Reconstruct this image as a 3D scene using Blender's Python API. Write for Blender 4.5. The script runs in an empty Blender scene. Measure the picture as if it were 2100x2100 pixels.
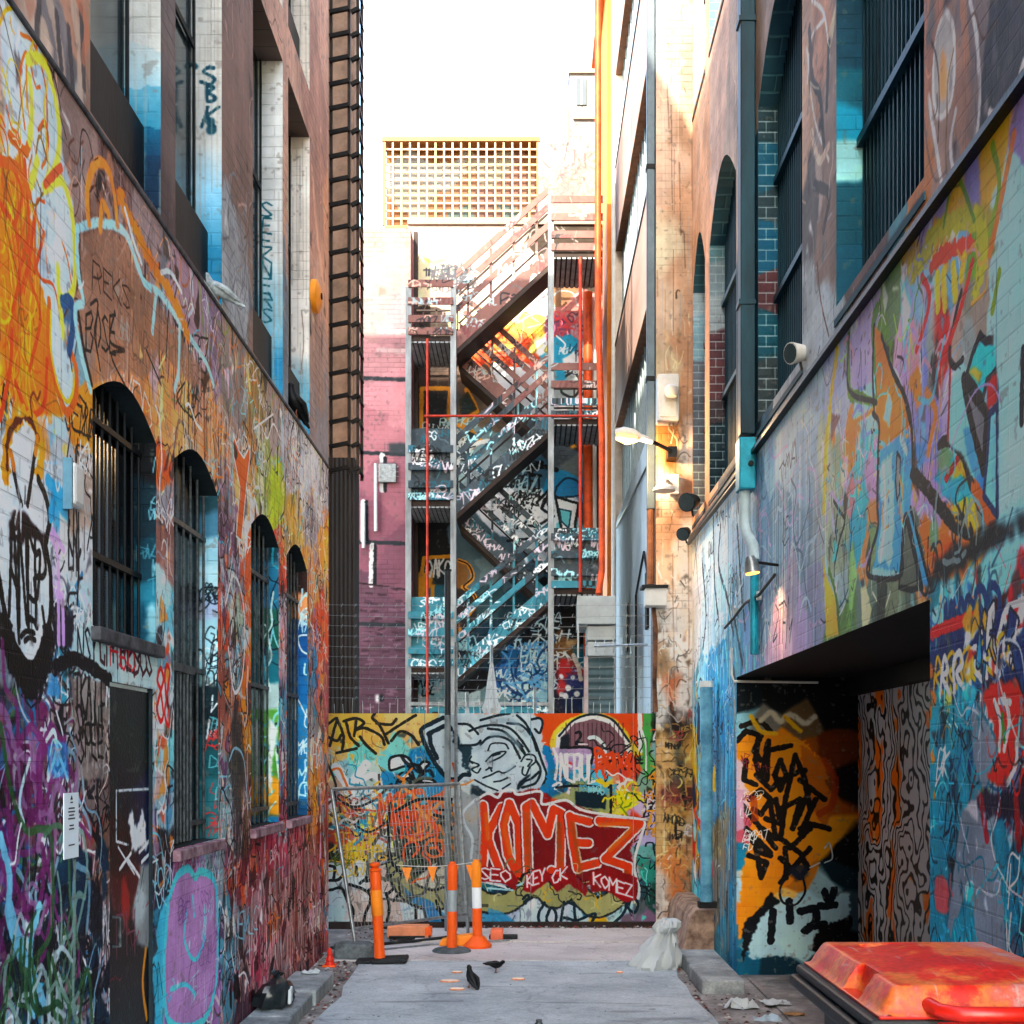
import bpy, bmesh, math, random
import numpy as np
from mathutils import Vector, Matrix
from mathutils.geometry import tessellate_polygon

R = math.radians
scene = bpy.context.scene
COL = scene.collection

# ------------------------------------------------------------------ camera, sky, sun, exposure
F, CX, CY, EYE = 2520.0, 1085.0, 1560.0, 1.9      # focal length in pixels of the 2100 px picture, vanishing point, eye height
cam_data = bpy.data.cameras.new("camera"); cam = bpy.data.objects.new("camera", cam_data); COL.objects.link(cam)
cam.location = (0, 0, EYE); cam.rotation_euler = (R(90), 0, 0)
cam_data.sensor_width = 36.0; cam_data.lens = 36.0 * F / 2100.0
cam_data.shift_x = -(CX - 1050.0) / 2100.0; cam_data.shift_y = (CY - 1050.0) / 2100.0
cam_data.clip_start = 0.05; cam_data.clip_end = 1000.0
scene.camera = cam

SUN_EL, SUN_AZ = 32.0, 200.0     # azimuth clockwise from +Y: behind the camera, a little to the left
world = bpy.data.worlds.new("World"); scene.world = world; world.use_nodes = True
_nt = world.node_tree; _bg = _nt.nodes["Background"]
_sky = _nt.nodes.new("ShaderNodeTexSky"); _sky.sky_type = 'NISHITA'; _sky.sun_disc = False
_sky.sun_elevation = R(SUN_EL); _sky.sun_rotation = R(SUN_AZ); _sky.dust_density = 1.5; _sky.air_density = 1.0; _sky.ozone_density = 0.6
_mx = _nt.nodes.new("ShaderNodeMix"); _mx.data_type = 'RGBA'; _mx.blend_type = 'MULTIPLY'; _mx.inputs[0].default_value = 1.0; _mx.inputs[7].default_value = (1.01, 1.0, 0.92, 1)
_nt.links.new(_sky.outputs[0], _mx.inputs[6]); _nt.links.new(_mx.outputs[2], _bg.inputs[0]); _bg.inputs[1].default_value = 0.15
sun_data = bpy.data.lights.new("sun", 'SUN'); sun = bpy.data.objects.new("sun", sun_data); COL.objects.link(sun)
sun_data.energy = 2.0; sun_data.angle = R(0.5); sun_data.color = (1.0, 0.86, 0.68)
_d = Vector((math.sin(R(SUN_AZ)) * math.cos(R(SUN_EL)), math.cos(R(SUN_AZ)) * math.cos(R(SUN_EL)), math.sin(R(SUN_EL))))
sun.rotation_euler = _d.to_track_quat('Z', 'Y').to_euler(); sun.location = (0, -5, 30)
scene.view_settings.view_transform = 'Standard'; scene.view_settings.look = 'None'
scene.view_settings.exposure = 3.35; scene.view_settings.gamma = 1.0
scene.cycles.max_bounces = 8; scene.cycles.diffuse_bounces = 5
scene.cycles.use_denoising = True

# ------------------------------------------------------------------ small helpers
def P(px, py, Y):
    """point at depth Y seen at photo pixel (px, py)"""
    return Vector(((px - CX) * Y / F, Y, EYE + (CY - py) * Y / F))
def zat(py, Y): return EYE + (CY - py) * Y / F
def xat(px, Y): return (px - CX) * Y / F
def hexc(h):
    h = h.lstrip('#'); return tuple(int(h[i:i+2], 16) / 255.0 for i in (0, 2, 4))
def lin(c):
    if isinstance(c, str): c = hexc(c)
    return tuple((v / 12.92 if v <= 0.04045 else ((v + 0.055) / 1.055) ** 2.4) for v in c)

# ------------------------------------------------------------------ spray paint on walls: a small painter working in metres on the wall's own plane
RNG = np.random.RandomState(7)
def vnoise(H, W, cell, seed=0, octaves=3):
    out = np.zeros((H, W), np.float32); amp = 1.0; tot = 0.0
    r = np.random.RandomState(seed)
    for o in range(octaves):
        c = max(cell / (2 ** o), 1.5)
        gh, gw = int(H / c) + 3, int(W / c) + 3
        g = r.rand(gh, gw).astype(np.float32)
        y = np.arange(H) / c; x = np.arange(W) / c
        y0 = y.astype(int); x0 = x.astype(int); fy = (y - y0); fx = (x - x0)
        fy = (fy * fy * (3 - 2 * fy)).astype(np.float32)[:, None]; fx = (fx * fx * (3 - 2 * fx)).astype(np.float32)[None, :]
        a = g[y0][:, x0]; b = g[y0][:, x0 + 1]; c_ = g[y0 + 1][:, x0]; d = g[y0 + 1][:, x0 + 1]
        out += amp * ((a * (1 - fx) + b * fx) * (1 - fy) + (c_ * (1 - fx) + d * fx) * fy)
        tot += amp; amp *= 0.5
    return out / tot
def catmull(p, n=6):
    p = np.asarray(p, float)
    if len(p) < 3: return p
    q = np.vstack([2 * p[0] - p[1], p, 2 * p[-1] - p[-2]]); out = []
    for i in range(1, len(q) - 2):
        p0, p1, p2, p3 = q[i-1], q[i], q[i+1], q[i+2]
        for t in np.linspace(0, 1, n, endpoint=False):
            out.append(0.5 * ((2*p1) + (-p0+p2)*t + (2*p0-5*p1+4*p2-p3)*t*t + (-p0+3*p1-3*p2+p3)*t**3))
    out.append(p[-1]); return np.array(out)
GLYPH = {
 'A':"00 26 40;13 33",'B':"00 06 36 45 33 03;33 42 30 00",'C':"45 26 03 10 30 41",'D':"00 06 26 44 42 20 00",'E':"46 06 00 40;03 33",
 'F':"46 06 00;03 33",'G':"45 26 03 10 30 43 23",'H':"00 06;40 46;03 43",'I':"20 26",'J':"36 31 20 01",'K':"00 06;46 03 40",'L':"06 00 40",
 'M':"00 06 23 46 40",'N':"00 06 40 46",'O':"20 02 04 26 44 42 20",'P':"00 06 36 44 33 03",'Q':"20 02 04 26 44 42 20;22 40",'R':"00 06 36 44 33 03;23 40",
 'S':"45 26 05 14 32 41 20 01",'T':"06 46;26 20",'U':"06 01 20 41 46",'V':"06 20 46",'W':"06 10 24 30 46",'X':"00 46;06 40",'Y':"06 23 46;23 20",
 'Z':"06 46 00 40",'0':"20 02 04 26 44 42 20",'1':"14 26 20",'2':"05 26 45 00 40",'3':"05 26 45 23 42 20 01",'8':"23 05 26 45 23 01 20 41 23",'9':"41 45 26 05 13 43",
 ':':"21 22;24 25",'.':"20 21",'!':"26 22;20 21",'*':"13 33;24 22;14 32",'@':"42 20 02 04 26 44 33 23 24",'~':"03 14 23 34 43",'^':"00 16 30 46"}
def glyph_strokes(ch):
    return [np.array([[int(t[0]) / 4.0, int(t[1]) / 6.0] for t in s.split()]) for s in GLYPH.get(ch, "").split(';') if s]

class Canvas:
    """kind 'S': side wall x = plane, u = world y;  kind 'F': wall facing the camera at y = plane, u = world x"""
    def __init__(s, kind, plane, u0, u1, v0, v1, ppm, base, seed=1):
        s.kind, s.plane, s.u0, s.u1, s.v0, s.v1, s.ppm = kind, plane, u0, u1, v0, v1, ppm
        s.W, s.H = int((u1 - u0) * ppm), int((v1 - v0) * ppm)
        s.r = np.random.RandomState(seed); s.seed = seed
        s.img = np.empty((s.H, s.W, 3), np.float32); s.img[:] = hexc(base)
        s.fz = vnoise(s.H, s.W, 0.02 * ppm + 2, seed + 50, 2) - 0.5
        s.m = vnoise(s.H, s.W, 0.25 * ppm, seed + 51, 5)
    def q(s, px, py):
        if s.kind == 'S':
            Y = s.plane * F / (px - CX); return (Y, EYE + (CY - py) * Y / F)
        return ((px - CX) * s.plane / F, EYE + (CY - py) * s.plane / F)
    def T(s, pts, raw=False):
        if not raw: pts = [s.q(*p) for p in pts]
        p = np.array(pts, float); p[:, 0] = (p[:, 0] - s.u0) * s.ppm; p[:, 1] = (p[:, 1] - s.v0) * s.ppm
        return p
    def comp(s, x0, y0, mask, col, a=1.0):
        h, w = mask.shape; X0, Y0 = max(x0, 0), max(y0, 0); X1, Y1 = min(x0 + w, s.W), min(y0 + h, s.H)
        if X1 <= X0 or Y1 <= Y0: return
        m = (mask[Y0 - y0:Y1 - y0, X0 - x0:X1 - x0] * a)[..., None]
        c = np.array(hexc(col) if isinstance(col, str) else col, np.float32)
        s.img[Y0:Y1, X0:X1] = s.img[Y0:Y1, X0:X1] * (1 - m) + c * m
    def _line(s, q, w, col, soft=0.3, a=1.0, rough=0.25, skip=0.0):
        """q canvas pixels, w full width in metres"""
        hw = max(w * s.ppm / 2, 0.55); so = max(hw * soft, 0.7); pad = int(hw + so + 3)
        x0 = int(q[:, 0].min()) - pad; y0 = int(q[:, 1].min()) - pad; x1 = int(q[:, 0].max()) + pad; y1 = int(q[:, 1].max()) + pad
        x0 = max(x0, -pad); y0 = max(y0, -pad); x1 = min(x1, s.W + pad); y1 = min(y1, s.H + pad)
        if x1 <= x0 or y1 <= y0: return
        D = np.full((y1 - y0, x1 - x0), 1e3, np.float32)
        for i in range(len(q) - 1):
            ax, ay = q[i]; bx, by = q[i + 1]
            sx0 = max(int(min(ax, bx)) - pad, x0); sx1 = min(int(max(ax, bx)) + pad, x1)
            sy0 = max(int(min(ay, by)) - pad, y0); sy1 = min(int(max(ay, by)) + pad, y1)
            if sx1 <= sx0 or sy1 <= sy0: continue
            gx = np.arange(sx0, sx1, dtype=np.float32)[None, :]; gy = np.arange(sy0, sy1, dtype=np.float32)[:, None]
            dx, dy = bx - ax, by - ay; L = dx * dx + dy * dy + 1e-6
            t = np.clip(((gx - ax) * dx + (gy - ay) * dy) / L, 0, 1)
            d = np.sqrt((gx - ax - t * dx) ** 2 + (gy - ay - t * dy) ** 2)
            v = D[sy0 - y0:sy1 - y0, sx0 - x0:sx1 - x0]; np.minimum(v, d, out=v)
        cx0, cy0, cx1, cy1 = max(x0, 0), max(y0, 0), min(x1, s.W), min(y1, s.H)
        if cx1 <= cx0 or cy1 <= cy0: return
        D = D[cy0 - y0:cy1 - y0, cx0 - x0:cx1 - x0] + s.fz[cy0:cy1, cx0:cx1] * hw * rough * 2
        m = np.clip((hw + so * 0.5 - D) / so, 0, 1); m = m * m * (3 - 2 * m)
        if skip > 0: m = m * np.clip((s.m[cy0:cy1, cx0:cx1] - skip) * 12 + 0.5, 0, 1)
        s.comp(cx0, cy0, m, col, a)
    def stroke(s, pts, w, col, soft=0.18, a=1.0, smooth=True, raw=False, rough=0.25, skip=0.0):
        q = s.T(pts, raw)
        if smooth: q = catmull(q)
        s._line(q, w, col, soft, a, rough, skip)
    def lines(s, L, w, col, **k):
        for p in L: s.stroke(p, w, col, **k)
    def poly(s, pts, col, a=1.0, smooth=False, raw=False, soft=0.006, rough=0.01, out=None, ow=0.03, skip=0.0):
        q = s.T(pts, raw)
        if smooth: q = catmull(np.vstack([q, q[:1]]))[:-1]
        pad = 4; x0 = max(int(q[:, 0].min()) - pad, 0); y0 = max(int(q[:, 1].min()) - pad, 0)
        x1 = min(int(q[:, 0].max()) + pad, s.W); y1 = min(int(q[:, 1].max()) + pad, s.H)
        if x1 > x0 and y1 > y0:
            gx = np.arange(x0, x1, dtype=np.float32)[None, :] + s.fz[y0:y1, x0:x1] * rough * s.ppm * 2
            gy = np.arange(y0, y1, dtype=np.float32)[:, None] + s.fz[y0:y1, x0:x1][:, ::-1] * rough * s.ppm * 2
            ins = np.zeros(gx.shape, bool); n = len(q)
            for i in range(n):
                ax, ay = q[i]; bx, by = q[(i + 1) % n]
                if ay == by: continue
                c = ((ay > gy) != (by > gy)) & (gx < (bx - ax) * (gy - ay) / (by - ay) + ax); ins ^= c
            m = ins.astype(np.float32); k = max(int(soft * s.ppm), 1)
            for _ in range(2):
                for ax_ in (0, 1):
                    acc = m.copy(); cnt = 1
                    for o in range(1, k + 1):
                        acc += np.roll(m, o, ax_) + np.roll(m, -o, ax_); cnt += 2
                    m = acc / cnt
            if skip > 0: m = m * np.clip((s.m[y0:y1, x0:x1] - skip) * 10 + 0.5, 0, 1)
            s.comp(x0, y0, m, col, a)
        if out: s._line(np.vstack([q, q[:1]]), ow, out)
    def blob(s, px, py, ru, rv, col, a=0.8, raw=False):
        u, v = (px, py) if raw else s.q(px, py)
        cx, cy = (u - s.u0) * s.ppm, (v - s.v0) * s.ppm; a_, b_ = ru * s.ppm, rv * s.ppm
        x0 = max(int(cx - 1.6 * a_), 0); x1 = min(int(cx + 1.6 * a_) + 1, s.W); y0 = max(int(cy - 1.6 * b_), 0); y1 = min(int(cy + 1.6 * b_) + 1, s.H)
        if x1 <= x0 or y1 <= y0: return
        gx = (np.arange(x0, x1)[None, :] - cx) / a_; gy = (np.arange(y0, y1)[:, None] - cy) / b_
        d = np.sqrt(gx * gx + gy * gy) + (s.m[y0:y1, x0:x1] - 0.5) * 1.6 + s.fz[y0:y1, x0:x1] * 0.3
        m = np.clip((1.15 - d) * 2.2, 0, 1); s.comp(x0, y0, m.astype(np.float32), col, a)
    def patches(s, pts, warp=0.3, stretch=1.0, mix=0.0):
        """voronoi colour areas with ragged edges; pts (px, py, colour)"""
        q = s.T([(p[0], p[1]) for p in pts]); c = np.array([hexc(p[2]) for p in pts], np.float32)
        w1 = (vnoise(s.H, s.W, 0.45 * s.ppm, s.seed + 3, 6) - 0.5) * warp * s.ppm * 3
        w2 = (vnoise(s.H, s.W, 0.45 * s.ppm, s.seed + 4, 6) - 0.5) * warp * s.ppm * 3
        gx = np.arange(s.W, dtype=np.float32)[None, :] + w1; gy = np.arange(s.H, dtype=np.float32)[:, None] + w2
        best = np.full((s.H, s.W), 1e12, np.float32); idx = np.zeros((s.H, s.W), np.int32)
        sec = np.full((s.H, s.W), 1e12, np.float32); idx2 = np.zeros((s.H, s.W), np.int32)
        for i, (x, y) in enumerate(q):
            d = (gx - x) ** 2 + ((gy - y) * stretch) ** 2
            b = d < best; b2 = (~b) & (d < sec)
            sec = np.where(b, best, np.where(b2, d, sec)); idx2 = np.where(b, idx, np.where(b2, i, idx2))
            best = np.where(b, d, best); idx = np.where(b, i, idx)
        A = c[idx]; B = c[idx2]
        t = np.clip(0.5 - (np.sqrt(sec) - np.sqrt(best)) / ((0.06 + mix) * s.ppm), 0, 0.5)[..., None]
        s.img = A * (1 - t) + B * t
    def text(s, st, p0, p1, h, w, col, raw=False, jit=0.06, slant=0.0, smooth=False, a=1.0, gap=0.22, up=(0, 1), seed=None, **k):
        if not raw: p0, p1 = s.q(*p0), s.q(*p1)
        r = np.random.RandomState(seed if seed is not None else s.r.randint(1 << 30))
        p0, p1 = np.array(p0, float), np.array(p1, float); d = p1 - p0; n = len(st); adv = d / n; up = np.array(up, float)
        for i, ch in enumerate(st):
            o = p0 + adv * i
            for g in glyph_strokes(ch):
                g = g + r.randn(*g.shape) * jit
                pts = [o + adv * (1 - gap) * (x + slant * y) + up * h * y for x, y in g]
                s.stroke(pts, w, col, raw=True, smooth=smooth, a=a, **k)
    def throw(s, st, p0, p1, h, w, fill, line, ow=0.025, halo=None, **k):
        sd = s.r.randint(1 << 30)
        if halo: s.text(st, p0, p1, h, w + ow * 4, halo, seed=sd, **k)
        s.text(st, p0, p1, h, w + ow * 2, line, seed=sd, **k); s.text(st, p0, p1, h, w, fill, seed=sd, **k)
    def tags(s, n, cols, size=(0.12, 0.4), w=(0.008, 0.022), box=None, a=0.9, slantmax=0.5):
        """small random scrawls, as on a heavily tagged wall; box in wall metres (u0, u1, v0, v1)"""
        L = "ABCDEFGHKLMNOPRSTUVWYZ"; u0, u1, v0, v1 = box or (s.u0, s.u1, s.v0, s.v1)
        mir = -1 if (s.kind == 'S' and s.plane > 0) else 1
        for _ in range(n):
            h = s.r.uniform(*size); m = s.r.randint(2, 6); st = ''.join(L[s.r.randint(len(L))] for _ in range(m))
            u = s.r.uniform(u0, u1); v = s.r.uniform(v0, v1); wd = h * m * s.r.uniform(0.5, 0.9) * mir; an = s.r.uniform(-0.25, 0.25)
            s.text(st, (u, v), (u + wd, v + abs(wd) * an), h, s.r.uniform(*w), cols[s.r.randint(len(cols))], raw=True, jit=0.12, slant=s.r.uniform(0, slantmax), smooth=s.r.rand() < 0.8, gap=s.r.uniform(-0.2, 0.2), a=a)
    def swirls(s, n, cols, size=(0.1, 0.5), w=(0.01, 0.06), box=None, a=0.85, skip=0.0, vert=1.0):
        u0, u1, v0, v1 = box or (s.u0, s.u1, s.v0, s.v1)
        for _ in range(n):
            k = s.r.randint(3, 7); sz = s.r.uniform(*size); p = np.array([s.r.uniform(u0, u1), s.r.uniform(v0, v1)]); ang = s.r.uniform(0, 6.3); pts = [p.copy()]
            for _i in range(k):
                ang += s.r.uniform(-1.5, 1.5); p = p + np.array([math.cos(ang), math.sin(ang) * vert]) * sz * s.r.uniform(0.4, 1); pts.append(p.copy())
            s.stroke(pts, s.r.uniform(*w), cols[s.r.randint(len(cols))], raw=True, a=a, skip=skip)
    def shards(s, n, cols, size=(0.1, 0.5), box=None, a=0.9, out=None, ow=0.02):
        u0, u1, v0, v1 = box or (s.u0, s.u1, s.v0, s.v1)
        for _ in range(n):
            c = np.array([s.r.uniform(u0, u1), s.r.uniform(v0, v1)]); k = s.r.randint(3, 7); an = np.sort(s.r.uniform(0, 6.28, k)); sz = s.r.uniform(*size)
            s.poly([c + np.array([math.cos(t), 1.3 * math.sin(t)]) * sz * s.r.uniform(0.4, 1) for t in an], cols[s.r.randint(len(cols))], a=a, raw=True, smooth=s.r.rand() < 0.5, out=(out if out and s.r.rand() < 0.6 else None), ow=ow)
    def drips(s, n, cols, box=None, ln=(0.1, 0.6), w=(0.006, 0.014), a=0.7):
        u0, u1, v0, v1 = box or (s.u0, s.u1, s.v0, s.v1)
        for _ in range(n):
            u, v = s.r.uniform(u0, u1), s.r.uniform(v0, v1)
            s.stroke([(u, v), (u + s.r.uniform(-.01, .01), v - s.r.uniform(*ln))], s.r.uniform(*w), cols[s.r.randint(len(cols))], raw=True, smooth=False, a=a)
    def detail(s, n, box=None, size=(0.03, 0.14), vert=1.5, reach=0.5):
        """small scraps and short strokes in neighbouring, darker and paler paint"""
        u0, u1, v0, v1 = box or (s.u0, s.u1, s.v0, s.v1)
        for _ in range(n):
            u, v = s.r.uniform(u0, u1), s.r.uniform(v0, v1)
            cu, cv_ = u + s.r.uniform(-reach, reach), v + s.r.uniform(-reach, reach)
            x = min(max(int((cu - s.u0) * s.ppm), 0), s.W - 1); y = min(max(int((cv_ - s.v0) * s.ppm), 0), s.H - 1)
            c = s.img[y, x] * [0.35, 0.6, 1.0, 1.0, 1.3, 1.55][s.r.randint(6)]; c = tuple(np.clip(c, 0.03, 0.93)); z = s.r.uniform(*size); k = s.r.rand()
            if k < .45:
                an = np.sort(s.r.uniform(0, 6.28, s.r.randint(3, 6))); s.poly([(u + math.cos(t) * z * s.r.uniform(.3, 1), v + vert * math.sin(t) * z * s.r.uniform(.4, 1)) for t in an], c, raw=True, a=s.r.uniform(.6, .95), soft=.002)
            else:
                p = [(u, v)]; a = s.r.uniform(0, 6.28)
                for _i in range(s.r.randint(1, 5)): a += s.r.uniform(-1.3, 1.3); p.append((p[-1][0] + math.cos(a) * z, p[-1][1] + math.sin(a) * z * vert))
                s.stroke(p, s.r.uniform(.004, .016), c, raw=True, a=s.r.uniform(.6, .95))
    def weather(s, amount=0.12, grit=0.05):
        m = (s.m - 0.5)[..., None] * 2
        f = vnoise(s.H, s.W, 3, s.seed + 9, 2)[..., None] - 0.5
        v = vnoise(1, s.W, 0.03 * s.ppm + 2, s.seed + 10, 2) - 0.5
        s.img = s.img * (1 + amount * m + v[..., None] * amount * 0.6) + f * grit
        chip = vnoise(s.H, s.W, 0.035 * s.ppm + 2, s.seed + 12, 3)
        k = np.clip((chip - 0.70) * 14, 0, 1)[..., None]; s.img = s.img * (1 - 0.45 * k) + 0.45 * k * np.array([.45, .42, .40], np.float32)
    def image(s, name, sat=1.14, con=1.2, lift=1.0):
        im = bpy.data.images.new(name, s.W, s.H, alpha=False)
        px = np.ones((s.H, s.W, 4), np.float32); g = s.img.mean(axis=2, keepdims=True); q = g + (s.img - g) * sat; q = np.clip(q, 0, 1) ** lift; q = 0.46 + (q - 0.46) * con
        px[..., :3] = np.clip(q, 0.012, 0.94)
        im.pixels.foreach_set(px.ravel()); im.update(); im.pack(); return im

# ------------------------------------------------------------------ materials
def new_mat(name):
    m = bpy.data.materials.new(name); m.use_nodes = True; nt = m.node_tree
    return m, nt, nt.nodes["Principled BSDF"]
def node(nt, t, **k):
    n = nt.nodes.new(t)
    for a, b in k.items():
        if a in n.inputs and not hasattr(n, a): n.inputs[a].default_value = b
        else: setattr(n, a, b)
    return n
def mat(name, col, rough=0.6, metal=0.0, var=0.15, scale=6.0, bump=0.15, bscale=40.0, col2=None, emit=None, es=0.0, stretch=(1, 1, 1), spec=None):
    m, nt, b = new_mat(name); L = nt.links.new
    c = lin(col); c2 = lin(col2) if col2 else tuple(max(v * (1 - var * 2.2), 0) for v in c)
    tc = node(nt, "ShaderNodeTexCoord"); mp = node(nt, "ShaderNodeMapping"); mp.inputs['Scale'].default_value = stretch
    L(tc.outputs['Object'], mp.inputs[0])
    n1 = node(nt, "ShaderNodeTexNoise"); n1.inputs['Scale'].default_value = scale; n1.inputs['Detail'].default_value = 8; n1.inputs['Roughness'].default_value = 0.65
    L(mp.outputs[0], n1.inputs['Vector'])
    rp = node(nt, "ShaderNodeValToRGB"); rp.color_ramp.elements[0].position = 0.35; rp.color_ramp.elements[1].position = 0.68
    rp.color_ramp.elements[0].color = (*c2, 1); rp.color_ramp.elements[1].color = (*c, 1)
    L(n1.outputs['Fac'], rp.inputs[0]); L(rp.outputs[0], b.inputs['Base Color'])
    b.inputs['Roughness'].default_value = rough; b.inputs['Metallic'].default_value = metal
    b.inputs['Specular IOR Level'].default_value = spec if spec is not None else (0.5 if rough < .35 else 0.22)
    if bump:
        n2 = node(nt, "ShaderNodeTexNoise"); n2.inputs['Scale'].default_value = bscale; n2.inputs['Detail'].default_value = 5
        L(mp.outputs[0], n2.inputs['Vector']); bp = node(nt, "ShaderNodeBump"); bp.inputs['Strength'].default_value = bump; bp.inputs['Distance'].default_value = 0.01
        L(n2.outputs['Fac'], bp.inputs['Height']); L(bp.outputs[0], b.inputs['Normal'])
    if emit: b.inputs['Emission Color'].default_value = (*lin(emit), 1); b.inputs['Emission Strength'].default_value = es
    return m
def brick_nodes(nt, kind, course=0.086, length=0.23, offs=0.5):
    """brick pattern in world metres on the wall's plane; returns the brick node"""
    L = nt.links.new
    tc = node(nt, "ShaderNodeTexCoord"); sp = node(nt, "ShaderNodeSeparateXYZ"); cb = node(nt, "ShaderNodeCombineXYZ")
    L(tc.outputs['Object'], sp.inputs[0]); L(sp.outputs['Y' if kind == 'S' else 'X'], cb.inputs[0]); L(sp.outputs['Z'], cb.inputs[1])
    br = node(nt, "ShaderNodeTexBrick"); br.inputs['Scale'].default_value = 1.0; br.inputs['Brick Width'].default_value = length
    br.inputs['Row Height'].default_value = course; br.inputs['Mortar Size'].default_value = 0.0065; br.inputs['Mortar Smooth'].default_value = 0.4
    L(cb.outputs[0], br.inputs['Vector']); return br, cb
def painted(name, cv, brick=True, rough=0.62, gain=0.95, depth=0.5, line=0.2, corr=None, **ik):
    """painted wall: the sprayed image on its UVs, brick relief and dirt from nodes"""
    m, nt, b = new_mat(name); L = nt.links.new
    ti = node(nt, "ShaderNodeTexImage"); ti.image = cv.image(name + "_paint", **ik); ti.extension = 'EXTEND'
    mul = node(nt, "ShaderNodeMix", data_type='RGBA', blend_type='MULTIPLY'); mul.inputs[0].default_value = 1.0
    mul.inputs[7].default_value = (gain, gain, gain, 1); L(ti.outputs[0], mul.inputs[6]); last = mul.outputs[2]
    tc = node(nt, "ShaderNodeTexCoord"); nz = node(nt, "ShaderNodeTexNoise"); nz.inputs['Scale'].default_value = 70; nz.inputs['Detail'].default_value = 6
    L(tc.outputs['Object'], nz.inputs['Vector'])
    bp = node(nt, "ShaderNodeBump"); bp.inputs['Strength'].default_value = 0.35; bp.inputs['Distance'].default_value = 0.006; L(nz.outputs['Fac'], bp.inputs['Height'])
    nrm = bp.outputs[0]
    if brick:
        br, _ = brick_nodes(nt, cv.kind); br.inputs['Color1'].default_value = (1, 1, 1, 1); br.inputs['Color2'].default_value = (0.90, 0.90, 0.90, 1)
        br.inputs['Mortar'].default_value = (1 - line,) * 3 + (1,)
        m2 = node(nt, "ShaderNodeMix", data_type='RGBA', blend_type='MULTIPLY'); nm = node(nt, "ShaderNodeTexNoise"); nm.inputs['Scale'].default_value = 1.7; nm.inputs['Detail'].default_value = 7; L(tc.outputs['Object'], nm.inputs['Vector']); rm = node(nt, "ShaderNodeMapRange"); rm.inputs['From Min'].default_value = .4; rm.inputs['From Max'].default_value = .62; L(nm.outputs['Fac'], rm.inputs[0]); L(rm.outputs[0], m2.inputs[0])
        L(last, m2.inputs[6]); L(br.outputs['Color'], m2.inputs[7]); last = m2.outputs[2]
        b2 = node(nt, "ShaderNodeBump"); b2.inputs['Strength'].default_value = depth; dm = node(nt, "ShaderNodeMath", operation='MULTIPLY'); dm.inputs[1].default_value = depth * 1.6; L(rm.outputs[0], dm.inputs[0]); da = node(nt, "ShaderNodeMath", operation='ADD'); da.inputs[1].default_value = .12; L(dm.outputs[0], da.inputs[0]); L(da.outputs[0], b2.inputs['Strength']); b2.inputs['Distance'].default_value = 0.012; b2.invert = True
        L(br.outputs['Fac'], b2.inputs['Height']); L(nrm, b2.inputs['Normal']); nrm = b2.outputs[0]
    if corr:      # fine vertical sheet ribs
        wv = node(nt, "ShaderNodeTexWave", wave_type='BANDS', bands_direction='X'); wv.inputs['Scale'].default_value = corr
        L(tc.outputs['Object'], wv.inputs['Vector']); b3 = node(nt, "ShaderNodeBump"); b3.inputs['Strength'].default_value = 0.5; b3.inputs['Distance'].default_value = 0.01
        L(wv.outputs['Fac'], b3.inputs['Height']); L(nrm, b3.inputs['Normal']); nrm = b3.outputs[0]
    L(last, b.inputs['Base Color']); L(nrm, b.inputs['Normal']); b.inputs['Roughness'].default_value = rough; b.inputs['Specular IOR Level'].default_value = 0.16
    return m
def brickmat(name, kind, c1, c2, mortar, rough=0.8, course=0.086):
    m, nt, b = new_mat(name); L = nt.links.new
    br, cb = brick_nodes(nt, kind, course); br.inputs['Color1'].default_value = (*lin(c1), 1); br.inputs['Color2'].default_value = (*lin(c2), 1); br.inputs['Mortar'].default_value = (*lin(mortar), 1)
    nz = node(nt, "ShaderNodeTexNoise"); nz.inputs['Scale'].default_value = 2.5; nz.inputs['Detail'].default_value = 9; L(cb.outputs[0], nz.inputs['Vector'])
    mr = node(nt, "ShaderNodeMapRange"); mr.inputs['From Min'].default_value = 0.3; mr.inputs['From Max'].default_value = 0.7; mr.inputs['To Min'].default_value = 0.65; mr.inputs['To Max'].default_value = 1.1
    L(nz.outputs['Fac'], mr.inputs[0]); mx = node(nt, "ShaderNodeMix", data_type='RGBA', blend_type='MULTIPLY'); mx.inputs[0].default_value = 1.0
    L(br.outputs['Color'], mx.inputs[6]); L(mr.outputs[0], mx.inputs[7]); L(mx.outputs[2], b.inputs['Base Color'])
    bp = node(nt, "ShaderNodeBump"); bp.inputs['Strength'].default_value = 0.7; bp.inputs['Distance'].default_value = 0.012; bp.invert = True
    L(br.outputs['Fac'], bp.inputs['Height']); L(bp.outputs[0], b.inputs['Normal']); b.inputs['Roughness'].default_value = rough
    return m

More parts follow.
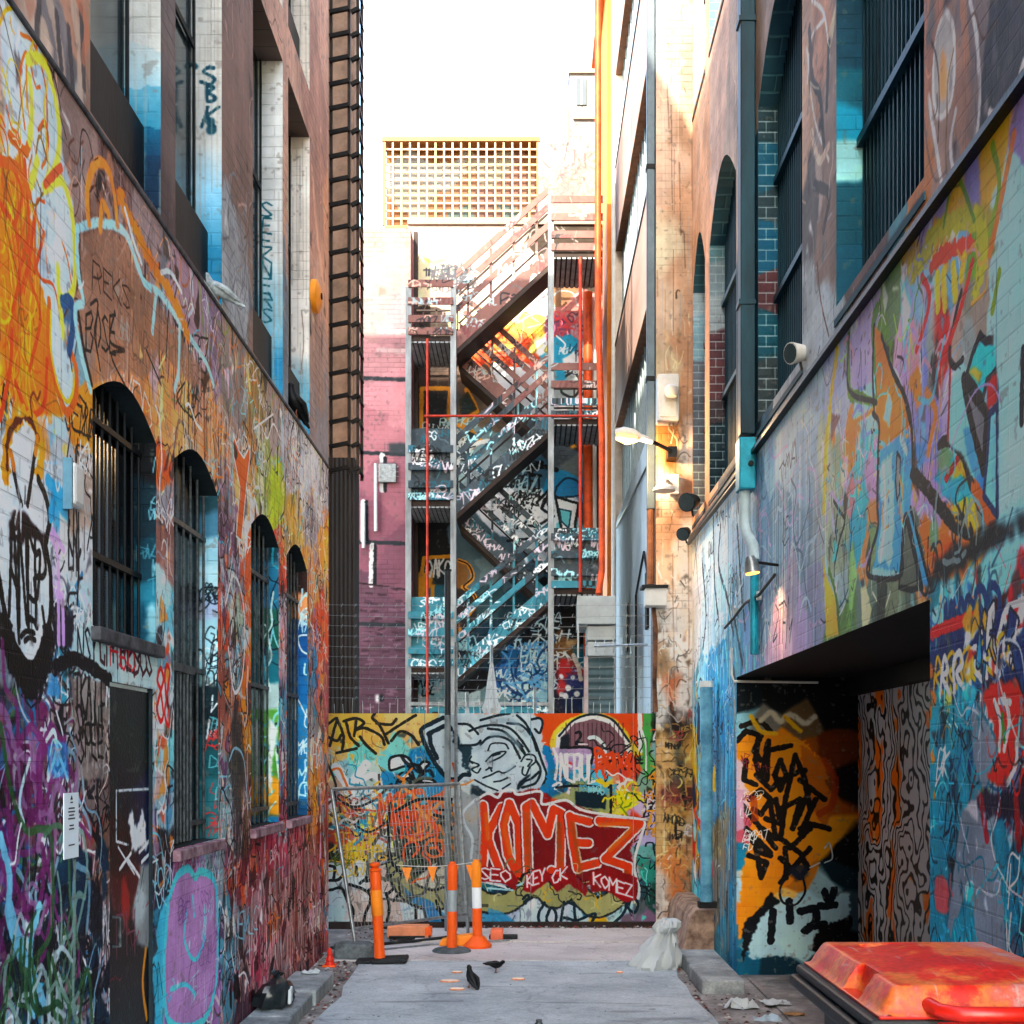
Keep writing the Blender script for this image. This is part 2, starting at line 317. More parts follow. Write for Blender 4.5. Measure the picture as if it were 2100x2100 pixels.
# ------------------------------------------------------------------ mesh building
class MB:
    def __init__(s): s.v = []; s.f = []; s.m = []; s.uv = []; s.hasuv = False
    def face(s, pts, mi=0, uv=None):
        k = len(s.v); s.v += [tuple(p) for p in pts]; s.f.append(tuple(range(k, k + len(pts)))); s.m.append(mi); s.uv.append(uv); s.hasuv |= uv is not None
    def box(s, a, b, mi=0):
        (x0, y0, z0), (x1, y1, z1) = a, b
        if x0 > x1: x0, x1 = x1, x0
        if y0 > y1: y0, y1 = y1, y0
        if z0 > z1: z0, z1 = z1, z0
        c = [(x0,y0,z0),(x1,y0,z0),(x1,y1,z0),(x0,y1,z0),(x0,y0,z1),(x1,y0,z1),(x1,y1,z1),(x0,y1,z1)]
        for f in ((3,2,1,0),(4,5,6,7),(0,1,5,4),(2,3,7,6),(1,2,6,5),(3,0,4,7)): s.face([c[i] for i in f], mi)
        return s
    def bar(s, p, q, w, h=None, mi=0, upv=(0, 0, 1)):
        """rectangular bar from p to q"""
        p, q = Vector(p), Vector(q); h = h or w; d = (q - p).normalized(); u = Vector(upv)
        if abs(d.dot(u)) > 0.98: u = Vector((0, 1, 0))
        a = d.cross(u).normalized() * w / 2; b = a.cross(d).normalized() * h / 2
        c = [p - a - b, p + a - b, p + a + b, p - a + b, q - a - b, q + a - b, q + a + b, q - a + b]
        for f in ((0,1,2,3),(7,6,5,4),(0,4,5,1),(1,5,6,2),(2,6,7,3),(3,7,4,0)): s.face([c[i] for i in f], mi)
        return s
    def tube(s, pts, r, n=10, mi=0, caps=True):
        pts = [Vector(p) for p in pts]; rs = r if isinstance(r, (list, tuple)) else [r] * len(pts); rings = []
        up = Vector((0, 0, 1)); prev = None
        for i, p in enumerate(pts):
            d = (pts[min(i + 1, len(pts) - 1)] - pts[max(i - 1, 0)]).normalized()
            a = prev if prev is not None else (d.cross(up) if abs(d.dot(up)) < 0.95 else d.cross(Vector((1, 0, 0))))
            a = (a - d * a.dot(d)).normalized(); prev = a; b = d.cross(a)
            rings.append([p + (a * math.cos(t) + b * math.sin(t)) * rs[i] for t in [2 * math.pi * k / n for k in range(n)]])
        base = len(s.v)
        for rg in rings: s.v += [tuple(v) for v in rg]
        for i in range(len(rings) - 1):
            for k in range(n):
                k2 = (k + 1) % n; s.f.append((base + i*n + k, base + i*n + k2, base + (i+1)*n + k2, base + (i+1)*n + k)); s.m.append(mi); s.uv.append(None)
        if caps:
            s.f.append(tuple(base + k for k in range(n))[::-1]); s.m.append(mi); s.uv.append(None)
            s.f.append(tuple(base + (len(rings)-1)*n + k for k in range(n))); s.m.append(mi); s.uv.append(None)
        return s
    def lathe(s, prof, c=(0, 0, 0), n=24, mi=0):
        """prof list of (radius, z)"""
        base = len(s.v)
        for r, z in prof:
            for k in range(n): t = 2 * math.pi * k / n; s.v.append((c[0] + r * math.cos(t), c[1] + r * math.sin(t), c[2] + z))
        for i in range(len(prof) - 1):
            for k in range(n):
                k2 = (k + 1) % n; s.f.append((base+i*n+k, base+i*n+k2, base+(i+1)*n+k2, base+(i+1)*n+k)); s.m.append(mi); s.uv.append(None)
        s.f.append(tuple(base + k for k in range(n))[::-1]); s.m.append(mi); s.uv.append(None)
        s.f.append(tuple(base + (len(prof)-1)*n + k for k in range(n))); s.m.append(mi); s.uv.append(None)
        return s
    def prism(s, poly, axis, a, b, mi=0):
        """poly in the two other axes, extruded along axis ('x','y','z') from a to b"""
        def mk(p, t):
            return {'x': (t, p[0], p[1]), 'y': (p[0], t, p[1]), 'z': (p[0], p[1], t)}[axis]
        n = len(poly); s.face([mk(p, a) for p in poly], mi); s.face([mk(p, b) for p in poly][::-1], mi)
        for i in range(n): s.face([mk(poly[i], a), mk(poly[i], b), mk(poly[(i+1) % n], b), mk(poly[(i+1) % n], a)], mi)
        return s
    def build(s, name, mats, parent=None, bevel=0.0, smooth=False, merge=True, sub=0):
        me = bpy.data.meshes.new(name); me.from_pydata(s.v, [], s.f); me.polygons.foreach_set("material_index", s.m)
        for m_ in (mats if isinstance(mats, (list, tuple)) else [mats]): me.materials.append(m_)
        if s.hasuv:
            ul = me.uv_layers.new(name="UVMap"); k = 0
            for f, uv in zip(s.f, s.uv):
                for i in range(len(f)): ul.data[k].uv = uv[i] if uv else (0, 0); k += 1
        o = bpy.data.objects.new(name, me); COL.objects.link(o)
        if merge and not s.hasuv:
            bm = bmesh.new(); bm.from_mesh(me); bmesh.ops.remove_doubles(bm, verts=bm.verts, dist=1e-5); bmesh.ops.recalc_face_normals(bm, faces=bm.faces); bm.to_mesh(me); bm.free()
        if bevel: md = o.modifiers.new("bevel", 'BEVEL'); md.width = bevel; md.segments = 2; md.limit_method = 'ANGLE'; md.angle_limit = R(40)
        if sub: md = o.modifiers.new("sub", 'SUBSURF'); md.levels = sub; md.render_levels = sub
        if smooth:
            me.polygons.foreach_set("use_smooth", [True] * len(me.polygons))
            if not sub and not bevel:
                try: me.set_sharp_from_angle(angle=R(40))
                except Exception: pass
        if parent: o.parent = parent
        return o
def tag(o, label=None, cat=None, group=None, kind=None):
    if label: o['label'] = label
    if cat: o['category'] = cat
    if group: o['group'] = group
    if kind: o['kind'] = kind
    return o
def thing(name, label, cat, group=None, loc=(0, 0, 0), kind=None):
    o = bpy.data.objects.new(name, None); COL.objects.link(o); o.location = loc; o.empty_display_size = 0.2
    return tag(o, label, cat, group, kind)
def copy_tree(o, parent=None):
    c = o.copy(); COL.objects.link(c); c.parent = parent
    for ch in list(o.children): copy_tree(ch, c)
    return c
def holed(mb, cv, outer, holes, to3, reveal=0.15, rd=1, mi=0, rmi=1):
    """front face (u,v polygon with holes) plus reveals going back by reveal; to3(u,v,d)"""
    loops = [[Vector((p[0], p[1], 0)) for p in L] for L in [outer] + holes]
    flat = [p for L in loops for p in L]
    for t in tessellate_polygon(loops):
        pts = [flat[i] for i in t]
        mb.face([to3(p.x, p.y, 0) for p in pts], mi, [((p.x - cv.u0) / (cv.u1 - cv.u0), (p.y - cv.v0) / (cv.v1 - cv.v0)) for p in pts])
    for h in holes:
        n = len(h)
        for i in range(n):
            a, b = h[i], h[(i + 1) % n]
            mb.face([to3(*a, 0), to3(*b, 0), to3(*b, reveal), to3(*a, reveal)], rmi)
def arch(u0, u1, v0, vs, vc, n=10):
    """opening outline: straight sides, segmental arch from spring vs to crown vc"""
    pts = [(u0, v0), (u1, v0), (u1, vs)]
    for i in range(1, n): t = i / n; pts.append((u1 + (u0 - u1) * t, vs + (vc - vs) * math.sin(math.pi * t)))
    pts.append((u0, vs)); return pts
def quad_uv(mb, cv, p, mi=0):
    """p: four 3D points on the canvas plane"""
    def uv(a):
        u = a[1] if cv.kind == 'S' else a[0]; return ((u - cv.u0) / (cv.u1 - cv.u0), (a[2] - cv.v0) / (cv.v1 - cv.v0))
    mb.face(p, mi, [uv(a) for a in p])

# ================================================================== LEFT BRICK BUILDING (plane x = -2)
XL, YL0, YL1, ZLEDGE, ZTL = -2.0, 4.3, 12.25, 4.83, 16.0
DARKS = ['#17181c', '#241f26', '#1c2a33', '#332428']; LIGHTS = ['#d8dde0', '#c3ccd2', '#e8e2dc', '#9fc3cf']
def paint_left():
    c = Canvas('S', XL, YL0, YL1, 0.0, ZLEDGE, 210, '#7d7673', 11)
    c.patches([
     (-60,200,'#b9a08f'),(-60,700,'#e87616'),(-50,1100,'#b8c2c6'),(-40,1500,'#5d3350'),(-40,1900,'#2f5e78'),
     (20,300,'#b8c0c8'),(10,430,'#e87212'),(12,560,'#ec780c'),(30,640,'#e98a10'),(55,700,'#ec7e0e'),(60,800,'#ea7a18'),(15,800,'#8d8a93'),(95,320,'#b9c2cb'),(110,430,'#b3c0ca'),(80,480,'#aebfc9'),
     (130,520,'#b2c0c9'),(115,700,'#aec1ca'),(120,800,'#adc0c9'),(45,930,'#cfcdd0'),(20,1000,'#c3c8cb'),(60,1200,'#c2cdd1'),(12,1200,'#c2cdd1'),(75,1330,'#c2cdd1'),(10,1330,'#3b3a42'),(20,1400,'#4a4f60'),
     (150,300,'#8c7a76'),(170,380,'#94807b'),(185,420,'#7a5f56'),(230,400,'#6f5d5c'),(145,630,'#4c6a86'),(150,700,'#9fb3bd'),(205,560,'#8e7063'),(240,600,'#86685b'),(180,680,'#9a7c6d'),(230,720,'#b48568'),(170,850,'#e08a3c'),
     (165,760,'#7e98a0'),(290,640,'#8b7468'),(300,720,'#b78560'),(280,520,'#8f8080'),(310,560,'#99898a'),(330,600,'#6f7076'),(360,650,'#93808a'),(350,720,'#b08268'),(330,800,'#d99a68'),(380,780,'#dca070'),(400,720,'#98838c'),
     (350,860,'#e0a06c'),(420,800,'#bd9480'),(440,740,'#8c7d92'),(470,800,'#8c8480'),(420,880,'#cf9a76'),(460,880,'#ab9183'),(500,850,'#8a8484'),(530,870,'#8a7a55'),(520,920,'#b98f5a'),(560,900,'#9a8f8c'),
     (480,960,'#a59a98'),(540,960,'#8f9a6a'),(565,1010,'#a6b437'),(590,960,'#a9acb2'),(620,940,'#b7bcc4'),(650,1000,'#a5a3a8'),(600,1060,'#b19a5a'),(590,1120,'#b3935a'),(640,1080,'#8d8790'),(660,1150,'#cf9446'),
     (120,900,'#b0b4b8'),(115,1020,'#5b9fc4'),(130,1100,'#b7adc6'),(115,1180,'#b79bc0'),(165,1000,'#a8998f'),(160,1120,'#b3b6b8'),(170,1220,'#a7b8bc'),(130,1290,'#3d3a44'),(175,1330,'#9dc3c4'),(120,1370,'#4d93a8'),
     (335,930,'#e0622a'),(338,1010,'#8b8a92'),(335,1100,'#7b5c58'),(345,1180,'#8c6f6a'),(332,1240,'#a6c4cc'),(345,1290,'#79b3c0'),(335,1360,'#7f9098'),(330,1440,'#c9cfd0'),(340,1560,'#7fb5bb'),(335,1640,'#8ea7b0'),(330,1740,'#3a3034'),(335,1850,'#2f3a48'),
     (470,1020,'#8a7f8c'),(495,1080,'#d4d2d6'),(465,1110,'#6f5468'),(480,1180,'#8e7f8c'),(505,1180,'#d8643a'),(460,1290,'#c25a38'),(485,1250,'#9fb0a0'),(490,1340,'#a8b4b8'),(465,1400,'#8e5e54'),(500,1400,'#e0702e'),(480,1480,'#b0735a'),
     (508,1480,'#e08a2e'),(485,1600,'#4b4a4a'),(500,1660,'#6a5648'),(460,1650,'#7d8f92'),(480,1740,'#54424a'),(585,1150,'#c75a44'),(580,1300,'#b7a0a8'),(582,1450,'#5c8aa0'),(580,1600,'#6c5a6e'),
     (640,1200,'#c68a56'),(655,1300,'#e0603a'),(640,1350,'#5b8fb0'),(650,1420,'#c07a68'),(640,1480,'#8c8686'),(655,1550,'#b77f66'),(645,1650,'#c98428'),(660,1720,'#8a4a38'),(665,1450,'#9a5a5c'),
     (60,1480,'#6a3a5a'),(30,1600,'#5c3050'),(80,1560,'#5a7ba0'),(110,1500,'#9a8a8c'),(50,1700,'#6a4258'),(100,1680,'#5c4a58'),(120,1620,'#9aa6b4'),(90,1750,'#6f6a72'),(20,1780,'#2f6a94'),(15,1850,'#1e5f92'),
     (60,1870,'#3c4a3a'),(40,1960,'#6f8a96'),(80,1980,'#3d5a40'),(60,2070,'#4aa0b4'),(110,1930,'#4f6044'),(130,2050,'#5a6a60'),(20,2080,'#8e9496'),(150,1450,'#8a7e78'),(185,1480,'#8d8078'),(180,1600,'#6f6462'),(170,1700,'#7b4a48'),
     (190,1780,'#6c5850'),(180,1880,'#8a7274'),(190,1990,'#9c8c90'),(170,2080,'#6c6e78'),
     (370,1830,'#96657e'),(400,1900,'#a080a4'),(380,2000,'#a27ca4'),(410,2080,'#9a78a0'),(345,1900,'#58a8bc'),(455,1800,'#8a949a'),(460,1900,'#5b8c98'),(480,1990,'#5a7f8c'),(480,1770,'#7a3a4a'),(520,1760,'#8c4a52'),
     (560,1740,'#9b4a5c'),(520,1850,'#8e7478'),(560,1880,'#7c4a44'),(600,1830,'#8a5a50'),(600,1760,'#a05a68'),(640,1800,'#85605c'),(560,1980,'#8f6a6a'),(620,1920,'#7f5f60'),(655,1880,'#94696a'),(500,2050,'#5a4a52'),(540,1930,'#a34a60'),
    ], warp=0.16)
    # crowded background scrawl of every region
    LB, LM = (4.3, 5.55, 0, 2.4), (7.9, 12.25, 0, 1.35)
    c.swirls(170, ['#5a2f50','#6a3a5e','#3f6f8e','#25292e','#c9ccd0','#4e6b4c','#2f6a86','#8a7a7a'], (0.06,0.22), (0.008,0.03), LB)
    c.swirls(90, ['#20242a','#3a3034','#a8a0a0','#7d5a66','#b0b4b8','#5f4048'], (0.1,0.35), (0.008,0.03), (4.9,5.8,0,2.3))
    c.tags(30, ['#1d1d22','#cfd3d6','#3b2a30','#b8a8a8'], (0.12,0.3), (0.008,0.018), (4.6,5.7,0.1,2.3))
    c.swirls(120, ['#b8a0a0','#a88880','#5a3030','#c0b0b0','#7a3a40','#c04a60','#2e2a2e','#90a4ae'], (0.15,0.5), (0.012,0.035), LM, vert=2.2)
    for i in range(26):      # long pale zigzag blade shapes low on the wall
        u = 8.3 + i * 0.15 + c.r.uniform(-.05, .05); t = c.r.uniform(0.75, 1.2); c.stroke([(u, t), (u + .08, 0.15 + c.r.uniform(0, .2)), (u + .16, t - c.r.uniform(0, .3))], c.r.uniform(.02, .045), ['#b09a98','#a58c88','#8d7674','#c0acab'][i % 4], raw=True, smooth=False, a=.85)
        c.stroke([(u + .04, t), (u + .12, 0.1)], .014, '#3a2226', raw=True, smooth=False, a=.8)
    c.shards(40, ['#c05a40','#5f8fa8','#9fb8c0','#3a2e34','#d08a4a','#8a7080','#d9d4d0'], (0.04,0.16), (6.6,6.92,1.2,3.6))
    c.shards(60, ['#c8643c','#8a8f98','#46363e','#d9c9be','#6f9aa8','#e08a3a','#70506a','#a8b0b4'], (0.05,0.2), (7.9,8.84,0.6,3.4), out='#2a2226', ow=.012)
    c.shards(50, ['#c8643c','#8a8f98','#3f5f78','#d9c9be','#4f8fa8','#e0983a','#70506a'], (0.05,0.2), (11.1,12.25,0.2,3.4), out='#2a2226', ow=.012)
    c.shards(22, ['#c8643c','#3f7f98','#3a3036','#d9c9be'], (0.05,0.15), (9.83,10.13,1.2,3.4))
    c.swirls(120, ['#8a7a80','#c9b8ac','#5f5a62','#d0a080','#a0a8b0','#9a6a50','#b8c4ca','#7a8a5a'], (0.12,0.45), (0.008,0.03), (7.2,12.25,3.4,4.83), vert=1.6)
    c.tags(26, ['#d8d6da','#4a4048','#c8c2c8'], (0.12,0.3), (0.006,0.014), (8.4,12.1,3.2,4.7))
    c.swirls(46, ['#2a1c18','#4a342c','#b39a8c','#6a4a3e'], (0.06,0.2), (0.006,0.014), (5.3,6.9,3.9,4.7))
    for i in range(46):      # brown downward blades over the arches
        u = 6.1 + i * 0.055 + c.r.uniform(-.03, .03); t = 4.6 - (i * 0.012) + c.r.uniform(-.15, .1)
        c.stroke([(u, t), (u + c.r.uniform(-.03, .03), t - c.r.uniform(.25, .7))], c.r.uniform(.008, .028), ['#5c3a2c','#3c2820','#c98f66','#e0a878','#9a6a4c','#8fb0b4'][c.r.randint(6)], raw=True, a=.85)
    c.detail(2600, (4.5, 12.25, 0, 4.83)); c.detail(500, (6.6, 12.25, 1.2, 3.4), (0.02, 0.08))
    c.tags(150, ['#121216','#1c2026','#e6eaec','#d8dee2','#1a1418','#8fc4d4','#e07a3a'], (.08, .26), (.006, .016), (5.6, 12.2, .1, 4.6)); c.swirls(90, ['#141418','#e8ecee','#20242c','#dfe4e8','#5fb4c8'], (.06, .22), (.008, .022), (6.6, 12.2, .1, 4.6), vert=1.6)
    c.tags(30, ['#141418','#e0e4e8'], (.08, .2), (.006, .014), (4.5, 5.6, 2.3, 3.4)); c.poly([(-20,900),(30,850),(104,850),(112,1000),(106,1400),(-30,1420)], '#9aa0a6', a=.55, rough=.05)
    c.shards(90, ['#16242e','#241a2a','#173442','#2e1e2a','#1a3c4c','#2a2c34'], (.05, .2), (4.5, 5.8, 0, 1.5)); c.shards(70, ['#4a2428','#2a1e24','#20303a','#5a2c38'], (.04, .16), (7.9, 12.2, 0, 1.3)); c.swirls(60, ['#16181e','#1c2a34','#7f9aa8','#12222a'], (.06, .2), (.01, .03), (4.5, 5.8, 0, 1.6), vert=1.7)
    # orange and yellow letter at the near end
    c.poly([(0,350),(60,300),(70,480),(100,600),(104,760),(150,850),(60,860),(10,800),(0,700),(-40,500)], '#ec7c10', rough=.03)
    c.poly([(48,130),(85,130),(118,230),(118,330),(90,400),(140,400),(150,520),(148,600),(122,640),(130,700),(150,770),(140,840),(112,800),(98,640),(78,560),(60,420),(45,300)], '#b6c3cc', smooth=True, rough=.02)
    c.swirls(90, ['#e8641e','#d4521c','#f2a01e','#b8641a','#7a5a1e','#f2b03c','#e88a1c'], (0.04,0.16), (0.006,0.018), (4.5,5.12,3.3,4.5), vert=1.8)
    c.lines([[(20,330),(45,400),(30,470),(60,520),(42,600)],[(0,420),(30,470),(40,560),(25,640)],[(50,330),(58,480),(38,560)],[(70,450),(60,560),(82,650),(60,760)],[(90,480),(70,560)]], .026, '#df5a1f')
    c.lines([[(0,330),(40,350),(60,400)],[(20,280),(50,310),(58,300)],[(100,620),(100,720),(118,800),(136,846),(154,820),(156,760),(140,710)]], .045, '#ef6a1a')
    c.lines([[(104,640),(104,720),(120,795),(138,825),(150,800),(150,760)]], .02, '#f7a81a')
    c.lines([[(32,790),(60,850),(90,830),(96,740)],[(0,860),(20,760),(24,680)]], .03, '#d9551c')
    c.lines([[(56,125),(75,118),(95,140),(112,200),(121,270),(116,335),(90,385)],[(92,390),(125,372),(145,430),(153,520),(151,590),(135,615),(121,600),(118,545)],[(60,160),(65,230),(60,290)],[(76,330),(64,380)],[(121,615),(130,690)]], .045, '#ecd860', soft=.8)
    c.lines([[(92,380),(118,350),(125,345)]], .04, '#e4684a'); c.poly([(95,445),(120,478),(104,510),(94,500)], '#3a4a58')
    c.lines([[(118,545),(122,600),(136,612),(150,590)]], .022, '#cfe04a'); c.blob(112,490,.1,.12,'#dfeaf0',.8)
    c.lines([[(128,620),(145,620),(150,660),(142,720)]], .06, '#33597a')
    # brown block letters edged in light blue
    c.poly([(163,482),(205,472),(258,492),(278,560),(322,622),(372,690),(420,770),(400,800),(330,720),(300,780),(250,760),(200,790),(185,790),(168,690),(160,640),(172,620)], '#8d7062', rough=.02, a=.75)
    c.lines([[(162,480),(163,560),(172,615)],[(160,640),(172,720),(188,790)]], .03, '#35231f')
    c.lines([[(158,476),(160,560),(170,618),(154,636),(162,710),(185,800)],[(158,470),(205,458),(255,478),(285,555),(300,585),(330,605),(372,668),(420,740),(438,790)],[(320,600),(312,680)],[(368,670),(366,760),(358,800)]], .045, '#9fc6d2', soft=.6)
    c.lines([[(185,625),(200,620),(196,690),(205,760)],[(235,640),(225,700),(255,720),(228,730),(260,800),(290,870)],[(300,720),(330,790)],[(345,640),(340,740)]], .016, '#2c1a16')
    c.text('BOSE', (176,720), (240,722), .17, .014, '#1c1414'); c.text('REKS', (190,590), (270,640), .12, .01, '#3a2a24')
    c.lines([[(182,458),(178,400),(188,350),(204,333),(222,350),(234,400),(240,462)],[(205,470),(210,420),(222,440)]], .05, '#e58a48', soft=.7)
    c.lines([[(246,405),(262,440),(280,470),(300,520),(322,560),(342,590),(352,610),(372,650),(385,690)]], .085, '#e8803a', soft=.6, rough=.8)
    c.lines([[(256,430),(275,500),(290,540)],[(330,560),(350,560),(372,600)]], .03, '#b7c8cc')
    # orange arrow
    c.poly([(478,892),(490,925),(500,940),(512,915),(512,940),(505,1000),(495,1110),(484,1100),(492,1000),(480,940)], '#ea6a26', out='#dfd8d2', ow=.02)
    c.poly([(479,905),(488,930),(484,945),(480,938)], '#3a1a18')
    c.blob(565,1010,.25,.2,'#a8b83a',.8); c.blob(640,960,.5,.35,'#b9bfc8',.7); c.blob(600,1090,.3,.25,'#c2a050',.6)
    c.lines([[(535,870),(548,900),(560,870),(575,900)],[(520,880),(560,850)]], .018, '#e5ded2')
    # grey masked face shapes with a tag at the near end
    c.poly([(0,900),(30,860),(66,870),(78,960),(97,1020),(101,1090),(104,1190),(98,1290),(66,1362),(30,1320),(2,1240),(-20,1100)], '#c6cdd2', smooth=True)
    c.lines([[(12,980),(14,900),(30,862),(52,852),(70,870),(84,920),(80,980)]], .07, '#e88a1e', rough=.7); c.lines([[(14,960),(16,900),(34,866),(60,862),(78,900)]], .025, '#5a3418', rough=.9)
    c.lines([[(22,930),(32,990),(43,1036)],[(74,910),(64,980),(56,1036)]], .03, '#2a2020'); c.lines([[(22,930),(28,960)],[(76,900),(72,930)]], .035, '#dc7a20')
    c.poly([(34,1045),(50,1050),(66,1072),(84,1096),(98,1100),(92,1122),(64,1100),(50,1104),(42,1136),(28,1158),(19,1130),(18,1075),(24,1052)], '#33252a')
    c.poly([(30,1108),(42,1108),(36,1130),(24,1140),(24,1114)], '#b9c0c4'); c.text('2I', (26,1098), (50,1094), .12, .014, '#d8dde0')
    c.lines([[(78,985),(94,1022),(101,1065),(95,1108)],[(92,1118),(103,1180),(103,1260),(90,1312),(66,1366),(36,1335),(12,1268),(-4,1180)]], .04, '#1d1a1e')
    c.lines([[(8,1290),(30,1360),(60,1400),(88,1370),(100,1310)]], .13, '#232126', rough=.5)
    c.text('ANBR', (18,1275), (92,1300), .36, .026, '#15151a', jit=.12, smooth=True, gap=-.1, seed=4)
    c.lines([[(43,1306),(54,1296),(70,1300)],[(50,1316),(60,1309),(72,1314)]], .024, '#18181c')
    c.poly([(112,1248),(150,1252),(152,1330),(108,1322)], '#34323c'); c.lines([[(104,1100),(118,1150),(120,1320)],[(128,1240),(130,1320)],[(108,1090),(130,1130)]], .035, '#b89ac4')
    c.lines([[(98,985),(110,1010),(104,1060)]], .06, '#4b98c2'); c.lines([[(150,1090),(160,1160),(158,1240)],[(148,1140),(140,1100),(142,1070)],[(160,1150),(165,1130)]], .02, '#2c2c34')
    c.text('LRL', (140,1160), (170,1190), .28, .016, '#2b2a30')
    # pale band under the near window, with its tag
    c.poly([(176,1280),(322,1328),(322,1412),(200,1400),(140,1362),(150,1300)], '#b4c9cd', rough=.015, a=.9)
    c.text('CHIREBOS', (203,1358), (312,1392), .17, .02, '#4a2a36', jit=.07, gap=.05); c.text('HBO', (226,1362), (280,1380), .12, .014, '#c0404a')
    c.text('NSY', (160,1352), (200,1366), .16, .016, '#2a2c34'); c.lines([[(112,1372),(150,1352),(190,1372),(225,1398)]], .07, '#24242c')
    # purple scrawl and grey stack of tags beside the doorway
    c.swirls(40, ['#6b3a62','#743f68','#5e3156','#8a6a88'], (0.06,0.2), (0.02,0.045), (4.65,5.15,1.2,2.0), vert=1.4)
    c.lines([[(95,1520),(110,1500),(115,1540),(98,1600)],[(112,1520),(138,1600)],[(60,1560),(40,1640),(50,1700)]], .025, '#b9cfe0'); c.poly([(96,1530),(138,1520),(140,1600),(100,1590)], '#4a8fc0', a=.6)
    c.poly([(145,1390),(215,1400),(218,1600),(160,1600)], '#8b817c', a=.7)
    c.text('TKAIT', (152,1470), (214,1470), .18, .018, '#23201f'); c.text('SKINT', (156,1520), (216,1518), .16, .016, '#23201f'); c.text('SPEE', (160,1560), (214,1556), .15, .016, '#1f1c1b')
    c.lines([[(0,1720),(20,1800),(16,1880),(40,1960)],[(20,1860),(60,2000),(70,2080)],[(80,1860),(60,1960),(90,2060)]], .05, '#7aa8bc'); c.swirls(70, ['#3c5a3c','#2f4a34','#54705a','#7f948c','#a8b4b8'], (0.06,0.2), (0.012,0.035), (4.8,5.5,.3,1.1), vert=2)
    # red eights on the pier
    c.blob(332,1440,.1,.2,'#d0d4d4',.9); c.text('88', (323,1480), (350,1478), .3, .03, '#c83a34', smooth=True)
    # lilac throw-up edged in cyan below the second window
    c.poly([(345,1850),(362,1800),(385,1782),(400,1800),(412,1788),(440,1810),(446,1900),(442,2020),(415,2095),(350,2100),(336,2000)], '#a484a8', smooth=True, out='#62b6cc', ow=.05)
    c.lines([[(382,1870),(378,1930),(400,1970),(420,1920),(418,1860)],[(395,1840),(398,1880)],[(350,2030),(380,2020),(400,2040)]], .03, '#66b4cc'); c.tags(8, ['#9fc4d4','#7a5a86'], (.08,.14), (.006,.01), (6.9,7.7,.4,1.1))
    c.blob(486,1590,.22,.5,'#454545',.85); c.lines([[(470,1560),(482,1535),(500,1560),(508,1660)]], .02, '#8fb0bc'); c.lines([[(462,1240),(480,1180),(500,1250),(498,1380),(480,1420),(468,1330)]], .03, '#c9ccd0')
    c.lines([[(655,1380),(648,1410),(652,1450)],[(645,1250),(652,1330)]], .03, '#3a78a8')
    c.detail(500, (4.5, 12.25, 0, 4.83), (.015, .06), reach=.2); c.drips(160, ['#2a2428','#c8ccd0','#8a8078'], a=.45); c.weather(.16, .06); return c
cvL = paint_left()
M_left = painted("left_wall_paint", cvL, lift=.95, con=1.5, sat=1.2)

def paint_left_up():
    c = Canvas('S', XL, YL0, YL1, ZLEDGE, ZTL, 100, '#7c6a60', 12)
    c.patches([(0,60,'#b08a78'),(40,30,'#d9987c'),(60,100,'#e0c0a8'),(100,60,'#8a7f80'),(150,40,'#c98e70'),(130,150,'#6f6668'),(170,150,'#b08468'),(185,230,'#9b7460'),(150,260,'#b6b0b0'),(120,220,'#8f6c5c'),
      (345,300,'#6c5a58'),(345,100,'#7a6864'),(340,430,'#5d4a4e'),(480,200,'#8a6a5e'),(490,350,'#8c6c60'),(500,500,'#8f7064'),(480,560,'#a8b0b6'),(500,640,'#a9b2b8'),(470,650,'#b0b8bc'),(515,600,'#8a7064'),(595,300,'#d8a68c'),(590,100,'#d6a48a'),
      (650,200,'#c08a74'),(660,30,'#dba488'),(650,450,'#b58270'),(650,600,'#c9a090'),(665,520,'#e09a70'),(640,700,'#9a8a8a'),(655,760,'#8e8a92'),(560,750,'#7a8fa0')], warp=.2, stretch=.6)
    c.lines([[(40,0),(62,80),(70,160),(90,60)],[(100,0),(120,90),(130,200),(140,330)],[(150,10),(165,120),(160,260)]], .09, '#d8b8a0', a=.8)
    c.lines([[(80,0),(75,80),(95,150)],[(115,30),(125,140)],[(140,60),(150,200)],[(165,20),(172,180)]], .05, '#38353c', a=.8)
    c.lines([[(0,40),(20,80),(45,110)],[(160,0),(178,60),(170,120)]], .06, '#e07a50', a=.7); c.blob(480,600,.6,.5,'#b4bcc2',.75); c.blob(655,620,.8,.9,'#d8a68c',.6)
    c.swirls(30, ['#8b98a2','#5f6a74'], (.1,.3), (.01,.02), (8.1,8.85,4.85,5.9)); c.lines([[(640,350),(650,480),(660,560)]], .12, '#eab090', a=.8)
    c.detail(300, (8.0, 12.25, 4.83, 8)); c.weather(.2, .05); return c
cvLU = paint_left_up()
M_leftup = painted("left_upper_paint", cvLU, line=.38, sat=.9, con=1.05, gain=.85)
M_reveal_dark = mat("dark_reveal", '#1d2a30', .8, var=.3, scale=5)
M_glass_dark = mat("dark_glass", '#0c1114', .18, var=.5, scale=3, bump=.02)
M_bar = mat("bar_steel", '#585e60', .55, .3, var=.35, scale=20)
M_bar_dark = mat("dark_iron", '#191d20', .6, .2, var=.3, scale=20)
M_ledge = mat("ledge_stone", '#5a5a5e', .85, var=.35, scale=8, bump=.4)

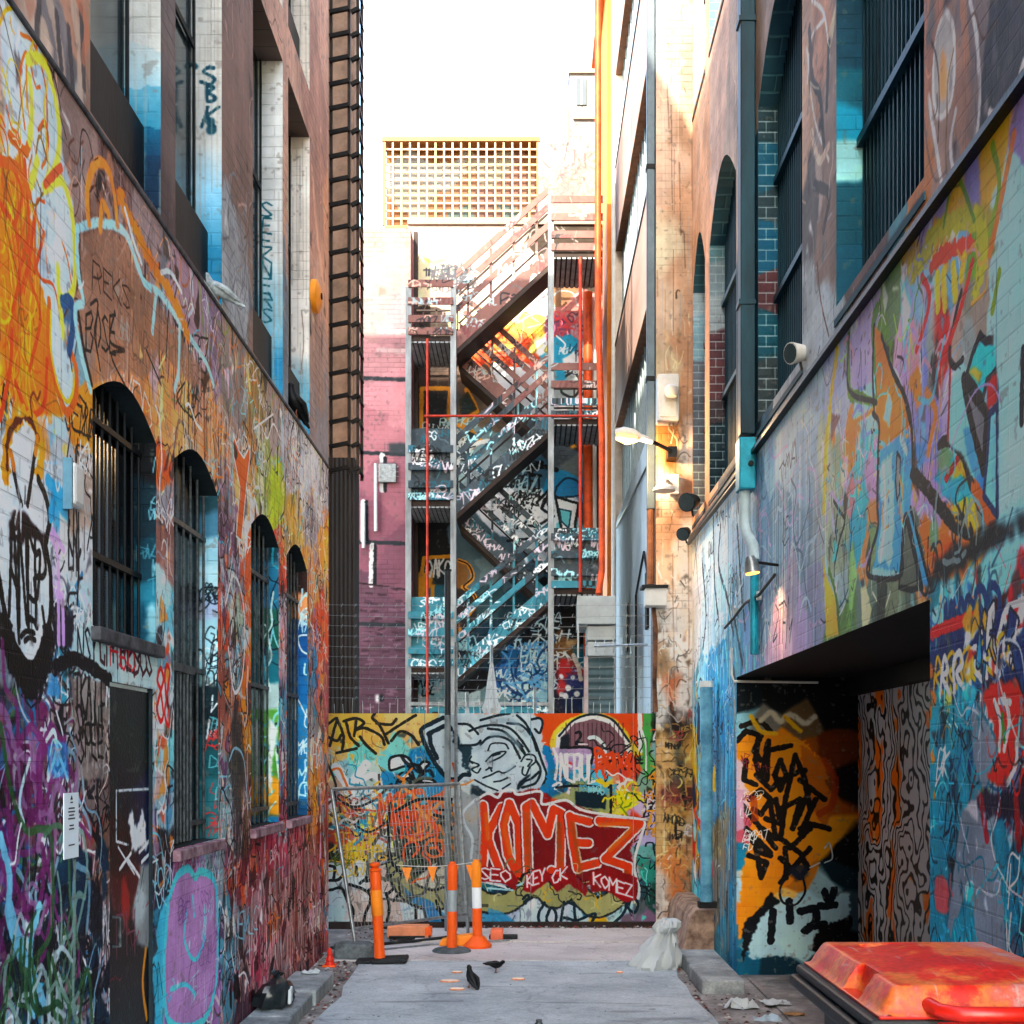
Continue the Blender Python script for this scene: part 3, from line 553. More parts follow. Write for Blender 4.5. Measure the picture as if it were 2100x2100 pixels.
left = thing("brick_building", "tall left brick building covered in graffiti with four arched barred windows and a dark doorway", "building", loc=(XL, 8, 0))
left.location = (0, 0, 0)
L_OPEN = [(5.63, 6.59, 2.52), (6.92, 7.90, 1.40), (8.84, 9.82, 1.41), (10.14, 11.08, 1.41)]
holes = [arch(a, b, z, 3.60, 3.76) for a, b, z in L_OPEN]
mb = MB(); DW = (5.86, 6.53)
outer = [(YL0, 0), (DW[0], 0), (DW[0], 2.28), (DW[1], 2.28), (DW[1], 0), (YL1, 0), (YL1, ZLEDGE), (YL0, ZLEDGE)]
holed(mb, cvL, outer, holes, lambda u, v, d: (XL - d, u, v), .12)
for a, b in (((DW[0], 0), (DW[0], 2.28)), ((DW[0], 2.28), (DW[1], 2.28)), ((DW[1], 2.28), (DW[1], 0))):
    mb.face([(XL, *a), (XL, *b), (XL - .03, *b), (XL - .03, *a)], 1)
mb.face([(XL, YL1, 0), (XL - 5, YL1, 0), (XL - 5, YL1, ZLEDGE), (XL, YL1, ZLEDGE)], 1)
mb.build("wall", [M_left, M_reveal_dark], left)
# upper storeys
U_OPEN = [(5.60, 6.675), (6.95, 8.0), (8.90, 9.98), (10.2, 11.2)]
mb = MB(); holes = [[(a, 4.86), (b, 4.86), (b, 7.58), (a, 7.58)] for a, b in U_OPEN] + [[(a, 8.0), (b, 8.0), (b, 11.3), (a, 11.3)] for a, b in U_OPEN]
holed(mb, cvLU, [(YL0, ZLEDGE), (YL1, ZLEDGE), (YL1, ZTL), (YL0, ZTL)], holes, lambda u, v, d: (XL - d, u, v), .2, rmi=2)
mb.face([(XL, YL1, ZLEDGE), (XL - 5, YL1, ZLEDGE), (XL - 5, YL1, ZTL), (XL, YL1, ZTL)], 2)
mb.face([(XL, YL0, ZTL), (XL, YL1, ZTL), (XL - 5, YL1, ZTL), (XL - 5, YL0, ZTL)], 2)
M_brown = brickmat("brown_brick", 'S', '#6b5a52', '#584840', '#3c332f')
mb.build("upper_wall", [M_leftup, M_reveal_dark, M_brown], left)
MB().box((XL - .6, YL0, ZLEDGE - .022), (XL + .012, YL1, ZLEDGE + .008)).build("ledge", M_ledge, left, bevel=.008)

def far_reveal(name, Y, x0, x1, z0, z1, fn, parent, ppm=170, seed=3, base='#b9bcbc', brick=True, line=.2, proud=.004):
    """painted jamb that faces the camera at the far side of a window opening"""
    c = Canvas('F', Y, min(x0, x1), max(x0, x1), z0, z1, ppm, base, seed); fn(c); c.weather(.14, .04)
    m = painted(name + "_paint", c, brick=brick, line=line); mb = MB(); y = Y - proud
    quad_uv(mb, c, [(x0, y, z0), (x1, y, z0), (x1, y, z1), (x0, y, z1)])
    return mb.build(name, m, parent)
def w1r(c):
    c.patches([(300,950,'#10181c'),(300,1050,'#123039'),(290,1150,'#16404c'),(310,1250,'#2c6a7c'),(290,1290,'#1d4f60')], .1); c.tags(8, ['#7fb0bc','#4f8898'], (.06,.12), (.004,.008)); c.blob(312,1260,.05,.15,'#9fc4cc',.7)
def w2r(c):
    c.patches([(425,1020,'#2a4a54'),(430,1060,'#4d7a90'),(425,1120,'#8fb8c6'),(430,1180,'#a9ccd6'),(420,1240,'#a7b8d4'),(430,1300,'#9cc4d0'),(425,1370,'#98c2cc'),(425,1430,'#1c3238'),(425,1550,'#1d4a50'),(425,1650,'#2b5f66'),(425,1700,'#3a6a70')], .06)
    c.tags(26, ['#10222a','#e0e8ea','#1c2a30'], (.06,.14), (.006,.012), (-2.14,-2.0,2.0,3.0)); c.tags(10, ['#b03a3a','#5fa0a8'], (.05,.1), (.005,.01), (-2.14,-2.0,1.4,2.2))
def w3r(c):
    c.patches([(560,1120,'#1c4a58'),(560,1200,'#2a6f8c'),(560,1300,'#1c5a50'),(555,1380,'#1b6a78'),(560,1430,'#a8c0c0'),(560,1500,'#5f9a48'),(565,1560,'#4d8a3c'),(560,1640,'#c08a2a'),(565,1700,'#1e6a90')], .05)
    c.swirls(30, ['#8fd0dc','#0f2028','#3a9ab0','#c8dcd8'], (.05,.15), (.008,.02), vert=2); c.poly([(552,1470),(570,1500),(558,1560),(556,1640),(548,1600)], '#d8e4dc')
def w4r(c):
    c.patches([(625,1200,'#3a2a2a'),(620,1240,'#e09a6a'),(620,1300,'#1c5a90'),(620,1400,'#1f6ca0'),(622,1500,'#2e86b8'),(622,1600,'#2a7fb0'),(622,1670,'#1b5a80')], .05)
    c.tags(22, ['#dff0f6','#c0e4f0'], (.1,.18), (.01,.018))
M_sillL = mat("painted_sill", '#a98c92', .8, var=.3, scale=9, col2='#5c3a48')
for i, (a, b, z) in enumerate(L_OPEN):
    y1 = 3.68
    g = MB(); n = 9 if i == 0 else 7
    for k in range(n):
        y = a + .03 + (b - a - .06) * k / (n - 1); h = 3.58 + .15 * math.sin(math.pi * (y - a) / (b - a)); g.tube([(XL - .085, y, z + .01), (XL - .085, y, h)], .0085 if i else .008, 8)
    for zz in ([z + .35, z + 1.0] if i == 0 else [z + .1, z + 1.05, z + 1.9]): g.box((XL - .105, a + .004, zz), (XL - .075, b - .004, zz + .03))
    if i == 1: 
        for k in range(8): y = a + .02 + .5 * k / 7; g.tube([(XL - .05, y, z + .02), (XL - .05, y, 2.42)], .009, 8)
        g.box((XL - .065, a + .004, 2.42), (XL - .03, a + .55, 2.46))
    w = g.build("window", M_bar if i else M_bar_dark, left)
    p = MB().face; pm = MB(); pm.face([(XL - .118, a, z), (XL - .118, b, z), (XL - .118, b, 3.8), (XL - .118, a, 3.8)]); pm.build("pane", M_glass_dark, w)
    MB().box((XL - .12, a - .02, z - .07), (XL + .045, b + .02, z - .004)).build("sill", M_sillL if i else M_ledge, w, bevel=.008)
    far_reveal("jamb", b, XL - .118, XL, z, 3.66, [w1r, w2r, w3r, w4r][i], w, seed=30 + i)
# upper windows: dark spandrel panel, glass, pale painted jamb with writing
M_span = mat("dark_panel", '#121c21', .6, var=.35, scale=6, stretch=(1, 1, .3)); M_upglass = mat("window_glass", '#3c4c52', .12, var=.3, scale=1.5, bump=.02)
def jambfn(i, up):
    def f(c):
        base = ['#b4b2ac', '#bab8b2', '#b6b4ac', '#beb8ae'][i]; c.img[:] = hexc(base)
        if not up:
            B = [(292,250,'#1f6b86'),(292,330,'#0d3f58'),(300,420,'#0b2c3e'),(292,200,'#7fa8b8'),(292,120,'#b4b6b4'),(292,20,'#b6b6b2')] if i == 0 else \
                [(422,60,'#b6b6b2'),(422,300,'#b4b6b4'),(422,430,'#8ab6cc'),(430,520,'#3a84a4'),(430,600,'#27708f')] if i == 1 else \
                [(552,250,'#c6c8c6'),(552,500,'#c2c5c4'),(560,660,'#8fb0bc'),(560,740,'#2e7fa4'),(560,820,'#3a86aa')] if i == 2 else \
                [(622,500,'#d6cfc6'),(622,700,'#cfcac4'),(622,820,'#6fa6bc'),(622,900,'#4a90b0')]
            c.patches(B, .1, mix=.6)
            if i == 1:
                c.text('SBK', (0,0), (0,0), .1, .01, '#12333f') if False else None
                c.lines([[(436,142),(425,141),(416,150),(430,158),(437,166),(428,176),(410,170)],[(422,178),(436,182),(426,192),(440,204),(424,210),(422,178)],[(424,222),(420,240),(412,262)],[(446,222),(422,240)],[(422,240),(438,262)]], .022, '#14404e')
                for q in ((430,252),(432,268),(400,140),(396,136)): c.blob(q[0], q[1], .03, .03, '#14404e', .9)
            if i == 2:
                L = 'SEEKNERS'; y = 448
                for ch in L: c.text(ch, (536,y), (560,y), .12, .014, '#1b5560', jit=.05); y += 31
            if i == 3: c.lines([[(617,640),(621,700),(616,760)]], .01, '#8a7a70')
        else: c.blob(622,60,.1,.6,'#e2d6c8',.5)
        c.drips(18, ['#8f8f8c','#a09a92'], a=.5, ln=(.3,1.5), w=(.006,.012))
    return f
for up in (0, 1):
    for i, (a, b) in enumerate(U_OPEN):
        z0, z1 = (4.86, 7.58) if not up else (8.0, 11.3)
        w = MB().box((XL - .185, a + .004, z0), (XL - .17, a + .05, z1)).box((XL - .185, b - .03, z0), (XL - .17, b - .004, z1)).box((XL - .185, a, (z0+z1)/2 + .3), (XL - .17, b, (z0+z1)/2 + .34)).build("window", M_bar_dark, left)
        pm = MB(); pm.face([(XL - .198, a, z0), (XL - .198, b, z0), (XL - .198, b, z1), (XL - .198, a, z1)]); pm.build("pane", M_upglass, w)
        MB().box((XL - .196, a, z0), (XL - .09, b - .002, z0 + .48)).build("spandrel", M_span, w, bevel=.004)
        far_reveal("jamb", b, XL - .198, XL, z0, z1, jambfn(i, up), w, ppm=120, seed=40 + i + 4 * up, brick=True, line=.1)
# doorway
def doorfn(c):
    c.patches([(250,1450,'#0a1512'),(270,1550,'#0f201d'),(260,1650,'#0c1220'),(290,1700,'#151c3a'),(250,1750,'#2a0c12'),(260,1850,'#4a1216'),(290,1850,'#8a8f90'),(250,1950,'#120d10'),(260,2050,'#0c0a0c')], .1)
    c.lines([[(238,1624),(318,1620)],[(238,1624),(238,1728),(262,1735)],[(242,1740),(275,1795)]], .014, '#c8d0d4', smooth=False); c.swirls(30, ['#123c36','#8a2030','#0f302c','#1f4a5a'], (.05,.2), (.006,.014))
    c.poly([(262,1690),(270,1660),(280,1700),(292,1660),(298,1700),(300,1740),(270,1745)], '#dfe4e6', rough=.03); c.lines([[(245,1785),(268,1752)],[(262,1765),(285,1800)],[(285,1750),(318,1712)],[(290,1770),(318,1740)]], .022, '#d9dee0')
    c.blob(285,1850,.12,.12,'#b8c4c6',.8); c.blob(258,1850,.06,.12,'#b03020',.7); c.text('PH', (240,1960), (280,1955), .2, .012, '#7a5060'); c.lines([[(298,1950),(292,2020),(300,2090)],[(315,1950),(318,2060)]], .035, '#c98a20')
cvD = Canvas('S', XL - .02, 5.8, 6.6, 0, 2.3, 200, '#0d0f12', 61)
_q = cvD.q; cvD.q = lambda px, py: (((XL - .02) * F / (px - CX)), EYE + (CY - py) * (XL - .02) / (px - CX))
doorfn(cvD); cvD.weather(.1, .02); M_doorL = painted("left_door_paint", cvD, brick=False, rough=.4)
mb = MB(); quad_uv(mb, cvD, [(XL - .02, DW[0] + .004, .02), (XL - .02, DW[1] - .004, .02), (XL - .02, DW[1] - .004, 2.26), (XL - .02, DW[0] + .004, 2.26)])
d = mb.build("door", M_doorL, left); MB().tube([(XL - .018, 5.95, 1.0), (XL + .02, 5.95, 1.0), (XL + .02, 5.95, 1.14), (XL - .018, 5.95, 1.14)], .009, 8).build("handle", M_bar, d)

# ================================================================== RIGHT BUILDING (plane x = 1.84)
XR, YR0, YR1, ZRL, ZTR = 1.84, 3.6, 13.84, 4.41, 12.0
def contour(c, n=34, stretch=2.2, seed=5, a='#b4b2b0', b='#131314', hot=None):
    f = vnoise(c.H, int(c.W * stretch) + 4, .35 * c.ppm, seed, 4)[:, :c.W * 2:2][:, :c.W] if False else None
    w1 = vnoise(c.H, c.W, .5 * c.ppm, seed, 3); w2 = vnoise(c.H, c.W, .22 * c.ppm, seed + 1, 3); u = np.arange(c.W)[None, :] / c.ppm; v = np.arange(c.H)[:, None] / c.ppm
    ph = (u * 7.0 + w1 * 7 + w2 * 3.2 + np.sin(v * 2.6 + w1 * 5) * .5)
    s_ = np.sin(ph * 6.4); m = np.clip(s_ * 3 + 2.1, 0, 1)[..., None].astype(np.float32)
    c.img = np.array(hexc(a), np.float32) * m + np.array(hexc(b), np.float32) * (1 - m)
    if hot:
        h = np.clip((np.sin(ph * 1.3 + 1) - .55) * 12, 0, 1)[..., None] * m * np.clip((w2 - .45) * 10, 0, 1)[..., None]; c.img = c.img * (1 - h) + np.array(hexc(hot), np.float32) * h

def paint_right():
    c = Canvas('S', XR, YR0, YR1, 0.0, ZRL, 190, '#7f97a5', 21)
    c.patches([
     (1425,1080,'#d9c8bc'),(1430,1200,'#d8cfc8'),(1420,1320,'#e0d0c4'),(1430,1460,'#7fb0c4'),(1425,1560,'#e8a02c'),(1435,1650,'#8fc0d4'),(1430,1700,'#e88a24'),(1440,1780,'#1c3a54'),(1430,1860,'#4fb0cc'),(1420,1930,'#e07a2c'),
     (1450,1050,'#aebcc4'),(1450,1200,'#b6c4cc'),(1480,1100,'#b9c4cb'),(1480,1250,'#a9c0cc'),(1500,1000,'#a0b4c0'),(1505,1350,'#4d88a0'),(1480,1400,'#2f86a8'),(1490,1500,'#2a7fa4'),(1480,1600,'#5a7f94'),(1500,1600,'#3a86a6'),(1485,1720,'#8a7a5c'),(1498,1750,'#5a7480'),(1485,1820,'#7f7a70'),(1500,1860,'#2f7f98'),(1490,1920,'#47737c'),(1500,1960,'#1f6f8a'),
     (1530,1000,'#9fb4c2'),(1560,1050,'#6f8fa4'),(1530,1150,'#8ba6b6'),(1580,950,'#a0b6c6'),(1620,900,'#a8bccb'),(1660,830,'#a6b8c8'),(1650,950,'#8ea4b4'),(1600,1080,'#6c8798'),(1650,1080,'#7b90a0'),(1560,1250,'#7f95aa'),(1545,1330,'#7a9cc0'),(1620,1250,'#9a94a8'),(1670,1200,'#8f93a8'),(1640,1300,'#a79ab8'),(1600,1340,'#a596b0'),(1680,1060,'#98a4aa'),
     (1700,1000,'#a9b0a0'),(1720,950,'#9aa48c'),(1725,850,'#a9b0c8'),(1735,760,'#a8b0d0'),(1745,900,'#e8883c'),(1740,1000,'#c08a90'),(1725,1080,'#94a08c'),(1760,950,'#5fb4c4'),(1765,1050,'#4fb0c8'),(1780,1000,'#b49ab8'),(1750,1120,'#3fa4cc'),(1785,1080,'#d88a60'),(1785,1120,'#7f9470'),(1770,1170,'#c08a5c'),(1735,1180,'#9fb0b0'),(1760,1250,'#6f7d74'),(1800,1210,'#6c7c70'),(1840,1220,'#77806c'),(1870,1140,'#5c645c'),(1740,1270,'#5f7a48'),
     (1770,720,'#b2a6cc'),(1775,840,'#9fd0d8'),(1810,700,'#68853c'),(1840,690,'#c0a0b4'),(1850,740,'#b49cc0'),(1860,640,'#76b4d0'),(1870,690,'#c9a0b0'),(1880,780,'#f2903a'),(1870,820,'#a79cc8'),(1890,850,'#8a9cd0'),(1890,920,'#5f92d0'),(1900,760,'#8a92c8'),(1920,740,'#a0a8a8'),(1915,840,'#9a90c4'),(1910,900,'#8f94cc'),(1900,980,'#b49cc0'),(1930,980,'#a892c0'),(1935,720,'#b02a20'),
     (1945,820,'#b0a4c8'),(1925,1000,'#a794b4'),(1960,960,'#5c9098'),(1975,1000,'#20a0b8'),(1950,1060,'#e08040'),(1930,1130,'#e8863c'),(1960,1090,'#ec8a40'),(2000,1060,'#e8ac1c'),(2020,1040,'#7a8078'),(1985,900,'#8fcbd8'),(2000,860,'#7a7a84'),(1965,830,'#9fd4de'),(2035,900,'#8ec4dc'),(2030,1000,'#4b86c4'),(1990,700,'#97a0a0'),(1970,680,'#a89890'),
     (1900,560,'#93b0c8'),(1870,600,'#7fb4cc'),(1830,640,'#6d8060'),(1880,520,'#a08a50'),(1920,500,'#c09840'),(1960,470,'#b4943c'),(1900,460,'#9c94b4'),(1940,400,'#9890b0'),(1980,420,'#b89c50'),(2000,380,'#8a86b0'),(1960,560,'#7fa8c0'),(2000,560,'#6f9038'),(2000,620,'#8d8a80'),(2020,500,'#948c4c'),(2030,350,'#c8a04c'),(2060,300,'#e0a048'),(2090,280,'#8f84ac'),
     (2020,640,'#968c84'),(2060,420,'#b6d8dc'),(2080,600,'#a9d6dc'),(2080,800,'#a6d6dc'),(2070,950,'#9ed0d8'),(2140,500,'#a4d4dc'),(2300,700,'#9fd0d8'),(2140,900,'#9ccdd6'),(2080,1020,'#98ccd4'),
     (1930,1220,'#9fd2d6'),(2000,1200,'#8fcbd0'),(2060,1150,'#8ccad0'),(1930,1270,'#8fcfd4'),(2050,1210,'#86c6ce'),(2090,1230,'#b03038'),(1950,1300,'#1a3a68'),(2000,1290,'#1c3c6c'),(1930,1360,'#203a5c'),(2040,1330,'#3a3040'),(2080,1350,'#8a9cb0'),(1980,1370,'#16506e'),
     (1940,1460,'#1c8a9c'),(1980,1500,'#1d8496'),(2000,1520,'#7f8490'),(2050,1480,'#a33228'),(2080,1460,'#28445c'),(2080,1540,'#b03628'),(1950,1600,'#1a8296'),(2020,1600,'#8a9aa4'),(2050,1640,'#28263c'),(1960,1700,'#1c7c94'),(1980,1780,'#7f8896'),(2040,1750,'#187088'),(2080,1650,'#5a1c24'),(2020,1850,'#7c8592'),(1960,1880,'#1a7f94'),(2080,1850,'#156f88'),(2080,1950,'#17748c'),
    ], warp=.12)
    # washed grey-blue part with long pale drips
    for i in range(150):
        u = c.r.uniform(7.6, 13.8); t = c.r.uniform(3.3, 4.4); c.stroke([(u, t), (u + .01, t - c.r.uniform(.4, 1.5))], c.r.uniform(.008, .03), ['#cdd8de','#b8c8d2','#4f6878','#dfe8ec','#8aa4b4'][c.r.randint(5)], raw=True, smooth=False, a=.6)
    c.swirls(50, ['#d0dce2','#4f6474','#b4c4d0','#b4a4bc'], (.1, .35), (.01, .03), (7.7, 10.5, 2.7, 4.3))
    c.lines([[(1478,1080),(1474,1160),(1492,1230),(1504,1300)],[(1463,1060),(1466,1200),(1475,1280)],[(1512,1080),(1520,1200),(1528,1290)],[(1536,1240),(1545,1290),(1556,1250)],[(1440,1150),(1448,1260),(1442,1330)],[(1500,1240),(1512,1300),(1522,1360)]], .06, '#2a3540', rough=.6)
    c.lines([[(1488,1320),(1494,1390)],[(1508,1330),(1513,1400)],[(1530,1330),(1532,1390)],[(1470,1350),(1474,1400)],[(1545,1320),(1548,1370)]], .05, '#7fd0e0')
    c.detail(330, (5.2, 7.7, 2.64, 4.41), (.05, .16)); c.detail(900, (4.3, 5.64, 0, 2.7)); c.detail(700, (10.9, 13.84, 0, 3))
    c.tags(40, ['#11151a','#dfe8ec','#1c2c3a'], (.1, .26), (.008, .018), (8.0, 13.8, 1.0, 4.3)); c.swirls(50, ['#11151a','#e4ecf0','#20303c','#7fc8dc'], (.08, .25), (.01, .025), (10.9, 13.8, .2, 4.2), vert=1.8); c.tags(26, ['#101828','#e8eef0','#7fd0dc'], (.1, .24), (.008, .018), (4.3, 5.6, .2, 2.2))
    # big letters over the passage
    c.poly([(1715,713),(1722,715),(1708,800),(1702,880),(1696,960),(1692,1055),(1687,1058),(1688,1000),(1692,900)], '#edb01c', rough=.02)
    c.poly([(1687,1140),(1697,1190),(1712,1225),(1720,1303),(1695,1310),(1692,1220)], '#f0a818'); c.lines([[(1700,1170),(1714,1220),(1722,1300)]], .04, '#55702c')
    c.poly([(1742,688),(1785,652),(1795,786),(1756,796),(1742,796)], '#b1a7cc'); c.lines([[(1740,696),(1742,802),(1762,818),(1798,826),(1795,740),(1791,668),(1800,634)]], .075, '#5f7d38')
    c.poly([(1752,826),(1798,838),(1797,860),(1760,872),(1750,860)], '#a4d4da')
    c.poly([(1793,670),(1808,690),(1832,767),(1857,817),(1868,874),(1803,930),(1800,872),(1792,850),(1764,866),(1748,880),(1750,940),(1742,960),(1744,870),(1780,846),(1800,830)], '#f08428'); c.poly([(1822,805),(1830,830),(1824,880),(1812,860)], '#9fc8cc')
    c.poly([(1801,928),(1863,885),(1872,949),(1868,1046),(1907,1202),(1890,1207),(1859,1058),(1847,1180),(1789,1180),(1797,1136),(1803,1027)], '#5d9ed8'); c.poly([(1803,960),(1830,930),(1835,1080),(1828,1160),(1800,1150),(1808,1060)], '#a8d0e8', rough=.03); c.poly([(1840,930),(1847,942),(1845,1015),(1840,1028),(1837,990)], '#7f8688', out='#1f2a34', ow=.018)
    c.poly([(1789,1166),(1844,1174),(1844,1186),(1790,1184)], '#a9dce4'); c.poly([(1858,1062),(1890,1206),(1870,1212),(1844,1206),(1850,1140)], '#5f645c', out='#1b1e22', ow=.03)
    c.lines([[(1828,755),(1852,808),(1862,850),(1871,893),(1872,973)],[(1803,930),(1800,1030),(1801,1080),(1788,1130),(1782,1180)],[(1790,850),(1803,872),(1800,926)],[(1710,1028),(1722,1050),(1733,1070),(1722,1110),(1712,1160)],[(1717,1060),(1714,1090),(1717,1092)]], .028, '#1c1f26')
    c.lines([[(1872,973),(1905,1010),(1930,1045),(1955,1074),(1990,1094)]], .075, '#211c1e'); c.poly([(1884,1090),(1896,1052),(1912,1080),(1925,1095),(1950,1100),(1968,1118),(1912,1162),(1900,1140)], '#ec7628', rough=.02); c.poly([(1908,1072),(1920,1072),(1926,1100),(1920,1132),(1908,1128)], '#6f9070', smooth=True)
    c.poly([(1952,1044),(1985,1020),(1990,1088),(1960,1072)], '#e9b020'); c.lines([[(1966,1040),(1970,1075)],[(1980,1028),(1984,1080)]], .02, '#7c7f78')
    c.poly([(1914,975),(1960,940),(1975,950),(1992,990),(1996,1010),(1950,1030)], '#25a4bc', rough=.03); c.poly([(1942,966),(1960,950),(1968,940),(1985,975),(1990,1000),(1970,975),(1955,985)], '#e9a818'); c.lines([[(1940,985),(1955,960),(1968,935),(1972,925)]], .04, '#a02418')
    c.blob(1940,940,.12,.08,'#6f8f6c',.9); c.lines([[(1926,916),(1936,908),(1955,912),(1976,940),(1990,990),(2010,1040),(2030,1068)]], .05, '#2a2420')
    c.lines([[(1998,1000),(2022,1050),(2034,1070)]], .07, '#cc6a38')
    c.poly([(1948,790),(1962,776),(1980,800),(2000,880),(2015,968),(1996,984),(1970,930),(1946,912)], '#93cfdc'); c.poly([(1975,880),(1990,880),(2014,968),(1998,982),(1985,940)], '#5d9fdc')
    c.poly([(1976,778),(2024,850),(2018,968),(2000,900),(1984,830)], '#72737a', out='#241f22', ow=.05); c.poly([(2010,690),(2022,702),(2046,698),(2046,759),(2024,786),(2016,822),(1983,771),(1995,728)], '#35bad0', out='#27262c', ow=.035); c.poly([(1986,764),(2000,756),(2014,768),(2008,784),(1996,778)], '#b0a850', smooth=True)
    c.poly([(2024,790),(2046,762),(2046,830),(2026,846)], '#a83438'); c.poly([(2030,850),(2046,836),(2046,1060),(2018,1020),(2026,930)], '#86c2dc', out='#1f3a5c', ow=.03); c.lines([[(2044,600),(2048,760),(2046,900),(2044,1060)]], .02, '#1c3350')
    c.poly([(1945,640),(1952,690),(1948,742),(1918,758),(1928,720)], '#b22a20'); c.lines([[(1950,700),(1948,800),(1944,905)]], .025, '#8a2028'); c.lines([[(1900,806),(1912,826),(1920,850),(1914,880),(1904,930)]], .05, '#f08a50'); c.lines([[(1972,600),(1962,640),(1950,700),(1948,740),(1958,755),(1975,740)],[(2035,600),(2046,640),(2044,690)]], .03, '#2d2320')
    c.lines([[(1905,500),(1935,470),(1975,452),(2010,455)],[(1870,560),(1890,540),(1905,520)],[(2010,455),(2018,520),(2002,600)]], .10, '#a8a53c', rough=.6); c.lines([[(1912,548),(1935,525),(1965,512),(1992,506)]], .075, '#e0552c', rough=.5); c.lines([[(1890,570),(1902,590),(1906,625),(1890,690),(1880,720)],[(1995,540),(1975,620),(1950,700)]], .04, '#c43c24')
    c.lines([[(1922,572),(1924,632)],[(1935,564),(1938,632)],[(1955,548),(1960,608)],[(1978,530),(1972,570)]], .065, '#f2b01c', smooth=False)
    c.poly([(2066,300),(2090,330),(2110,360),(2110,1010),(2050,1060),(2048,800),(2034,640),(2026,560),(2040,520),(2056,420),(2060,350)], '#a9d8de', rough=.02, a=.9); c.lines([[(2036,300),(2050,380),(2030,480)],[(2050,560),(2036,640)]], .04, '#7c9038'); c.lines([[(2080,280),(2072,320),(2040,480),(2030,520)]], .05, '#d8743c', a=.8)
    c.lines([[(2098,720),(2096,870)]], .04, '#222a34')
    c.swirls(40, ['#6fb4cc','#e8a05c','#b0a0c8','#5f7d38','#c8a0b0','#8a92c8','#5fc0d0'], (.06, .2), (.01, .03), (5.0, 7.4, 3.0, 4.3)); c.swirls(24, ['#2a2c34'], (.05, .15), (.006, .012), (5.2, 7.5, 2.8, 4.3)) if False else None
    c.lines([[(1793,670),(1790,760),(1793,850)],[(1808,690),(1832,767),(1857,817),(1870,880),(1872,973)],[(1801,928),(1799,1030),(1801,1085),(1787,1136),(1781,1182),(1846,1184),(1850,1120),(1860,1060),(1892,1208)],[(1742,688),(1741,800),(1798,828)],[(1868,1046),(1907,1202)],[(1793,850),(1803,872),(1801,928)]], .03, '#1c2028'); c.lines([[(1812,960),(1816,1060),(1806,1150)],[(1848,900),(1860,930)]], .04, '#d4ecf4', soft=.8, a=.8)
    # black strip under the letters and the mint wall with tags
    c.poly([(1903,1210),(1909,1163),(1940,1132),(2037,1077),(2110,1050),(2110,1084),(2053,1116),(1990,1160),(1930,1196)], '#1f2229', rough=.05, soft=.02); c.swirls(16, ['#2a2e34','#8a9a9c'], (.05,.15), (.01,.03), (5.0,5.9,2.75,3.0))
    c.text('AGAW', (2056,1250), (1938,1295), .26, .03, '#123c60', jit=.08, smooth=True) if False else None
    c.lines([[(1938,1282),(1940,1245),(1946,1278),(1952,1238),(1958,1284)],[(1962,1282),(1972,1232),(1980,1276),(1966,1262)],[(1996,1240),(1984,1228),(1980,1262),(1992,1270),(1998,1250)],[(2002,1268),(2002,1220),(2014,1208),(2022,1230),(2020,1266),(2008,1240)],[(2028,1260),(2028,1212),(2040,1204),(2050,1222),(2050,1262)]], .04, '#14426a')
    c.poly([(1908,1296),(1990,1270),(2040,1256),(2100,1225),(2140,1220),(2140,1320),(2070,1360),(1990,1400),(1908,1420)], '#1b2f5c', rough=.02, a=.85); c.lines([[(1912,1300),(1960,1280),(2000,1266)]], .06, '#b02c34'); c.poly([(2060,1260),(2078,1244),(2120,1232),(2120,1290),(2090,1300),(2064,1290)], '#b42c30', out='#dfe6e8', ow=.03); c.lines([[(2044,1330),(2060,1262),(2078,1244),(2120,1228)]], .035, '#e0e6ea')
    for col, w in (('#d8a83c', .022), ('#eef1f2', .032)):
        o = 0 if w > .03 else -14
        c.lines([[(1928+o,1430),(1936+o,1352),(1944+o,1376),(1934+o,1392),(1948+o,1424)],[(1958+o,1420),(1956+o,1362),(1968+o,1340),(1974+o,1364),(1962+o,1384),(1976+o,1412)],[(1990+o,1404),(1984+o,1360),(2000+o,1330),(2010+o,1350),(1996+o,1370),(2014+o,1396)],[(2024+o,1390),(2020+o,1340),(2036+o,1316),(2044+o,1350),(2030+o,1360),(2050+o,1384)],[(2060+o,1380),(2060+o,1320),(2078+o,1300),(2082+o,1340),(2068+o,1350),(2090+o,1372)]], w, col)
    c.shards(30, ['#e8ecee','#b23a34','#1f3a68','#c8a040','#3a86a8'], (.04, .12), (4.3, 5.2, 2.2, 2.5), out='#1c2438', ow=.012)
    c.poly([(1990,1470),(2010,1440),(2046,1536),(2022,1640),(1996,1560)], '#7d8794', rough=.01); c.poly([(1918,1640),(1926,1640),(1930,1880),(1940,1920),(1920,1920)], '#1b8094'); c.poly([(1972,1660),(1996,1640),(2040,1740),(2060,1860),(2064,1960),(2000,1960),(1996,1800),(1984,1820),(1950,1930),(1944,1900)], '#7d8794', rough=.01); c.poly([(2050,1620),(2060,1700),(2066,1900),(2040,1740)], '#1a7a90')
    c.lines([[(2000,1440),(2034,1500),(2044,1540),(2020,1632)],[(2020,1700),(2042,1730),(2062,1840)],[(1960,1560),(1950,1620),(1960,1700)],[(1986,1700),(1976,1760),(1990,1820)]], .016, '#3f6f80')
    c.poly([(2016,1430),(2040,1400),(2090,1400),(2096,1440),(2080,1560),(2060,1620),(2030,1600),(2024,1590),(2050,1560),(2042,1500)], '#b43a28', rough=.02); c.lines([[(2040,1440),(2052,1480),(2050,1540)],[(2060,1430),(2070,1480),(2060,1540)],[(2086,1520),(2084,1570),(2066,1610)],[(2050,1440),(2072,1442)]], .03, '#dfe6e4'); c.lines([[(2056,1470),(2060,1520)]], .03, '#4a7a40')
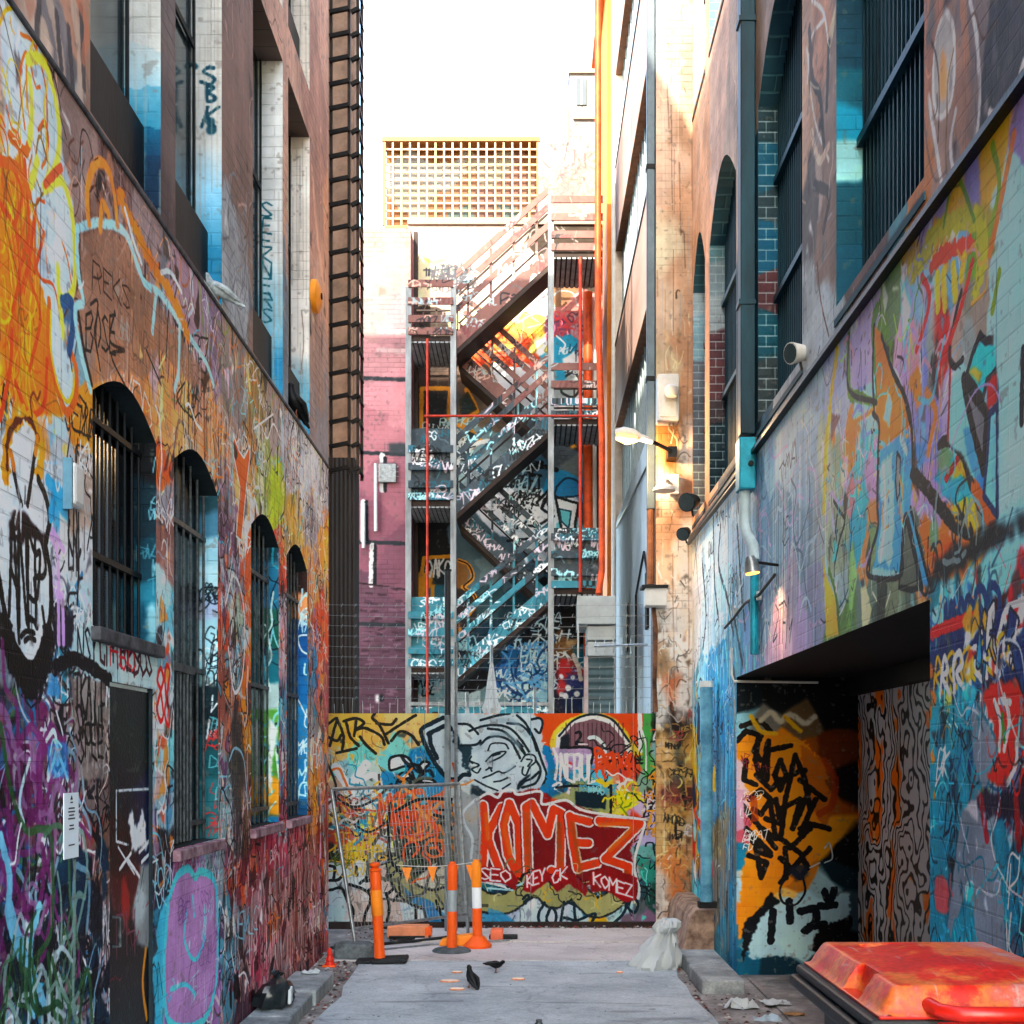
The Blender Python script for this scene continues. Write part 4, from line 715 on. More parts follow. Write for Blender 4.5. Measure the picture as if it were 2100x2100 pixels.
    c.poly([(1998,1640),(2024,1614),(2052,1640),(2110,1600),(2110,1690),(2060,1680),(2022,1680)], '#2a2234', rough=.03, a=.9); c.poly([(1974,1655),(2004,1640),(2006,1690),(1990,1672)], '#c0c0c8'); c.lines([[(2012,1640),(2024,1720)],[(2084,1640),(2090,1740)]], .05, '#8a1c28', a=.8)
    c.poly([(1918,1800),(1934,1796),(1946,1820),(1946,1870),(1924,1874),(1917,1850)], '#c05a5c', smooth=True, a=.85); c.swirls(40, ['#3fa0b0','#146a80','#9aa4ae','#c2c8cc'], (.1, .3), (.006, .014), (4.3, 5.6, .3, 2.2)); c.shards(10, ['#e07a2c'], (.03, .06), (5.55, 5.64, 1.6, 2.6))
    # crowded low part by the pillar
    c.shards(60, ['#e8a02c','#8fc8dc','#1c3a54','#e07a2c','#d8d0c4','#2f86a8','#c04030'], (.06, .3), (12.2, 13.84, .2, 2.4), out='#20242c', ow=.02); c.lines([[(1424,1660),(1436,1700),(1446,1720),(1452,1730)],[(1430,1680),(1448,1700)]], .05, '#c0401c')
    for i in range(60):
        u = c.r.uniform(10.92, 11.9); t = c.r.uniform(.3, 2.6); c.stroke([(u, t), (u + .01, t - c.r.uniform(.2, 1))], c.r.uniform(.01, .04), ['#2a86aa','#7a8a90','#b08a4c','#174c68','#9fd0dc','#5f6f78'][c.r.randint(6)], raw=True, smooth=False, a=.7)
    c.detail(260, (4.3, 5.6, 0, 2.6), (.015, .06), reach=.15); c.detail(160, (5.6, 7.6, 2.6, 4.4), (.01, .035), reach=.1); c.drips(120, ['#e0ecf0','#2a3440','#6f8fa0'], a=.35); c.weather(.13, .05); return c
cvR = paint_right(); M_right = painted("right_wall_paint", cvR, lift=.92, con=1.45, sat=1.3)
def paint_right_up():
    c = Canvas('S', XR, YR0, YR1, ZRL, ZTR, 100, '#a5826e', 22)
    c.patches([(1430,200,'#c89c80'),(1480,150,'#b89480'),(1440,500,'#c08c68'),(1500,230,'#a8907f'),(1530,200,'#77767a'),(1550,50,'#8c7868'),(1600,-200,'#a08878'),
      (1535,700,'#1c3c48'),(1550,500,'#1f4250'),(1680,100,'#c49478'),(1660,200,'#cfa88c'),(1700,250,'#a88e80'),(1680,330,'#b8a49a'),(1670,430,'#6a625e'),(1690,520,'#8c7468'),(1670,640,'#b4bcc0'),(1690,700,'#a9b4ba'),(1650,780,'#9fa8ae'),
      (1900,60,'#b07c66'),(1930,200,'#a98a7c'),(1960,330,'#8c7c78'),(2000,60,'#8a7a78'),(2040,150,'#4a484c'),(2080,80,'#525056'),(1980,200,'#b08470'),(1900,350,'#c08050'),(2010,260,'#6a5c5c'),(2150,60,'#5a5456'),(1780,480,'#6a5450'),(1840,400,'#5a90a0')], warp=.2, stretch=.5)
    c.lines([[(1665,0),(1690,30),(1702,120)],[(1655,100),(1670,240),(1700,330)],[(1690,40),(1664,80),(1656,170)]], .03, '#f0e4d8'); c.lines([[(1660,60),(1666,160),(1682,200),(1690,300)],[(1700,90),(1696,220)],[(1670,380),(1700,400),(1690,470)]], .07, '#45423f', a=.8); c.lines([[(1664,270),(1680,330),(1700,300)]], .06, '#f2d8c0', a=.8)
    c.poly([(1940,20),(1956,60),(1958,150),(1948,220),(1924,240),(1914,180),(1920,80)], '#b9b4b0', smooth=True, out='#ddd8d4', ow=.03); c.poly([(1932,100),(1942,130),(1940,200),(1926,190)], '#e0a060', smooth=True); c.lines([[(1990,0),(2004,80),(2010,200),(2002,300)],[(1960,230),(1950,300),(1960,380)],[(1905,200),(1920,300),(1935,400)],[(2030,280),(2050,230),(2080,190),(2100,130)],[(2030,230),(2050,260),(2020,310)]], .035, '#d8d4d4')
    c.lines([[(1895,90),(1900,200),(1890,360)],[(1975,0),(1985,140)]], .07, '#c88a68', a=.7)
    c.poly([(1655,600),(1690,580),(1712,640),(1712,740),(1680,800),(1655,820)], '#b7c0c5', rough=.04, a=.85); c.lines([[(1676,540),(1684,620),(1700,690)]], .02, '#5a3a34')
    c.detail(400, (4.8, 10.9, 4.41, 8), (.04, .16)); c.weather(.2, .05); return c
cvRU = paint_right_up(); M_rightup = painted("right_upper_paint", cvRU, line=.3, sat=1.0)
M_tealbrick = brickmat("teal_brick", 'F', '#1c5366', '#154453', '#3a6e7c'); M_dark = mat("bay_black", '#0c0f12', .7, var=.4, scale=4)  # near-black mottled tone for the bay ceiling, near side and shutter hood
M_teal = mat("teal_paint_metal", '#0f3c4c', .45, .2, var=.3, scale=5, stretch=(1, 1, .2)); M_tealbright = mat("bright_blue_metal", '#1fa0bc', .45, .2, var=.25, scale=6)
right = thing("brick_building", "tall right brick building with a covered bay, big painted letters and tall arched grilled windows", "building")
PB0, PB1, ZS = 5.64, 10.9, 2.64; XI = 2.92
def r3(u, v, d): return (XR + d, u, v)
mb = MB(); holed(mb, cvR, [(YR0, 0), (PB0, 0), (PB0, ZS), (PB1, ZS), (PB1, 0), (YR1, 0), (YR1, ZRL), (YR0, ZRL)], [], r3)
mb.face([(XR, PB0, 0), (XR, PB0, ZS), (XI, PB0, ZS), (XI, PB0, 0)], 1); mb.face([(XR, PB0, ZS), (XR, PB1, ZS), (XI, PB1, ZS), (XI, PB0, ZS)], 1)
mb.face([(XR, YR0, 0), (XI + 3, YR0, 0), (XI + 3, YR0, ZRL), (XR, YR0, ZRL)], 2)
M_rbrick = brickmat("red_brown_brick", 'S', '#7d6256', '#685048', '#4a3b36')
mb.build("wall", [M_right, M_dark, M_rbrick], right)
R_OPEN = [(5.72, 7.36), (8.28, 9.87), (10.93, 12.53), (12.85, 13.80)]
mb = MB(); holes = [arch(a, b, 4.62, 7.15, 7.62) for a, b in R_OPEN] + [[(a, 9.2), (b, 9.2), (b, 11.6), (a, 11.6)] for a, b in R_OPEN]
holed(mb, cvRU, [(YR0, ZRL), (YR1, ZRL), (YR1, ZTR), (YR0, ZTR)], holes, r3, .18, rmi=1)
mb.face([(XR, YR0, ZRL), (XR + 3, YR0, ZRL), (XR + 3, YR0, ZTR), (XR, YR0, ZTR)], 2); mb.face([(XR, YR0, ZTR), (XR + 3, YR0, ZTR), (XR + 3, YR1, ZTR), (XR, YR1, ZTR)], 2)
mb.face([(XR, YR1, 0), (XR + 3, YR1, 0), (XR + 3, YR1, ZTR), (XR, YR1, ZTR)], 2)
mb.build("upper_wall", [M_rightup, M_tealbrick, M_rbrick], right)
M_black = mat("black_flashing", '#121519', .4, .3, var=.3, scale=10)
MB().prism([(XR - .05, ZRL - .03), (XR + .02, ZRL - .03), (XR + .02, ZRL + .06), (XR - .05, ZRL)], 'y', YR0, YR1).build("ledge", M_black, right)
def tealr(c, B=None):
    c.patches([(1735,100,'#14485a'),(1740,200,'#186072'),(1725,250,'#1990b0'),(1730,320,'#8fc4cc'),(1740,420,'#16505f'),(1745,600,'#17566a')], .05) if B == 0 else \
    c.patches([(1570,250,'#2c444c'),(1575,350,'#17566a'),(1590,400,'#33454c'),(1570,500,'#155870'),(1590,600,'#5a3f44'),(1575,700,'#17505e'),(1590,750,'#3a4448')], .05) if B == 1 else \
    c.patches([(1470,500,'#5f7f88'),(1480,560,'#7a8a92'),(1475,650,'#8f9aa0'),(1485,700,'#5a4248'),(1480,780,'#604448'),(1470,850,'#4c4448'),(1485,880,'#2a3c44')], .05) if B == 2 else \
    c.patches([(1430,600,'#8fa0a8'),(1440,700,'#7d9aa6'),(1430,780,'#6a7078'),(1440,850,'#5a6068')], .05)
    if B: 
        z = c.v0
        while z < c.v1: c.stroke([(c.u0, z), (c.u1, z)], .008, '#9fb0b4', raw=True, smooth=False, a=.8); z += .086
        for k in range(int((c.v1 - c.v0) / .086)): c.stroke([(c.u0 + (.06 if k % 2 else .13), c.v0 + k * .086), (c.u0 + (.06 if k % 2 else .13), c.v0 + k * .086 + .086)], .008, '#9fb0b4', raw=True, smooth=False, a=.8)
M_panegreen = mat("dirty_glass", '#0c1a1e', .3, var=.5, scale=4, bump=.05)
for up in (0, 1):
    for i, (a, b) in enumerate(R_OPEN):
        z0, z1 = (4.62, 7.15) if not up else (9.2, 11.6); g = MB(); n = 22 if not up else 8
        for k in range(n):
            y = a + .02 + (b - a - .04) * k / (n - 1); h = z1 + (.46 * math.sin(math.pi * (y - a) / (b - a)) if not up else -.02); g.bar((XR + .165, y, z0 + .01), (XR + .165, y, h), .022, .014)
        for zz in ((z0 + .95, z0 + 1.9) if not up else (z0 + 1.2,)): g.box((XR + .12, a + .004, zz), (XR + .178, b - .004, zz + .05))
        w = g.build("window", M_teal if i < 3 else M_bar_dark, right); pm = MB(); pm.face([(XR + .179, a, z0), (XR + .179, b, z0), (XR + .179, b, z1 + .5), (XR + .179, a, z1 + .5)]); pm.build("pane", M_panegreen, w)
        MB().prism([(XR - .01, z0 - .12), (XR + .178, z0 - .12), (XR + .178, z0 + .02), (XR - .01, z0 - .08)], 'y', a - .02, b + .02).build("sill", M_tealbrick if i < 2 else M_ledge, w)
        far_reveal("jamb", b, XR, XR + .178, z0, z1, lambda c, i=i: tealr(c, i), w, seed=70 + i, line=.3, ppm=200)
# bay: far wall with orange piece, inner wall with contour pattern, floor step
def endfn(c):
    c.patches([(1520,1440,'#0e1a20'),(1600,1430,'#0d1216'),(1700,1450,'#0c0e12'),(1560,1480,'#6a6a66'),(1640,1480,'#5a4a34'),(1525,1470,'#7fb4c4'),(1540,1540,'#ec8418'),(1600,1540,'#e47c14'),(1650,1560,'#8a4a18'),(1700,1560,'#5a2c12'),(1580,1620,'#ec8418'),(1640,1620,'#d8881c'),(1690,1640,'#8f4a14'),(1560,1700,'#ee8818'),(1640,1720,'#e47e18'),(1700,1720,'#c88420'),(1560,1800,'#f08c1c'),(1600,1840,'#e8b05c'),(1530,1880,'#ee7c20'),(1640,1790,'#b06a20'),(1720,1600,'#16100e'),(1735,1750,'#0c0e10'),(1720,1800,'#14262c'),
      (1600,1880,'#9cc4d0'),(1660,1860,'#a0c8d4'),(1700,1820,'#8fb0b8'),(1560,1920,'#8fc0cf'),(1640,1930,'#9fc8d2'),(1720,1860,'#3a4c54'),(1520,1900,'#2a6a84'),(1520,1980,'#145068'),(1600,1980,'#0f2c38'),(1700,1920,'#0d1014'),(1700,1990,'#0c1014'),(1516,1600,'#c8b0b8'),(1518,1700,'#b05060'),(1516,1760,'#1c6a88'),(1525,1820,'#9fc8dc'),(1540,1820,'#f09028')], .05)
    c.poly([(1526,1520),(1560,1500),(1640,1515),(1690,1560),(1700,1640),(1690,1740),(1640,1800),(1590,1830),(1540,1900),(1512,1930),(1520,1800),(1540,1700),(1528,1600)], '#ee8212', rough=.03, a=.9); c.poly([(1640,1530),(1700,1560),(1722,1640),(1690,1700),(1650,1640)], '#8a4a18', rough=.03, a=.7); c.poly([(1560,1872),(1600,1840),(1680,1846),(1742,1830),(1742,1900),(1690,1920),(1660,1960),(1540,1965),(1530,1930)], '#a8ccd6', rough=.03, a=.92)
    c.lines([[(1512,1520),(1530,1500),(1560,1510),(1545,1540),(1560,1560)],[(1555,1510),(1548,1560),(1560,1600),(1575,1520),(1572,1600)],[(1600,1560),(1588,1590),(1600,1620),(1612,1590),(1600,1562)],[(1630,1550),(1610,1640),(1600,1720)],[(1630,1550),(1650,1600),(1660,1660)],[(1620,1590),(1650,1580)],[(1536,1640),(1560,1620),(1580,1640),(1560,1670),(1545,1660)],[(1520,1650),(1560,1700),(1590,1740)],[(1590,1640),(1600,1690),(1570,1680)],[(1530,1560),(1525,1600),(1550,1610)],
      [(1660,1620),(1630,1690)],[(1672,1640),(1640,1710)],[(1640,1700),(1660,1690),(1700,1700)],[(1600,1720),(1640,1750),(1656,1780),(1640,1800),(1600,1760)],[(1620,1740),(1660,1700)],[(1600,1810),(1660,1740)],[(1540,1720),(1560,1750),(1580,1755),(1545,1715),(1560,1800),(1572,1770),(1535,1755)],[(1562,1700),(1590,1720),(1580,1650)],[(1640,1600),(1690,1640)],[(1600,1660),(1640,1640),(1625,1700)],[(1550,1590),(1580,1620),(1600,1600)],[(1610,1740),(1612,1800)],[(1570,1540),(1620,1530)]], .05, '#15110f', smooth=False)
    c.lines([[(1520,1490),(1555,1480),(1580,1500)],[(1530,1700),(1580,1750)]], .05, '#1a1614'); c.lines([[(1620,1790),(1600,1820),(1604,1850),(1630,1856),(1650,1830),(1646,1800)]], .02, '#16181c')
    c.lines([[(1560,1478),(1580,1462),(1600,1480),(1620,1466),(1650,1484),(1670,1470)]], .05, '#b8b4a0', soft=1); c.lines([[(1540,1470),(1560,1500),(1590,1505)],[(1610,1472),(1640,1500)]], .04, '#d8a028', soft=.8)
    c.blob(1640,1790,.09,.07,'#1c2430',.9); c.poly([(1524,1895),(1560,1860),(1580,1830),(1600,1850),(1560,1880),(1540,1930),(1520,1980)], '#101418', rough=.02)
    c.lines([[(1584,1870),(1580,1930)],[(1618,1850),(1620,1890)],[(1640,1870),(1670,1864),(1672,1890),(1650,1910)],[(1690,1830),(1700,1850),(1710,1826)],[(1680,1860),(1710,1856)],[(1660,1900),(1690,1896)]], .07, '#11161c'); c.poly([(1680,1900),(1745,1880),(1745,1960),(1660,1950)], '#0b0c0f', rough=.03)
    c.lines([[(1690,1740),(1700,1730),(1706,1760),(1690,1770)],[(1660,1780),(1680,1770)]], .012, '#aab4b8'); c.poly([(1509,1620),(1524,1620),(1526,1700),(1509,1706)], '#b890a8'); c.tags(10, ['#7a2c3c','#dfe6ea'], (.04,.08), (.005,.01), (1.85,1.91,1.1,1.9)); c.blob(1520,1770,.05,.06,'#1f6f8c',.9)
    c.lines([[(1545,1640),(1548,1680)],[(1690,1560),(1712,1600),(1706,1650),(1680,1670)]], .06, '#8a3410', a=.7)
cE = Canvas('F', PB1, XR, XI, 0, ZS, 260, '#101418', 24); endfn(cE); cE.weather(.1, .03); M_end = painted("bay_end_paint", cE, line=.1, lift=.85)
mb = MB(); quad_uv(mb, cE, [(XR, PB1, 0), (XI, PB1, 0), (XI, PB1, ZS), (XR, PB1, ZS)]); mb.build("bay_wall", M_end, right)
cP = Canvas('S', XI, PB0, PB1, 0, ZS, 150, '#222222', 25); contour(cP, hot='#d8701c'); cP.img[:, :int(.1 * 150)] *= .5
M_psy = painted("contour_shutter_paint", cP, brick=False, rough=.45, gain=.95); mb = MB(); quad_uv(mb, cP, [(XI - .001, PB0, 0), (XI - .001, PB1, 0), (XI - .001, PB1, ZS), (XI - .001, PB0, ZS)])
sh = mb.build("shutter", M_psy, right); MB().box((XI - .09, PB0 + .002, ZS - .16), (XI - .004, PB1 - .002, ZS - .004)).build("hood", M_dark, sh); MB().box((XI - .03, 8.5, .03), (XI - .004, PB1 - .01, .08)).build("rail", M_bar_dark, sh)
# pier facing the camera, with rust and peeling paint
def pierfn(c):
    c.patches([(1360,20,'#e8c4a8'),(1390,50,'#dcae8c'),(1410,100,'#b58a70'),(1360,200,'#e6bfa0'),(1400,250,'#c8946c'),(1370,350,'#e2b898'),(1400,450,'#d09468'),(1365,500,'#d8c8a0'),(1390,560,'#d09a70'),(1370,650,'#dcb490'),(1400,700,'#cf8a5a'),(1375,750,'#cdb080'),(1400,820,'#d08a58'),(1385,930,'#d8782c'),(1410,930,'#e0d0c4'),(1370,1000,'#e0d8d0'),(1400,1020,'#a86a44'),
      (1370,1080,'#e2a070'),(1400,1100,'#e6d8cc'),(1375,1180,'#e0b48c'),(1400,1200,'#ece0d8'),(1370,1260,'#e4d8d0'),(1395,1280,'#dcd8d4'),(1360,1300,'#d8b8a0'),(1375,1350,'#b08050'),(1400,1350,'#e4dcd4'),(1385,1420,'#d8622c'),(1410,1440,'#d8c8c0'),(1355,1450,'#c8c4c0'),(1360,1560,'#e8a84c'),(1360,1700,'#d8a048'),(1365,1840,'#d8c8b8'),(1385,1500,'#2c1c18'),(1390,1580,'#3a4a44'),(1395,1640,'#1c2024'),(1392,1630,'#c04028'),(1392,1680,'#e89a24'),(1390,1760,'#f0761c'),(1392,1840,'#ee6c18'),(1395,1880,'#d8a080'),(1410,1560,'#e8a028'),(1412,1700,'#d8b070'),(1415,1850,'#b0a8a0')], .12, stretch=.55, mix=.12)
    for i in range(60):
        u = c.r.uniform(c.u0, c.u1); t = c.r.uniform(.6, 12); c.stroke([(u, t), (u + c.r.uniform(-.02, .02), t - c.r.uniform(.2, 1.2))], c.r.uniform(.004, .014), ['#8a5a3c','#f0dccc','#b07a54','#5a4438','#e8a070','#9aa0a4'][c.r.randint(6)], raw=True, smooth=False, a=.55)
    c.lines([[(1402,1620),(1400,1640),(1404,1660)],[(1385,1690),(1386,1720),(1400,1710)]], .03, '#15161a'); c.detail(350, (1.43, 1.84, 0, 4), (.02, .07)); c.detail(90, (1.43, 1.84, 4, 12), (.02, .06), vert=3); c.tags(16, ['#1a1c20','#e0e4e4','#c8382c','#e8b02c'], (.05,.12), (.008,.014), (1.5,1.84,1.0,2.4))
cQ = Canvas('F', YR1, 1.43, XR, 0, ZTR, 110, '#d8b090', 26); pierfn(cQ); cQ.weather(.16, .05); M_pier = painted("pier_paint", cQ, brick=True, line=.3, gain=.66, sat=.62, lift=.95)
mb = MB(); y = YR1 + .004; quad_uv(mb, cQ, [(1.43, y, 0), (XR, y, 0), (XR, y, ZTR), (1.43, y, ZTR)])
mb.face([(1.43, y, 0), (1.43, y + .6, 0), (1.43, y + .6, ZTR), (1.43, y, ZTR)], 1); mb.face([(1.43, y + .6, 0), (3.0, y + .6, 0), (3.0, y + .6, ZTR), (1.43, y + .6, ZTR)], 1); mb.face([(1.43, y, ZTR), (XR, y, ZTR), (XR, y + .6, ZTR), (1.43, y + .6, ZTR)], 1)
mb.build("pier", [M_pier, M_rbrick], right)
# kerb-high plinth by the pier
MB().prism([(1.52, 0), (1.84, 0), (1.84, .42), (1.66, .42), (1.6, .34)], 'y', 12.2, 13.83).build("plinth", mat("pale_plinth", '#b89c88', .8, var=.35, scale=6, col2='#5a4438'), right, bevel=.01)

# ================================================================== GROUND
def ground_mat(name, c1, c2, c3, sc=1.5, crack=True, rough=.75):
    m, nt, b = new_mat(name); L = nt.links.new; tc = node(nt, "ShaderNodeTexCoord")
    n1 = node(nt, "ShaderNodeTexNoise"); n1.inputs['Scale'].default_value = sc; n1.inputs['Detail'].default_value = 10; n1.inputs['Roughness'].default_value = .7
    n2 = node(nt, "ShaderNodeTexNoise"); n2.inputs['Scale'].default_value = 55; n2.inputs['Detail'].default_value = 6
    for n in (n1, n2): L(tc.outputs['Object'], n.inputs['Vector'])
    r = node(nt, "ShaderNodeValToRGB"); e = r.color_ramp.elements; e[0].position = .34; e[0].color = (*lin(c1), 1); e[1].position = .66; e[1].color = (*lin(c3), 1); k = e.new(.5); k.color = (*lin(c2), 1)
    L(n1.outputs['Fac'], r.inputs[0]); mr = node(nt, "ShaderNodeMapRange"); mr.inputs['From Min'].default_value = .3; mr.inputs['From Max'].default_value = .7; mr.inputs['To Min'].default_value = .78; mr.inputs['To Max'].default_value = 1.12
    L(n2.outputs['Fac'], mr.inputs[0]); mx = node(nt, "ShaderNodeMix", data_type='RGBA', blend_type='MULTIPLY'); mx.inputs[0].default_value = 1; L(r.outputs[0], mx.inputs[6]); L(mr.outputs[0], mx.inputs[7]); last = mx.outputs[2]
    if crack:
        mp = node(nt, "ShaderNodeMapping"); mp.inputs['Scale'].default_value = (.35, 2.2, 1); L(tc.outputs['Object'], mp.inputs[0])
        n3 = node(nt, "ShaderNodeTexNoise"); n3.inputs['Scale'].default_value = 2.2; n3.inputs['Detail'].default_value = 7; L(mp.outputs[0], n3.inputs['Vector'])
        m3 = node(nt, "ShaderNodeMapRange"); m3.inputs['From Min'].default_value = .60; m3.inputs['From Max'].default_value = .68; m3.inputs['To Min'].default_value = 1; m3.inputs['To Max'].default_value = .62; L(n3.outputs['Fac'], m3.inputs[0])
        x3 = node(nt, "ShaderNodeMix", data_type='RGBA', blend_type='MULTIPLY'); x3.inputs[0].default_value = 1; L(last, x3.inputs[6]); L(m3.outputs[0], x3.inputs[7]); last = x3.outputs[2]
        vo = node(nt, "ShaderNodeTexVoronoi", feature='DISTANCE_TO_EDGE'); vo.inputs['Scale'].default_value = .75; wn = node(nt, "ShaderNodeTexNoise"); wn.inputs['Scale'].default_value = 3; wn.inputs['Detail'].default_value = 8
        L(tc.outputs['Object'], wn.inputs['Vector']); va = node(nt, "ShaderNodeVectorMath", operation='MULTIPLY_ADD'); va.inputs[1].default_value = (.5, .5, .5); L(wn.outputs['Color'], va.inputs[0]); L(tc.outputs['Object'], va.inputs[2]); L(va.outputs[0], vo.inputs['Vector'])
        mc = node(nt, "ShaderNodeMapRange"); mc.inputs['From Min'].default_value = .003; mc.inputs['From Max'].default_value = .012; mc.inputs['To Min'].default_value = .5; L(vo.outputs['Distance'], mc.inputs[0])
        x4 = node(nt, "ShaderNodeMix", data_type='RGBA', blend_type='MULTIPLY'); x4.inputs[0].default_value = .45; L(last, x4.inputs[6]); L(mc.outputs[0], x4.inputs[7]); last = x4.outputs[2]
        n5 = node(nt, "ShaderNodeTexNoise"); n5.inputs['Scale'].default_value = 7; n5.inputs['Detail'].default_value = 4; L(tc.outputs['Object'], n5.inputs['Vector']); m5 = node(nt, "ShaderNodeMapRange"); m5.inputs['From Min'].default_value = .66; m5.inputs['From Max'].default_value = .72; m5.inputs['To Min'].default_value = 1; m5.inputs['To Max'].default_value = .6; L(n5.outputs['Fac'], m5.inputs[0])
        x5 = node(nt, "ShaderNodeMix", data_type='RGBA', blend_type='MULTIPLY'); x5.inputs[0].default_value = 1; L(last, x5.inputs[6]); L(m5.outputs[0], x5.inputs[7]); last = x5.outputs[2]
    L(last, b.inputs['Base Color']); b.inputs['Roughness'].default_value = rough
    bp = node(nt, "ShaderNodeBump"); bp.inputs['Strength'].default_value = .45; bp.inputs['Distance'].default_value = .01; L(n2.outputs['Fac'], bp.inputs['Height']); L(bp.outputs[0], b.inputs['Normal']); return m
M_dirt = ground_mat("stone_and_dirt", '#4c4846', '#767270', '#a09c98', 2.5); M_road = ground_mat("worn_concrete", '#88939a', '#a4afb4', '#bac4c8', 1.2)
M_slab = ground_mat("pale_slab", '#a29c9a', '#bab4b2', '#c8c2c0', 1.0); M_kerb = ground_mat("bluestone", '#5a6266', '#868e90', '#acb2b2', 3, False)
tag(MB().box((-60, -30, -.2), (60, 160, -.004)).build("ground", M_dirt), kind='structure')
mb = MB(); N = 40; r_ = random.Random(3)
def edge(x, y, s): return x + .03 * math.sin(y * 2.1 + s) + .02 * math.sin(y * 5.3 + s * 2)
for i in range(N):
    y0, y1 = -6 + i * 17.6 / N, -6 + (i + 1) * 17.6 / N
    mb.face([(edge(-1.55, y0, 0), y0, .012), (edge(1.33, y0, 2), y0, .012), (edge(1.33, y1, 2), y1, .012), (edge(-1.55, y1, 0), y1, .012)])
tag(mb.build("road", M_road), kind='structure')
tag(MB().box((-1.86, 11.62, -.002), (1.46, 12.72, .016)).box((-1.2, 12.735, -.002), (1.46, 13.75, .03)).build("pavement", M_slab, bevel=.004), kind='structure')
mb = MB()
for i, y in enumerate([3.2, 4.1, 5.0, 5.9, 6.8, 7.7, 8.6, 9.5]):
    mb.box((-1.98, y + .008, -.01), (-1.66 + .015 * math.sin(i * 3), y + .892, .115 + .008 * math.sin(i * 2)))
tag(mb.build("kerb", M_kerb, bevel=.015), kind='structure')
mb = MB()
for i, y in enumerate([9.95, 10.75]): mb.prism([(1.40 + .02 * i, y), (1.74, y - .05), (1.74, y + .78), (1.39, y + .79)], 'z', -.01, .13)
tag(mb.build("kerb", M_kerb, bevel=.018), kind='structure')
mb = MB(); mb.box((1.36, 6.2, -.003), (1.82, 9.9, .02)); 
for k in range(5): mb.box((1.9, 5.7 + k, -.003), (2.85, 6.69 + k, .016))
tag(mb.build("paving", M_dirt, bevel=.01), kind='structure')
def debris(name, spots, cols, n, kind='stuff', size=(.008, .03), flat=.5, seed=5):
    r = random.Random(seed); ms = [mat(name + "_" + w, h, .8, var=.2, bump=0) for w, h in cols]; mb = MB()
    for _ in range(n):
        x0, x1, y0, y1, z = spots[r.randrange(len(spots))]; x, y = r.uniform(x0, x1), r.uniform(y0, y1); s = r.uniform(*size); a = r.uniform(0, 6.28)
        k = r.randint(4, 6); pts = [(x + math.cos(a + 6.28 * i / k) * s * r.uniform(.6, 1.2), y + math.sin(a + 6.28 * i / k) * s * r.uniform(.6, 1.2), z) for i in range(k)]
        h = s * flat; top = (x, y, z + h); mi = r.randrange(len(ms))
        for i in range(k): mb.face([pts[i], pts[(i + 1) % k], top], mi)
    return tag(mb.build(name, ms, merge=False), kind=kind)
debris("litter", [(-1.66, -1.5, 6, 11.6, .004), (-1.98, -1.6, 10.5, 11.9, .004), (1.33, 1.45, 7, 12.2, .008), (1.4, 1.82, 7.0, 9.9, .022), (-2.0, -.9, 12.8, 13.85, .004), (-.9, 1.4, 13.7, 13.88, .03)], [("leaf", '#5a3020'), ("grit", '#3c3c3e'), ("scrap", '#b9b4ae'), ("stone", '#7a7470'), ("red", '#8a3a2c')], 900, size=(.006, .028))
debris("grit", [(-1.5, 1.3, 4, 12.6, .014)], [("dark", '#4a5054'), ("pale", '#c8ccce')], 220, size=(.003, .011))

